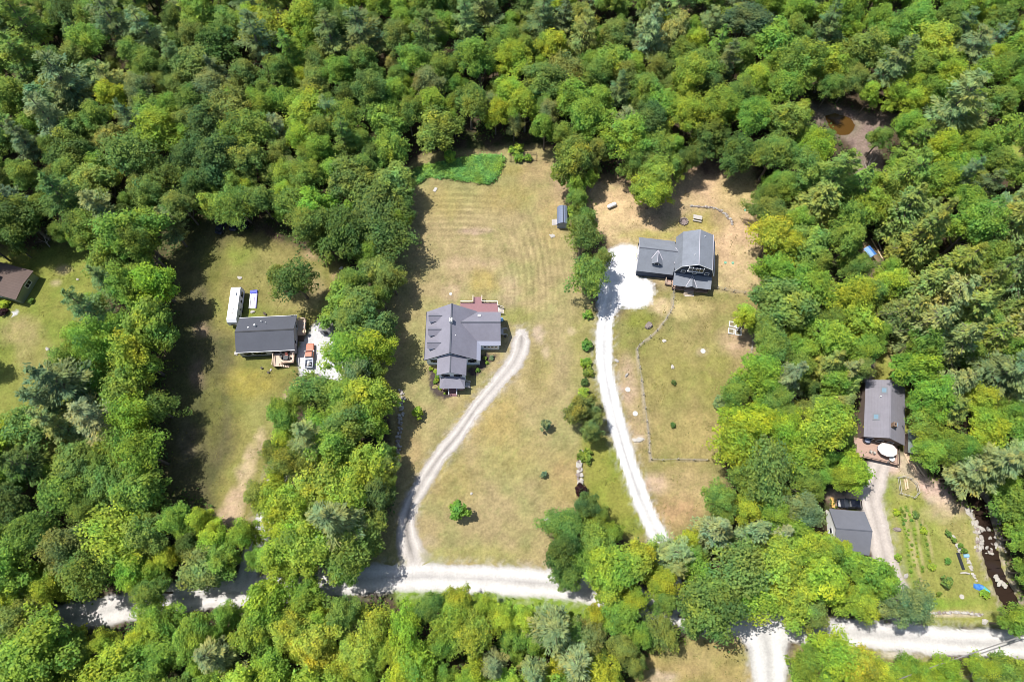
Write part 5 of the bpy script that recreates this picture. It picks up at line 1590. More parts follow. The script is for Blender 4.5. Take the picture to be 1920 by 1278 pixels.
o = MB().cyl((0, 0), .45, 0, .12, 14).build('stump', STONEP, None, loc=(p.x, p.y, 0))
tag(o, 'pale sawn stump at the lower part of the garden lawn', 'stump')
pa = G(1559.5, 942)
o = MB().box(-.28, .28, -1.0, 1.0, .1, .55).box(-.2, .2, -.9, .9, 0, .1).build('timber_stack', mat('orange_timber', (.62, .36, .11), .8, .2), None, loc=(pa.x, pa.y, 0))
tag(o, 'orange timber stack left of the black car by the garage', 'timber')
# garden fence pen above the lawn
p = G(981, 298)
gp_ = thing('garden_pen', 'dark wire pen full of plants at the top of the dry lawn', 'garden pen', (p.x, p.y, 0))
for (x0, y0, x1, y1) in ((-3.3, -.9, 3.2, -.6), (-3.3, .9, 3.2, 1.2), (-3.3, -.9, -3.3, .9), (3.2, -.6, 3.2, 1.2)):
    MB().bar((x0, y0, 1.0), (x1, y1, 1.0), .05).bar((x0, y0, .15), (x1, y1, .15), .05).bar((x0, y0, .55), (x1, y1, .55), .04).build('rail', BLACKP, gp_)
for x in (-3.3, -1.1, 1.1, 3.2):
    for s in (0, 1):
        y = (-.9 if s == 0 else .9)+(x+3.3)/6.5*.3
        MB().box(x-.05, x+.05, y-.05, y+.05, 0, 1.15).build('post', BLACKP, gp_)
# path by the far left house
pad('garden_path', 'pale stone path by the brown-roofed house at the left edge', [(-40, 604), (-10, 596), (10, 590), (32, 583), (33, 589), (12, 597), (-10, 604), (-40, 612)], (.5, .49, .5), .012, GM_GRAVEL, 'path', .3)
# overhead cable
pa, pb = G(1990, 1168, 8), G(1640, 1290, 8)
cb = thing('power_cable', 'overhead power cables crossing the bottom right corner', 'power cable', (pa.x, pa.y, 0))
for k in range(3):
    q = []
    for t in range(13):
        u = t/12
        r = pa.lerp(pb, u)
        q.append((r.x-pa.x+k*.22, r.y-pa.y+k*.2, 8+.3*k-.6*math.sin(math.pi*u)))
    MB().tube(q, [.035]*13, 5).build('cable', WIRE, cb)


# ------------------------------------------------------------------ foliage meshes
def unit(v):
    return v/np.maximum(np.linalg.norm(v, axis=-1, keepdims=True), 1e-9)


def cards(P, Nn, ln, wd, g, along=None):
    """Leaf-shaped quads at points P facing Nn; ln, wd: length and width per card."""
    n = len(P)
    if along is None:
        along = unit(g.normal(size=(n, 3)))
    T = unit(along-Nn*np.sum(along*Nn, 1, keepdims=True))
    Bn = np.cross(Nn, T)
    ln = np.broadcast_to(ln, (n,))[:, None]/2
    wd = np.broadcast_to(wd, (n,))[:, None]/2
    V = np.stack([P-T*ln, P+Bn*wd-T*ln*.15, P+T*ln, P-Bn*wd-T*ln*.15], 1).reshape(-1, 3)
    F = np.arange(n*4).reshape(n, 4)
    return V, F


def card_mesh(name, P, Nn, ln, wd, g, m, tone, along=None):
    V, F = cards(P, Nn, ln, wd, g, along)
    return np_mesh(name, V, F, m, tone=np.repeat(tone, 4))


def broadleaf(seed, Rr=5.0, zb=4.5, zt=14.5, nsub=5, per=120, size=.46, upflat=1.0, m=LEAF, spread=.5, nl=15):
    """A crown of a few leaning limbs' masses, each a cluster of leaf sprays round its own branches."""
    g = np.random.default_rng(seed)
    P, Nn, T, LC = [], [], [], []
    ga = math.pi*(3-math.sqrt(5))
    subs = []
    a0 = g.uniform(0, 6.28)
    for q in range(nsub):
        if q == 0:
            off, rs, top = g.normal(size=2)*.10*Rr, Rr*g.uniform(.55, .68), zt
        else:
            a = a0+6.283*q/(nsub-1)+g.normal()*.3
            off = np.array((math.cos(a), math.sin(a)))*Rr*g.uniform(.36, .58)
            rs, top = Rr*g.uniform(.36, .56), zt-(zt-zb)*g.uniform(.10, .45)
        bot = max(zb, top-rs*g.uniform(2.0, 2.8))
        subs.append((off, rs, bot, top))
    for (off, rs, bot, top) in subs:
        cz, hz = (bot+top)/2, (top-bot)/2
        n_l = max(6, int(nl*(rs/(Rr*.52))**1.4))
        ph = g.uniform(0, 6.28, 3)
        for i in range(n_l):
            u = 1-1.6*(i+.5)/n_l
            a = i*ga+g.normal()*.4+ph[2]
            s = math.sqrt(max(0, 1-u*u))
            d = np.array((s*math.cos(a), s*math.sin(a), u))
            k = 1+.18*math.sin(2*a+ph[0])+.13*math.sin(3*a+ph[1])+g.normal()*.10
            lc = d*np.array((rs*k, rs*k, hz))*g.uniform(.58, .98)+np.array((off[0], off[1], cz))
            rl = rs*g.uniform(.24, .46)
            LC.append(lc)
            n = int(per*(rl/(Rr*.18))**1.8*.62)+12
            v = unit(g.normal(size=(n*2, 3)))
            bias = v@unit(d[None]*np.array((1, 1, .8)))[0]*.7+v[:, 2]*.45
            v = v[bias > -.25][:n]
            n = len(v)
            rad = rl*g.uniform(.55, 1.12, (n, 1))
            far = g.random((n, 1)) < .20
            rad = np.where(far, rad*g.uniform(1.15, 1.6, (n, 1)), rad)
            ax = d*np.array((1, 1, .3))
            st = 1+.35*np.abs(v@unit(ax[None])[0])[:, None]      # sprays reach outward along the branch
            p = lc+v*rad*st*np.array((1.05, 1.05, .72*upflat))
            P.append(p)
            Nn.append(unit(v*.45+d*.15+np.array((0, 0, .75))+g.normal(size=(n, 3))*spread))
            T.append(np.clip(.5+g.normal(size=n)*.16+g.normal()*.13, 0, 1))
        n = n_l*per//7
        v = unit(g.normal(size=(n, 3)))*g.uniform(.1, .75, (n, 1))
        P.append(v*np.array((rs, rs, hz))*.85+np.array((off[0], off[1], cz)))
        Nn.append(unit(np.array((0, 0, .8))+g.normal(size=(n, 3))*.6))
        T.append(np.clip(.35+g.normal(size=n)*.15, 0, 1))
    P, Nn, T = np.concatenate(P), np.concatenate(Nn), np.concatenate(T)
    ln = size*g.uniform(.7, 1.45, len(P))
    crown = card_mesh('crown', P, Nn, ln, ln*g.uniform(.5, .8, len(P)), g, m, T)
    q = MB()
    lean = g.normal(size=2)*.25
    q.tube([(0, 0, -.15), (lean[0]*.3, lean[1]*.3, zt*.25), (lean[0], lean[1], zt*.5), (lean[0]*.6, lean[1]*.6, zt*.8)], [.07*Rr, .05*Rr, .036*Rr, .01*Rr], 8)
    for (off, rs, bot, top) in subs[1:]:
        z0 = zt*g.uniform(.22, .4)
        q.tube([(lean[0]*z0/zt*2, lean[1]*z0/zt*2, z0), (off[0]*.55, off[1]*.55, z0*.5+bot*.5+.5), (off[0], off[1], (bot+top)/2), (off[0]*1.1, off[1]*1.1, top*.93)], [.03*Rr, .022*Rr, .014*Rr, .004*Rr], 5)
    for j in range(10):
        lc = LC[int(g.integers(0, len(LC)))]
        sb = min(subs, key=lambda t: np.hypot(*(t[0]-lc[:2])))
        q.tube([(sb[0][0], sb[0][1], (sb[2]+sb[3])/2-.3), tuple(lc)], [.012*Rr, .004*Rr], 4)
    tr = q.mesh('trunk')
    tr.materials.append(BARK)
    return crown, tr


def conifer(seed, Rr=4.0, zt=20.0, zb=5.0, whorls=12, nb=6, per=75, drop=0.0, rise=.18, cl=.75, cw=.2, power=.75, jit=.25, fan=.42):
    g = np.random.default_rng(seed)
    P, Nn, T, AL = [], [], [], []
    q = MB()
    q.tube([(0, 0, -.15), (0, 0, zt*.5), (0, 0, zt*.97)], [.32, .22, .04], 8)
    for w_ in range(whorls):
        t = (w_+g.uniform(-.3, .3))/(whorls-1)
        t = min(max(t, 0), 1)
        z = zb+(zt-zb)*t
        Lm = Rr*max(.10, (1-t)**power)*(1 if t > .12 else .75)
        a0 = g.uniform(0, 6.28)
        for b in range(nb if t < .85 else 4):
            L = Lm*g.uniform(1-jit*1.4, 1+jit*.8)
            a = a0+6.283*b/nb+g.normal()*.18
            d = np.array((math.cos(a), math.sin(a), 0))
            lat = np.array((-d[1], d[0], 0))
            n = max(8, int(per*(L/Rr)**1.1))
            s = g.beta(2.0, 1.15, n)
            sd_ = g.normal(size=n)*fan*L*np.sin(np.clip(s, .05, .97)*math.pi*.93+.12)*.55
            zz_ = L*(rise*s-drop*s*s)+g.normal(size=n)*.16
            p = np.array((0, 0, z))+d*(s*L)[:, None]+lat*sd_[:, None]+np.array((0, 0, 1))*zz_[:, None]
            P.append(p)
            Nn.append(unit(np.array((0, 0, 1.))+d*.25+g.normal(size=(n, 3))*.42))
            AL.append(unit(d*1.0+lat*(sd_/(.3*L+.01))[:, None]*.8+np.array((0, 0, .25-drop))+g.normal(size=(n, 3))*.25))
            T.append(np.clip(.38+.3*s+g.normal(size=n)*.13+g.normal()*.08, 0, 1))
            if t < .8:
                q.tube([(0, 0, z-.1), tuple(d*L*.5+np.array((0, 0, z+L*.5*rise-.08))), tuple(d*L*.85+np.array((0, 0, z+L*(rise*.85-drop*.7)-.05)))], [.07, .045, .015], 4)
    n = 60
    P.append(np.stack([g.normal(size=n)*.25, g.normal(size=n)*.25, zt-np.abs(g.normal(size=n))*.7], 1))
    Nn.append(unit(g.normal(size=(n, 3))+np.array((0, 0, .8))))
    AL.append(unit(g.normal(size=(n, 3))+np.array((0, 0, .8))))
    T.append(np.full(n, .6))
    P, Nn, T, AL = map(np.concatenate, (P, Nn, T, AL))
    ln = cl*g.uniform(.7, 1.3, len(P))
    crown = card_mesh('crown', P, Nn, ln, cw*g.uniform(.8, 1.3, len(P)), g, NEEDLE, T, AL)
    tr = q.mesh('trunk')
    tr.materials.append(BARK)
    return crown, tr


def shrub(seed, Rr=1.0, h=1.2):
    return broadleaf(seed, Rr, .1, h, 4, 40, .26, 1.1, nl=9)[0]


def dead_mesh(seed, h=10, n0=5, fall=0.0, r0=.2):
    g = random.Random(seed)
    q = MB()

    def grow(p, d, L, r, lev):
        pts, rad = [p], [r]
        for k in range(3):
            d = (d+Vector((g.uniform(-.25, .25), g.uniform(-.25, .25), g.uniform(-.12, .2)))).normalized()
            p = p+d*L/3
            pts.append(p)
            rad.append(r*(1-.28*(k+1)))
        q.tube(pts, rad, 6 if lev < 2 else 4)
        if lev < 3:
            for k in range(n0 if lev == 0 else 4):
                i = g.choice((1, 2, 3))
                dd_ = (d+Vector((g.uniform(-1, 1), g.uniform(-1, 1), g.uniform(-.3, .6)))*.95).normalized()
                grow(pts[i], dd_, L*g.uniform(.45, .7), rad[i]*.6, lev+1)
    grow(Vector((0, 0, -.1)), Vector((fall, fall*.5, 1-fall*.8)).normalized(), h*.55, r0, 0)
    me = q.mesh('branches')
    me.materials.append(DEADWOOD)
    return me


BL = [broadleaf(100+k, 5.0, (3.8, 4.6, 3.2, 4.2, 3.6, 3.0, 4.4, 3.4, 4.0)[k], (14.2, 15.2, 13.2, 15.6, 13.8, 12.6, 14.8, 13.6, 14.6)[k], (5, 6, 4, 5, 7, 5, 6, 4, 6)[k], 170, (.40, .36, .43, .39, .35, .42, .37, .41, .36)[k]) for k in range(9)]
BL += [broadleaf(150+k, 5.0, 3.6+k*.6, 13.6+k, 6+k, 72, .40, nl=12) for k in range(2)]              # open crowns that let the light through
PN = [conifer(200+k, 4.4, (18, 19, 17, 18.5, 17.5)[k], 5.0, (8, 9, 8, 10, 7)[k], (6, 7, 6, 6, 7)[k], 130, .04, (.24, .16, .28, .2, .12)[k], .66, .21, (.48, .55, .42, .6, .5)[k], .42) for k in range(5)]
HM = [conifer(300+k, 4.0, (16, 17, 15, 14)[k], 2.2, (15, 16, 14, 13)[k], 7, 95, (.30, .24, .34, .2)[k], .14, .52, .24, (.75, .85, .65, .6)[k], .32, .55) for k in range(4)]
SB = [shrub(400+k, 1.0, (1.3, 1.5, 1.1)[k]) for k in range(3)]
YT = [broadleaf(500+k, 1.6, .7, 4.0, 4, 36, .34, nl=8) for k in range(3)]
DEAD = [dead_mesh(600+k, 10, 6) for k in range(2)]

HUE = {'dark': (.125, .200, .050), 'mid': (.200, .305, .062), 'fresh': (.225, .365, .058), 'lime': (.320, .440, .056), 'yellow': (.370, .445, .052), 'olive': (.235, .300, .072),
       'pale': (.245, .320, .125), 'blue': (.165, .245, .100), 'tan': (.290, .325, .115), 'purple': (.060, .024, .028)}
HWORD = {'dark': 'dark green', 'mid': 'mid-green', 'fresh': 'fresh green', 'lime': 'yellow-green', 'yellow': 'bright yellow-green', 'olive': 'olive green', 'pale': 'pale sage', 'blue': 'blue-green', 'tan': 'straw-green', 'purple': 'dark purple'}
KWORD = {'B': 'broadleaf tree', 'P': 'pine', 'H': 'hemlock', 'S': 'bush', 'Y': 'young tree', 'D': 'dead tree'}
KNAME = {'B': 'broadleaf_tree', 'P': 'pine_tree', 'H': 'hemlock_tree', 'S': 'shrub', 'Y': 'young_tree', 'D': 'dead_tree'}
KCAT = {'B': 'tree', 'P': 'tree', 'H': 'tree', 'S': 'shrub', 'Y': 'tree', 'D': 'tree'}
KGROUP = {'B': 'broadleaf trees of the woods', 'P': 'pines of the woods', 'H': 'hemlocks of the woods', 'S': 'shrubs', 'Y': 'young trees', 'D': 'dead trees'}
LIMIT = {}
BASE = {'B': (5.0, 14.4), 'P': (4.4, 18), 'H': (4.0, 15.5), 'S': (1.0, 1.3), 'Y': (1.6, 4.2), 'D': (4, 10)}


def hfac(px_, py_):                                         # the old belt by the left yard stands taller
    if 655 < px_ < 765 and 295 < py_ < 480:
        return .82
    if px_ > 1640 and 385 < py_ < 690:
        return 1.25
    return 1.14 if (200 < px_ < 345 and 420 < py_ < 960) else 1.0


def zcen(kind, rm):                                        # height of the crown's middle
    R0, h0 = BASE[kind]
    s = rm/R0
    if kind in 'BPH':
        s = s**.62
    return {'B': .62, 'P': .60, 'H': .50, 'S': .5, 'Y': .55, 'D': .5}[kind]*h0*s


REGIONS = [
 (lambda x, y: x < 345 and y > 395 and y < 990, 'in the long tree belt left of the charcoal-roofed house'),
 (lambda x, y: y > 1105 and x < 440, 'in the dense trees at the bottom left'),
 (lambda x, y: x < 470 and y >= 930, 'in the woods above the left end of the gravel road'),
 (lambda x, y: y > 1105 and x < 1400, 'in the tree row below the gravel road'),
 (lambda x, y: y > 1180, 'beside the road in the bottom right'),
 (lambda x, y: 440 <= x < 780 and 470 < y < 705, 'beside the gravel yard of the charcoal-roofed house'),
 (lambda x, y: 440 <= x < 780 and y >= 705, 'in the clump between the left yard and the house driveway'),
 (lambda x, y: 1000 < x < 1250 and y > 940, 'in the roadside clump between the two gravel driveways'),
 (lambda x, y: 1060 < x < 1175 and 330 < y < 560, 'between the dry lawn and the white gravel pad'),
 (lambda x, y: 1060 < x < 1150 and 560 <= y < 960, 'in the row left of the white driveway'),
 (lambda x, y: 1240 <= x < 1720 and y > 960, 'in the roadside trees left of the garden'),
 (lambda x, y: 1300 <= x < 1640 and y > 380, 'between the fenced lawn and the skylight cabin'),
 (lambda x, y: x >= 1640 and y > 860, 'on the far bank of the dark stream'),
 (lambda x, y: x >= 1600 and y > 380, 'in the right woods beyond the cabin'),
 (lambda x, y: x >= 1400 and y <= 380, 'in the forest round the upper right pond'),
 (lambda x, y: x >= 1050 and y <= 380, 'in the forest behind the blue house'),
 (lambda x, y: 740 <= x < 1050, 'in the forest behind the dry lawn'),
 (lambda x, y: x < 340, 'in the forest filling the upper left'),
 (lambda x, y: True, 'in the forest above the charcoal-roofed house'),
]
USED = {}


def label_for(kind, hue, rm, px_, py_):
    R0 = BASE[kind][0]
    big = 'small ' if rm < R0*.72 else ('large ' if rm > R0*1.12 else '')
    reg = next(t for f, t in REGIONS if f(px_, py_))
    base = f'{big}{HWORD[hue]} {KWORD[kind]} {reg}'
    return base


HAND = [
 # clump left of the dry lawn
 (722, 335, 52, 'B', 'mid'), (700, 395, 62, 'B', 'dark'), (728, 440, 46, 'B', 'dark'), (665, 345, 50, 'B', 'mid'), (640, 430, 58, 'B', 'dark'), (580, 430, 48, 'B', 'mid'), (600, 380, 44, 'B', 'fresh'), (690, 462, 34, 'B', 'mid'), (560, 385, 40, 'B', 'mid'), (445, 378, 40, 'B', 'mid'), (402, 372, 36, 'B', 'fresh'), (490, 372, 36, 'B', 'mid'), (745, 385, 36, 'B', 'dark'),
 (712, 500, 37, 'B', 'olive'), (735, 525, 30, 'B', 'olive'), (668, 528, 33, 'B', 'mid'), (690, 480, 24, 'B', 'fresh'),
 (555, 524, 46, 'B', 'dark', 'dark apple-shaped tree standing alone on the left yard'), (522, 515, 22, 'B', 'olive'),
 (640, 565, 46, 'B', 'fresh'), (685, 578, 48, 'B', 'mid'), (700, 612, 44, 'B', 'dark'), (655, 610, 42, 'B', 'mid'), (655, 655, 44, 'B', 'fresh'), (690, 655, 42, 'B', 'lime'), (665, 690, 34, 'B', 'pale'),
 (590, 725, 48, 'B', 'mid'), (625, 745, 40, 'B', 'fresh'), (700, 745, 54, 'B', 'lime'), (655, 780, 55, 'B', 'mid'), (530, 785, 38, 'B', 'fresh'), (600, 795, 38, 'B', 'fresh'), (705, 790, 44, 'B', 'fresh'), (562, 745, 28, 'B', 'mid'),
 (575, 835, 40, 'P', 'pale'), (640, 850, 52, 'B', 'fresh'), (675, 870, 50, 'B', 'lime'), (545, 865, 42, 'B', 'olive'), (600, 895, 56, 'B', 'lime'), (655, 915, 48, 'B', 'lime'), (515, 945, 48, 'B', 'lime'), (485, 935, 30, 'B', 'olive'), (550, 950, 44, 'B', 'lime'), (508, 845, 24, 'B', 'olive'), (520, 900, 26, 'B', 'yellow'),
 (620, 985, 64, 'P', 'pale'), (545, 1010, 50, 'B', 'lime'), (590, 1040, 56, 'B', 'lime'), (650, 1040, 50, 'B', 'mid'), (680, 1000, 44, 'B', 'mid'), (465, 1005, 32, 'B', 'lime'), (515, 1045, 42, 'B', 'lime'), (700, 940, 40, 'B', 'dark'), (645, 1065, 34, 'B', 'fresh'),
 # dry lawn
 (859, 957, 21, 'Y', 'fresh', 'young tree alone on the lower dry lawn right of the house driveway'), (1024, 796, 13, 'Y', 'pale', 'small pale sage tree on the dry lawn right of the house driveway'), (783, 771, 13, 'Y', 'lime', 'small yellow-green tree on the lawn by the left fieldstone wall'), (1020, 888, 7, 'Y', 'pale', 'tiny sapling on the right part of the dry lawn'),
 (1103, 590, 12, 'S', 'fresh', 'round green bush at the neck of the white driveway'), (1103, 646, 13, 'S', 'fresh', 'round green bush left of the white driveway, second below the big tree'), (1098, 680, 11, 'S', 'fresh', 'green bush left of the white driveway, third below the big tree'), (1102, 696, 12, 'S', 'mid', 'mid-green bush touching the third bush left of the white driveway'),
 (1098, 717, 9, 'S', 'dark', 'small dark bush above the yellow-green bush left of the white driveway'), (1094, 737, 13, 'S', 'lime', 'yellow-green bush above the olive trees by the white driveway'), (1093, 768, 32, 'B', 'olive', 'wide olive tree left of the white driveway middle'), (1117, 780, 24, 'B', 'olive', 'smaller olive tree touching the white driveway edge'), (1106, 806, 24, 'B', 'olive', 'lowest of three olive trees by the white driveway, above the loose bush'),
 (1096, 852, 17, 'S', 'mid', 'loose green bush at the top of the pale stone row'), (1092, 918, 14, 'S', 'purple', 'dark purple round bush at the bottom of the pale stone row'), (1098, 946, 27, 'B', 'dark', 'dark bushy tree just below the purple bush'),
 (1092, 448, 38, 'B', 'mid', 'upper half of the big pair of trees beside the white gravel pad'), (1103, 505, 50, 'B', 'mid', 'biggest tree beside the white gravel pad, shading the driveway'), (1085, 375, 22, 'B', 'mid'), (1082, 350, 20, 'B', 'fresh'), (1076, 400, 16, 'S', 'lime', 'yellow-green bush right behind the blue shed'), (1094, 405, 18, 'S', 'dark', 'dark bush right of the blue shed'), (1080, 425, 14, 'S', 'lime', 'yellow-green bush at the lower right corner of the blue shed'),
 # roadside clump
 (1058, 985, 40, 'B', 'mid'), (1115, 1005, 46, 'B', 'fresh'), (1045, 1035, 38, 'B', 'dark'), (1085, 1045, 44, 'B', 'fresh'), (1150, 1060, 56, 'B', 'lime'), (1195, 1045, 50, 'B', 'lime'), (1140, 1100, 40, 'B', 'lime'), (1240, 1085, 34, 'B', 'yellow'), (1262, 1025, 40, 'P', 'pale'), (1275, 1060, 30, 'P', 'pale'), (1060, 1078, 30, 'B', 'mid'),
 (1288, 1010, 22, 'B', 'yellow'), (1345, 1000, 52, 'H', 'pale'), (1415, 1015, 46, 'H', 'pale'), (1300, 1070, 46, 'B', 'fresh'), (1320, 1120, 62, 'B', 'mid'), (1400, 1075, 56, 'B', 'mid'), (1460, 1075, 60, 'B', 'lime'), (1500, 1010, 52, 'B', 'fresh'), (1530, 1040, 40, 'B', 'lime'), (1545, 1090, 60, 'B', 'lime'), (1572, 1026, 24, 'B', 'lime'), (1415, 1120, 46, 'B', 'lime'), (1490, 1130, 50, 'B', 'lime'), (1290, 1155, 34, 'B', 'mid'), (1625, 1075, 44, 'B', 'fresh'), (1660, 1095, 40, 'B', 'fresh'), (1690, 1130, 40, 'B', 'pale'), (1510, 1150, 34, 'B', 'olive'), (1600, 1125, 36, 'B', 'lime'), (1460, 1000, 34, 'H', 'pale'), (1515, 960, 36, 'B', 'pale'),
 # right of the fenced lawn
 (1450, 442, 45, 'B', 'yellow'), (1455, 505, 40, 'B', 'fresh'), (1515, 450, 50, 'B', 'mid'), (1470, 560, 58, 'B', 'mid'), (1520, 530, 52, 'B', 'fresh'), (1400, 600, 26, 'B', 'lime'), (1590, 555, 52, 'B', 'lime'), (1610, 600, 46, 'B', 'lime'), (1450, 650, 42, 'B', 'mid'), (1410, 700, 44, 'B', 'fresh'), (1385, 735, 36, 'B', 'fresh'), (1445, 745, 34, 'B', 'mid'), (1478, 715, 40, 'P', 'pale'), (1355, 755, 17, 'S', 'pale', 'pale grey-green bush at the fenced lawn right edge'),
 (1412, 790, 52, 'B', 'yellow'), (1372, 842, 46, 'B', 'lime'), (1440, 893, 58, 'B', 'mid'), (1400, 905, 44, 'B', 'mid'), (1402, 955, 32, 'B', 'yellow'), (1350, 930, 34, 'B', 'mid'), (1540, 800, 58, 'B', 'lime'), (1500, 850, 52, 'B', 'lime'), (1505, 905, 40, 'B', 'mid'), (1570, 768, 36, 'H', 'tan'), (1586, 704, 38, 'H', 'tan'), (1590, 738, 26, 'H', 'olive'), (1555, 690, 40, 'H', 'olive'), (1560, 720, 34, 'B', 'fresh'), (1520, 765, 30, 'B', 'olive'), (1560, 640, 44, 'B', 'lime'), (1600, 884, 40, 'B', 'lime'), (1572, 890, 28, 'B', 'lime'),
 (1600, 500, 30, 'B', 'mid'), (1575, 470, 40, 'B', 'mid'), (1675, 520, 34, 'B', 'lime'),
 (1232, 325, 44, 'B', 'fresh', 'upper crown of the leafy tree standing on the straw yard'), (1225, 352, 38, 'B', 'lime', 'lower crown of the leafy tree standing on the straw yard'),
 # right hemlocks and pines
 (1705, 400, 44, 'H', 'olive'), (1745, 445, 56, 'H', 'olive'), (1800, 495, 60, 'H', 'olive'), (1770, 550, 58, 'H', 'tan'), (1730, 530, 44, 'H', 'olive'), (1830, 570, 48, 'H', 'olive'), (1750, 610, 52, 'H', 'tan'), (1800, 640, 50, 'H', 'pale'), (1725, 640, 36, 'B', 'fresh'), (1720, 690, 40, 'B', 'fresh'), (1740, 740, 46, 'B', 'fresh'), (1790, 720, 46, 'H', 'pale'), (1885, 690, 50, 'P', 'blue'), (1745, 790, 40, 'B', 'fresh'), (1770, 830, 46, 'B', 'fresh'), (1740, 850, 32, 'B', 'fresh'), (1850, 800, 46, 'B', 'lime'), (1850, 880, 54, 'P', 'pale'), (1900, 850, 46, 'P', 'pale'), (1815, 880, 34, 'P', 'pale'),
 (1900, 1168, 32, 'B', 'fresh'), (1926, 1005, 38, 'B', 'fresh'), (1940, 1070, 34, 'B', 'fresh'), (1900, 940, 40, 'B', 'mid'),
 (1570, 335, 42, 'P', 'mid'), (1540, 370, 56, 'H', 'olive'), (1600, 355, 40, 'H', 'mid'), (1706, 270, 34, 'P', 'mid'), (1702, 330, 44, 'P', 'mid'), (1790, 195, 56, 'P', 'pale'), (1700, 365, 38, 'B', 'olive'), (1640, 385, 40, 'B', 'lime'), (1895, 370, 40, 'P', 'pale'), (1540, 280, 36, 'B', 'lime'), (1632, 182, 22, 'B', 'lime'), (1648, 262, 24, 'B', 'mid'), (1480, 470, 30, 'B', 'yellow'),
 # the upper forest: pines and bright crowns that stand out
 (35, 100, 44, 'P', 'mid'), (118, 148, 46, 'P', 'blue'), (75, 190, 42, 'P', 'blue'), (210, 38, 44, 'P', 'blue'), (275, 50, 42, 'P', 'pale'), (478, 78, 38, 'P', 'blue'), (548, 98, 34, 'P', 'mid'), (622, 205, 28, 'P', 'pale'), (678, 48, 44, 'P', 'blue'), (872, 36, 38, 'P', 'pale'), (915, 22, 34, 'P', 'pale'), (1010, 22, 38, 'P', 'blue'), (1090, 70, 36, 'P', 'olive'), (1225, 62, 38, 'P', 'pale'), (1158, 168, 30, 'P', 'blue'), (1395, 45, 46, 'B', 'blue'), (1350, 80, 34, 'P', 'mid'), (130, 175, 34, 'P', 'pale'), (40, 40, 40, 'P', 'mid'), (90, 225, 36, 'P', 'pale'), (190, 380, 36, 'P', 'pale'),
 (210, 190, 30, 'B', 'yellow'), (560, 255, 38, 'B', 'lime'), (1040, 100, 34, 'B', 'yellow'), (955, 175, 40, 'B', 'lime'), (800, 170, 34, 'B', 'tan'), (1075, 290, 44, 'B', 'mid'), (1110, 235, 44, 'B', 'fresh'), (1170, 260, 44, 'B', 'fresh'), (1290, 230, 42, 'B', 'lime'), (1340, 200, 44, 'B', 'fresh'), (1400, 235, 44, 'B', 'fresh'), (1450, 290, 46, 'B', 'mid'), (1300, 160, 40, 'B', 'lime'), (985, 205, 34, 'B', 'lime'), (1022, 215, 24, 'B', 'tan'), (765, 215, 30, 'B', 'mid'), (880, 195, 40, 'B', 'mid'), (820, 200, 34, 'B', 'lime'), (725, 215, 48, 'B', 'mid'), (928, 215, 28, 'B', 'lime'),
 # left belt
 (250, 430, 60, 'B', 'fresh'), (200, 480, 42, 'B', 'mid'), (280, 470, 40, 'B', 'mid'), (285, 525, 46, 'B', 'lime'), (240, 555, 44, 'B', 'fresh'), (190, 525, 30, 'P', 'blue'), (165, 580, 42, 'P', 'blue'), (270, 610, 56, 'B', 'fresh'), (215, 640, 44, 'B', 'fresh'), (260, 670, 50, 'B', 'lime'), (130, 720, 58, 'P', 'blue'), (85, 745, 40, 'P', 'blue'), (180, 700, 42, 'B', 'mid'), (230, 730, 54, 'B', 'mid'), (170, 780, 52, 'P', 'pale'), (110, 800, 44, 'P', 'pale'), (255, 790, 42, 'B', 'lime'), (215, 830, 44, 'B', 'fresh'), (270, 850, 46, 'B', 'fresh'), (50, 860, 40, 'P', 'dark'), (250, 905, 50, 'B', 'mid'), (190, 900, 44, 'B', 'mid'), (285, 760, 36, 'B', 'mid'), (100, 560, 0, 'B', 'mid'),
 (60, 1000, 50, 'B', 'mid'), (120, 930, 44, 'B', 'mid'), (125, 1030, 58, 'B', 'olive'), (200, 1010, 62, 'B', 'lime'), (280, 1000, 44, 'B', 'olive'), (340, 975, 36, 'B', 'fresh'), (395, 1005, 40, 'B', 'lime'), (325, 1045, 26, 'B', 'yellow'), (370, 1050, 48, 'B', 'olive'), (420, 1050, 36, 'B', 'fresh'), (170, 1075, 46, 'B', 'mid'), (240, 1070, 40, 'B', 'lime'),
 # below the road
 (48, 1148, 42, 'B', 'olive'), (290, 1108, 34, 'B', 'mid'), 
 (80, 1190, 66, 'B', 'fresh'), (30, 1240, 50, 'B', 'fresh'), (140, 1230, 48, 'B', 'mid'), (300, 1160, 44, 'B', 'fresh'), (355, 1198, 44, 'B', 'fresh'), (300, 1220, 42, 'B', 'fresh'), (500, 1130, 50, 'B', 'fresh'), (470, 1190, 44, 'B', 'fresh'), (540, 1180, 44, 'B', 'lime'), (400, 1240, 46, 'P', 'pale'), (590, 1210, 50, 'B', 'yellow'), (640, 1160, 44, 'B', 'mid'), (700, 1170, 46, 'B', 'lime'), (680, 1225, 48, 'B', 'lime'), (760, 1180, 42, 'B', 'lime'), (850, 1130, 36, 'B', 'lime'), (840, 1180, 42, 'B', 'lime'), (890, 1200, 40, 'B', 'lime'), (780, 1240, 46, 'B', 'lime'), (950, 1160, 32, 'B', 'lime'), (960, 1215, 34, 'B', 'fresh'), (1030, 1175, 46, 'P', 'tan'), (930, 1235, 36, 'P', 'pale'), (1105, 1195, 36, 'B', 'olive'), (1080, 1235, 40, 'P', 'pale'), (1178, 1155, 34, 'B', 'fresh'), (1172, 1210, 32, 'B', 'olive'), (1248, 1185, 40, 'B', 'olive'), (1000, 1260, 36, 'P', 'pale'), (880, 1265, 40, 'B', 'lime'), (1040, 1260, 30, 'B', 'yellow'), (640, 1265, 40, 'B', 'lime'), (520, 1250, 44, 'B', 'fresh'), (1190, 1250, 24, 'B', 'olive'),
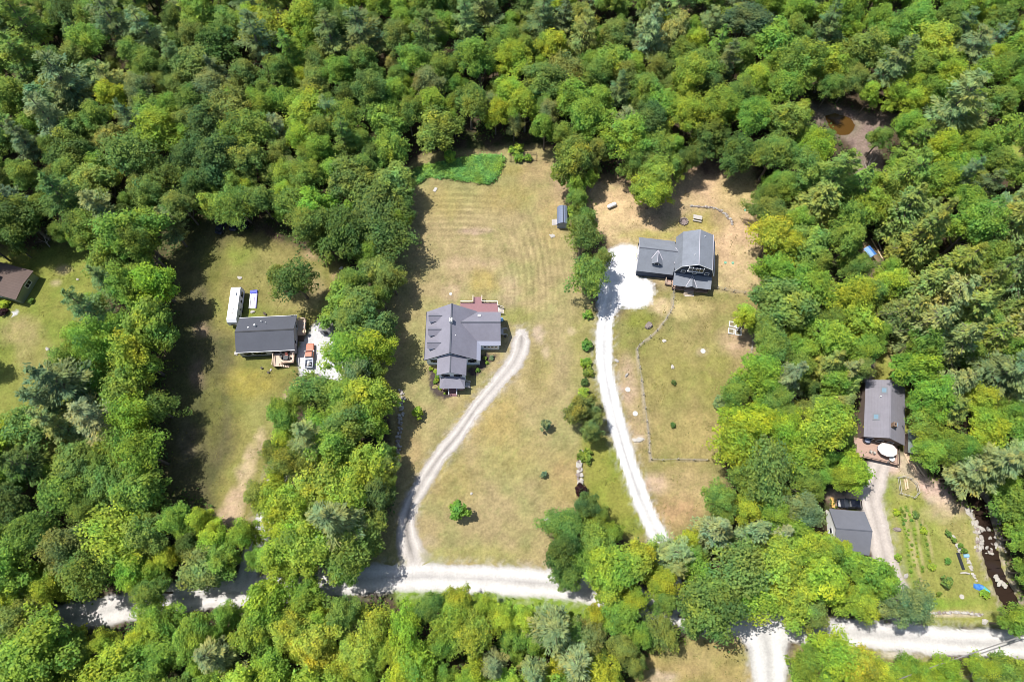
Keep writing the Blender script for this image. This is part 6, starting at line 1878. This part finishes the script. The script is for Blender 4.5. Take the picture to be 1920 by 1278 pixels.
 (1560, 1225, 42, 'B', 'lime'), (1600, 1245, 38, 'B', 'yellow'), (1540, 1205, 26, 'B', 'lime'), (1650, 1262, 36, 'B', 'lime'), (1700, 1260, 34, 'B', 'fresh'), (1780, 1262, 34, 'B', 'lime'), (1840, 1250, 28, 'B', 'lime'), (1900, 1262, 34, 'B', 'fresh'),
]
TREES = []                                                  # (x, y, radius, kind, hue, px, py, label)
for h in HAND:
    px_, py_, rp, kind, hue = h[:5]
    if rp < 3:
        continue
    rm = rp/pxm(px_, py_, 8)
    for _ in range(2):
        z = zcen(kind, rm)*hfac(px_, py_)
        rm = rp/pxm(px_, py_, z)
    p = G(px_, py_, z)
    TREES.append((p.x, p.y, rm*.97, kind, hue, px_, py_, h[5] if len(h) > 5 else None))

OPL = [np.array(v) for v in OPEN.values()]


def in_open(X, Y):
    r = np.zeros(np.shape(X), bool)
    for pl in OPEN.values():
        r |= inside(pl, X, Y)
    return r


def hue_here(px_, py_, kind, g):
    if kind == 'P':
        return g.choice(['blue', 'mid', 'pale', 'dark'], p=[.4, .2, .3, .1])
    if kind == 'H':
        return g.choice(['olive', 'tan', 'pale'], p=[.6, .25, .15])
    if py_ > 1090:
        return g.choice(['lime', 'fresh', 'yellow', 'mid'], p=[.45, .3, .1, .15])
    if px_ < 420 and py_ < 480:
        return g.choice(['mid', 'dark', 'fresh', 'olive', 'pale'], p=[.4, .22, .18, .15, .05])
    if px_ > 1400 and py_ < 420:
        return g.choice(['fresh', 'mid', 'lime', 'olive'], p=[.45, .3, .15, .1])
    if py_ < 330:
        return g.choice(['mid', 'fresh', 'olive', 'lime', 'dark', 'tan'], p=[.36, .24, .14, .12, .09, .05])
    return g.choice(['fresh', 'mid', 'lime', 'dark', 'olive'], p=[.33, .3, .2, .07, .10])


gg = np.random.default_rng(77)
ang = np.linspace(0, 2*math.pi, 16, endpoint=False)


def try_fill(n, r0, r1, tol, sp, kinds, maxn=999):
    xs_ = np.array([t[0] for t in TREES])
    ys_ = np.array([t[1] for t in TREES])
    rs_ = np.array([t[2] for t in TREES])
    added = 0
    for _ in range(n):
        px_, py_ = gg.uniform(-55, 1975), gg.uniform(-45, 1330)
        kd = kinds(px_, py_)
        rm = gg.uniform(r0, r1)*(.85 if kd == 'P' else 1)
        z = zcen(kd, rm)*hfac(px_, py_)
        p = G(px_, py_, z)
        d = np.hypot(xs_-p.x, ys_-p.y)
        if (d < sp*(rs_+rm)).any():
            continue
        rp = rm*pxm(px_, py_, z)
        ex, ey = px_+np.cos(ang)*rp*tol, py_+np.sin(ang)*rp*tol*(1.35 if kd in 'PH' else 1.05)
        if in_open(ex, ey).any() or in_open(np.array([px_]), np.array([py_])).any():
            continue
        TREES.append((p.x, p.y, rm, kd, hue_here(px_, py_, kd, gg), px_, py_, None))
        xs_, ys_, rs_ = np.append(xs_, p.x), np.append(ys_, p.y), np.append(rs_, rm)
        added += 1
        if added >= maxn:
            break
    return added


def kind_mix(px_, py_):
    r = gg.random()
    if px_ > 1620 and 380 < py_ < 760:
        return 'H' if r < .6 else 'B'
    if py_ < 200 and px_ < 330:
        return 'P' if r < .28 else 'B'
    if py_ < 80:
        return 'P' if r < .22 else 'B'
    if px_ < 120 and py_ < 420:
        return 'P' if r < .3 else 'B'
    return 'P' if r < .05 else 'B'


n1 = try_fill(5000, 3.9, 6.0, .93, .63, kind_mix)
n2 = try_fill(5000, 3.0, 4.2, .92, .62, kind_mix)
n3 = try_fill(5000, 2.0, 3.0, .92, .56, lambda x, y: 'B')
print('trees', len(TREES), n1, n2, n3)

TREES.append((*G(1590, 135, 5).to_2d(), 4.5, 'D', 'pale', 1590, 135, 'bare grey dead tree leaning over the upper right pond'))
TREES.append((*G(40, 1115, 4).to_2d(), 4.0, 'D', 'pale', 40, 1115, 'fallen grey dead tree with bare branches at the lower left edge'))
TREES.append((*G(1108, 350, 2).to_2d(), 1.6, 'D', 'pale', 1108, 350, 'grey bare dead bush between the dry lawn and straw yard'))
TREES.append((*G(78, 450, 3).to_2d(), 3.0, 'D', 'pale', 78, 450, 'bare dead tree in shade behind the brown-roofed house'))
TREES.append((*G(1850, 1255, 4).to_2d(), 3.2, 'D', 'pale', 1850, 1255, 'pale dead branches beside the road in the bottom right corner'))
TREES.append((*G(1640, 310, 4).to_2d(), 3.0, 'D', 'pale', 1640, 310, 'leaning grey dead trunk below the upper right pond'))
TREES.append((*G(1905, 345, 4).to_2d(), 2.6, 'D', 'pale', 1905, 345, 'bare grey dead tree at the right edge below the clearing'))

# garden plants and hostas
SMALL = []
for x, y in ((1778, 1000), (1788, 1012), (1800, 1022), (1777, 1050), (1771, 1092), (1760, 1113), (1808, 1032)):
    SMALL.append((x, y, 6 if y != 1092 else 11, 'Y', 'mid'))
LABS = ['little dark fruit tree uppermost on the garden lawn', 'little fruit tree second from the top on the garden lawn', 'small bush by the light blue tarp', 'little fruit tree in a stone ring on the middle garden lawn', 'largest young fruit tree on the lower garden lawn', 'small shrub by the bottom hedge of the garden', 'low bush at the top of the stone line in the garden']
for s, l in zip(SMALL, LABS):
    x, y, rp, k, hu = s
    p = G(x, y, .8)
    TREES.append((p.x, p.y, rp/pxm(x, y), k, hu, x, y, l))
for x, y, rp, hu, l in ((1262, 717, 5.5, 'dark', 'clipped round dark bush on the fenced lawn, upper of two'), (1262, 797, 5.5, 'dark', 'clipped round dark bush on the fenced lawn, lower of two'),
                        (8, 572, 11, 'lime', 'round yellow-green bush in front of the brown-roofed house'), (6, 585, 9, 'purple', 'dark red bush beside the stone path at the left edge'), (58, 564, 6, 'mid', 'small bush at the front corner of the brown-roofed house'),
                        (1680, 960, 8, 'lime', 'yellow-green bush at the top of the garden rows'), (1681, 1044, 8, 'lime', 'yellow-green bush with brown patch beside the garage drive'), (1717, 965, 7, 'mid', 'dark bush at the top of the right garden row'), (1731, 994, 8, 'lime', 'bright bush midway along the right garden row'), (1748, 1064, 8, 'lime', 'bright bush at the bottom of the right garden row'),
                        (1845, 1113, 9, 'lime', 'yellow-green bush below the blue tarp'), (808, 690, 5, 'lime', 'hosta at the top of the porch flower bed'), (817, 697, 5, 'lime', 'second hosta down the porch flower bed'), (820, 706, 5.5, 'fresh', 'third hosta down the porch flower bed'), (816, 715, 5, 'fresh', 'green hosta at the left rim of the porch flower bed'), (820, 712, 5, 'yellow', 'brightest yellow hosta of the porch flower bed'), (825, 727, 4.5, 'lime', 'hosta at the porch corner of the flower bed'), (834, 737, 3, 'yellow', 'tiny yellow plant by the porch steps'),
                        (910, 672, 5, 'mid', 'green plant in the bed under the garage wing'), (922, 670, 5, 'pale', 'pale plant in the bed under the garage wing'), (896, 694, 5.5, 'mid', 'green plant by the front corner walk of the grey-roofed house'), (912, 680, 4, 'fresh', 'small bright plant in the middle of the garage wing bed'),
                        (845, 298, 13, 'lime', 'yellow-green bush heap on top of the green weed patch'), (968, 285, 16, 'lime', 'leafy yellow-green bush behind the garden pen'), (990, 296, 9, 'fresh', 'plant at the right end inside the garden pen'), (972, 299, 9, 'fresh', 'plant in the middle inside the garden pen')):
    p = G(x, y, .4)
    TREES.append((p.x, p.y, rp/pxm(x, y), 'S', hu, x, y, l))
for r_i, rowp in enumerate(PLANT_ROWS):
    P = smooth_path(rowp, .8)
    for k, q in enumerate(P):
        if random.random() < .85:
            x, y = Pv(q.x, q.y)
            TREES.append((q.x+random.uniform(-.2, .2), q.y, random.uniform(.16, .38), 'S', random.choice(('fresh', 'lime', 'fresh', 'mid')), x, y,
                          'low green plant in the %s of the curved garden rows' % ('first', 'second', 'third', 'fourth')[r_i]))

# about 300 broadleaf trees that show largest stay individuals, the rest go into the woods
seen = [(t[2]*pxm(t[5], t[6], 8), k) for k, t in enumerate(TREES) if t[3] == 'B' and not t[7] and 8 < t[5] < 1912 and 8 < t[6] < 1270]
keep = {k for _r, k in sorted(seen, reverse=True)[:262]}
REST = [t for k, t in enumerate(TREES) if t[3] == 'B' and not t[7] and k not in keep]
TREES = [t for k, t in enumerate(TREES) if not (t[3] == 'B' and not t[7] and k not in keep)]
print('kept', len(TREES), 'rest', len(REST), {k: sum(t[3] == k for t in TREES) for k in 'BPHSYD'})

# labels: look and place; equal ones get a place in the photo, or a shared group
labs = []
for t in TREES:
    labs.append(t[7] or label_for(t[3], t[4], t[2], t[5], t[6]))
cnt = {}
for l in labs:
    cnt[l] = cnt.get(l, 0)+1
SHORT = {'dark': 'dark', 'mid': 'green', 'fresh': 'fresh', 'lime': 'lime', 'yellow': 'golden', 'olive': 'olive', 'pale': 'sage', 'blue': 'bluish', 'tan': 'straw', 'purple': 'purple'}
SKIND = {'B': 'broadleaf', 'P': 'pine', 'H': 'hemlock', 'S': 'bush', 'Y': 'sapling', 'D': 'dead tree'}
SREG = ['left tree belt', 'bottom left woods', 'above road left', 'below gravel road', 'bottom right roadside', 'beside gravel yard', 'left of driveway', 'roadside clump', 'beside gravel pad', 'white driveway row',
        'left of garden', 'left of cabin', 'across the stream', 'right of cabin', 'around the pond', 'behind blue house', 'above dry lawn', 'upper left forest', 'above left yard']
TX = np.array([(t[5], t[6]) for t in TREES], float)
taken = set(labs)


def neighbour_label(i, rank):
    """A label from the look of the tree and of the trees next to it."""
    t = TREES[i]
    d = np.hypot(TX[:, 0]-t[5], TX[:, 1]-t[6])
    near = [k for k in np.argsort(d)[1:13] if TREES[k][3] in 'BPH']
    own = f'{SHORT[t[4]]} {SKIND[t[3]]}'
    if t[3] == 'B':
        own = ('big ' if t[2] > 5.1 else 'small ' if t[2] < 3.3 else '')+own
    reg = SREG[next(k for k, (f, _) in enumerate(REGIONS) if f(t[5], t[6]))]
    rel = []
    for k in near:
        dx, dy = TX[k]-TX[i]
        w_ = ('left of' if dx > 0 else 'right of') if abs(dx) > abs(dy) else ('above' if dy > 0 else 'below')
        rel.append((w_, f'{SHORT[TREES[k][4]]} {SKIND[TREES[k][3]]}'))
    for a in range(len(rel)):
        for b in range(a+1, len(rel)):
            if rel[a][0].split()[0] in ('left', 'right') and rel[b][0].split()[0] in ('left', 'right'):
                continue
            if rel[a][0] in ('above', 'below') and rel[b][0] in ('above', 'below'):
                continue
            l = f'{own} {rel[a][0]} {rel[a][1]} and {rel[b][0]} {rel[b][1]}, {reg}'
            if l not in taken:
                taken.add(l)
                return l
    return f'{own}, {reg}'


protoB = {}
ncount = {}
for i, (x, y, rm, kind, hue, px_, py_, given) in enumerate(TREES):
    lab = labs[i]
    grp = KGROUP[kind]
    if given and 'curved garden rows' in given:
        grp = 'plants of the garden rows'
        name = 'garden_plant'
    else:
        name = KNAME[kind]
        if not given and cnt[lab] > 1:
            lab = neighbour_label(i, 0)
    R0, h0 = BASE[kind]
    s = rm/R0
    sz = s**.62*hfac(px_, py_) if kind in 'BPH' else s
    rz = random.uniform(0, 6.283)
    cat_ = 'plant' if name == 'garden_plant' else KCAT[kind]
    c = np.array(HUE[hue])*np.array((random.uniform(.90, 1.10), random.uniform(.94, 1.06), random.uniform(.85, 1.2)))*random.uniform(.9, 1.1)
    if kind in 'S':
        o = put(name, SB[i % 3], None, (x, y, 0), (0, 0, rz), (s, s*random.uniform(.85, 1), s*random.uniform(.9, 1.1)))
        o.color = (*c, 1)
        tag(o, lab, cat_, grp)
        continue
    if kind == 'D':
        o = thing(name, lab, 'tree', (x, y, 0), rz, grp)
        b = put('branches', DEAD[i % 2], o, sc=(s*.9+.1,)*3)
        if 'fallen' in lab or 'leaning' in lab or 'branches beside' in lab:
            b.rotation_euler = (R(62), 0, 0)
        continue
    me = {'B': BL, 'P': PN, 'H': HM, 'Y': YT}[kind]
    cr, tr = me[random.randrange(len(me))]
    if 'white gravel pad' in lab and given:
        cr, tr = BL[9+i % 2]
    root = thing(name, lab, 'tree', (x, y, 0), rz, grp)
    sc = (s*random.uniform(.80, 1.22), s*random.uniform(.80, 1.22), sz*random.uniform(.84, 1.12))
    if kind in 'BPH':
        root.rotation_euler = (random.uniform(-.1, .1), random.uniform(-.1, .1), rz)
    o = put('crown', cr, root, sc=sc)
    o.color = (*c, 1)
    put('trunk', tr, root, sc=(max(.5, sz), max(.5, sz), sc[2]))

# ------------------------------------------------------------------ low growth that nobody could count
def clump_stuff(name, pts, g, h, size, hue, label, cat, per=12, spread_=.5, m=LEAF):
    n = len(pts)*per
    base = np.repeat(pts, per, 0)
    h = h*np.repeat(.35+1.1*N2(pts[:, 0]/2.2, pts[:, 1]/2.2), per) if name in ('weed_patch', 'leafy_brush', 'undergrowth') else h
    off = g.normal(size=(n, 2))*spread_
    P = np.stack([base[:, 0]+off[:, 0], base[:, 1]+off[:, 1], g.uniform(.08, 1, n)*h], 1)
    Nn = unit(np.array((0, 0, .8))+g.normal(size=(n, 3))*.5)
    ln = size*g.uniform(.7, 1.4, n)
    tone = np.clip(np.repeat(g.uniform(.2, .8, len(pts)), per)+g.normal(size=n)*.15, 0, 1)
    me = card_mesh(name, P, Nn, ln, ln*.6, g, m, tone)
    o = bpy.data.objects.new(name, me)
    COL.objects.link(o)
    o.color = (*hue, 1)
    return tag(o, label, cat, kind='stuff')


g = np.random.default_rng(9)
HOUSES = [(780, 555, 960, 700), (800, 650, 880, 745), (1190, 425, 1345, 550), (435, 585, 565, 695), (0, 490, 75, 565), (1610, 710, 1700, 880), (1550, 950, 1640, 1040), (420, 530, 470, 612)]


def scatter(n, test):
    Q = np.stack([g.uniform(-120, 2040, n), g.uniform(-80, 1360, n)], 1)
    ok = test(Q[:, 0], Q[:, 1])
    for (_n, pth, hw, _c2, _z) in ROADS:
        ok &= pdist(pth, Q[:, 0], Q[:, 1]) > hw*10.5+11
    for b in HOUSES:
        ok &= ~((Q[:, 0] > b[0]) & (Q[:, 0] < b[2]) & (Q[:, 1] > b[1]) & (Q[:, 1] < b[3]))
    for gpad in GRAVEL_PADS:
        ok &= ~inside(gpad[2], Q[:, 0], Q[:, 1])
    ok &= pdist(STREAM, Q[:, 0], Q[:, 1]) > 14
    Q = Q[ok]
    return np.array([tuple(G(a, b).to_2d()) for a, b in Q])


painted = [p[2] for p in PAINT]


def no_lawn(X, Y):
    r = ~in_open(X, Y)
    for p in painted[1:]:
        r &= ~inside(p, X, Y)
    return r


clump_stuff('undergrowth', scatter(9000, no_lawn), g, 1.3, .55, (.13, .21, .05), 'low green undergrowth filling the gaps between forest trees', 'undergrowth', 12, .7)
clump_stuff('leafy_brush', scatter(3000, lambda X, Y: (no_lawn(X, Y) | inside([(735, 1112), (900, 1112), (1010, 1122), (1140, 1142), (1150, 1180), (735, 1160)], X, Y) | inside([(1880, 940), (1990, 940), (1990, 1150), (1915, 1130), (1885, 1040)], X, Y)) & ((Y > 1085) | (X > 1850))), g, 1.5, .5, (.18, .30, .04), 'bright leafy brush along the road and stream banks', 'brush', 14, .7)
yards = [OPEN['yard_left'], OPEN['yard_far_left'], OPEN['yard_garden'], OPEN['lawn_right'], OPEN['lawn_bottom']]
clump_stuff('tall_grass', scatter(26000, lambda X, Y: np.any([inside(p, X, Y) for p in yards], 0) & (N1(X/14, Y/14) > .52) & (pdist(STREAM, X, Y) > 20)), g, .14, .2, (.17, .17, .05), 'tufts of longer grass scattered on the rough lawns', 'grass', 5, .3)
WEED = [(768, 325), (800, 312), (850, 303), (888, 296), (930, 292), (946, 298), (938, 318), (925, 340), (912, 346), (880, 340), (830, 333), (800, 330), (785, 345), (772, 340)]
wp = []
for a, b in zip(g.uniform(760, 950, 5200), g.uniform(285, 350, 5200)):
    if inside(WEED, np.array(a+g.normal()*1.5), np.array(b+g.normal()*1.5)):
        wp.append(tuple(G(a, b).to_2d()))
clump_stuff('weed_patch', np.array(wp), g, .95, .4, (.24, .45, .11), 'dense low green weed patch at the top of the dry lawn', 'weeds', 9, .28)
# woods beyond the frame
ring_pts = []
gx = np.random.default_rng(31)
while len(ring_pts) < 420:
    x, y = gx.uniform(-175, 175), gx.uniform(-70, 240)
    a, b = Pv(x, y, 9)
    if -70 < a < 1990 and -60 < b < 1345:
        continue
    if 1380 < a < 1500 and b > 1100 or (1150 < b < 1260 and (a > 1900 or a < 30)):
        continue
    if a < 0 and 430 < b < 780:
        continue
    if all((x-q[0])**2+(y-q[1])**2 > 42 for q in ring_pts):
        ring_pts.append((x, y, 0))
    elif gx.random() < .001:
        break
wpts = [(q[0], q[1], 0) for q in ring_pts]+[(t[0], t[1], 0) for t in REST]
wscl = [gx.uniform(.8, 1.15) for _ in ring_pts]+[t[2]/5 for t in REST]
whue = [HUE[gx.choice(['mid', 'fresh', 'dark', 'lime'])] for _ in ring_pts]+[HUE[t[4]] for t in REST]
me = bpy.data.meshes.new('woods')
me.from_pydata(wpts, [], [])
n_ = len(wpts)
aa = me.attributes.new('size', 'FLOAT_VECTOR', 'POINT')
aa.data.foreach_set('vector', np.array([(k, k, k**.62) for k in wscl], np.float32).ravel())
aa = me.attributes.new('turn', 'FLOAT_VECTOR', 'POINT')
aa.data.foreach_set('vector', np.array([(0, 0, gx.uniform(0, 6.28)) for k in wscl], np.float32).ravel())
aa = me.attributes.new('tint', 'FLOAT_VECTOR', 'POINT')
aa.data.foreach_set('vector', np.array([np.array(h)*gx.uniform(.85, 1.15) for h in whue], np.float32).ravel())
wo = bpy.data.objects.new('woods', me)
COL.objects.link(wo)
tag(wo, 'small trees between the big ones and forest continuing beyond the photo edges', 'woods', kind='stuff')
LEAFW = LEAF.copy()
LEAFW.name = 'leaf_of_the_woods'
t = LEAFW.node_tree
oi_ = next(n for n in t.nodes if n.type == 'OBJECT_INFO')
tgt = [l.to_socket for l in t.links if l.from_socket == oi_.outputs['Color']]
at_ = t.nodes.new('ShaderNodeAttribute')
at_.attribute_type = 'INSTANCER'
at_.attribute_name = 'tint'
for q in tgt:
    t.links.new(at_.outputs['Vector'], q)
ng = bpy.data.node_groups.new('woods', 'GeometryNodeTree')
ng.interface.new_socket('Geometry', in_out='INPUT', socket_type='NodeSocketGeometry')
ng.interface.new_socket('Geometry', in_out='OUTPUT', socket_type='NodeSocketGeometry')
gi, go = ng.nodes.new('NodeGroupInput'), ng.nodes.new('NodeGroupOutput')


def attr_node(nm):
    a = ng.nodes.new('GeometryNodeInputNamedAttribute')
    a.data_type = 'FLOAT_VECTOR'
    a.inputs['Name'].default_value = nm
    return a.outputs[0]


jn = ng.nodes.new('GeometryNodeJoinGeometry')
for part in ('crown', 'trunk'):
    src = next(o for o in bpy.data.objects if o.name.startswith(part) and o.parent and o.data == BL[1][0 if part == 'crown' else 1])
    oi = ng.nodes.new('GeometryNodeObjectInfo')
    oi.inputs[0].default_value = src
    geo = oi.outputs['Geometry']
    if part == 'crown':
        sm_ = ng.nodes.new('GeometryNodeSetMaterial')
        sm_.inputs['Material'].default_value = LEAFW
        ng.links.new(geo, sm_.inputs['Geometry'])
        geo = sm_.outputs[0]
    ip = ng.nodes.new('GeometryNodeInstanceOnPoints')
    ng.links.new(gi.outputs[0], ip.inputs['Points'])
    ng.links.new(geo, ip.inputs['Instance'])
    ng.links.new(attr_node('turn'), ip.inputs['Rotation'])
    ng.links.new(attr_node('size'), ip.inputs['Scale'])
    ng.links.new(ip.outputs[0], jn.inputs[0])
ng.links.new(jn.outputs[0], go.inputs[0])
md = wo.modifiers.new('woods', 'NODES')
md.node_group = ng
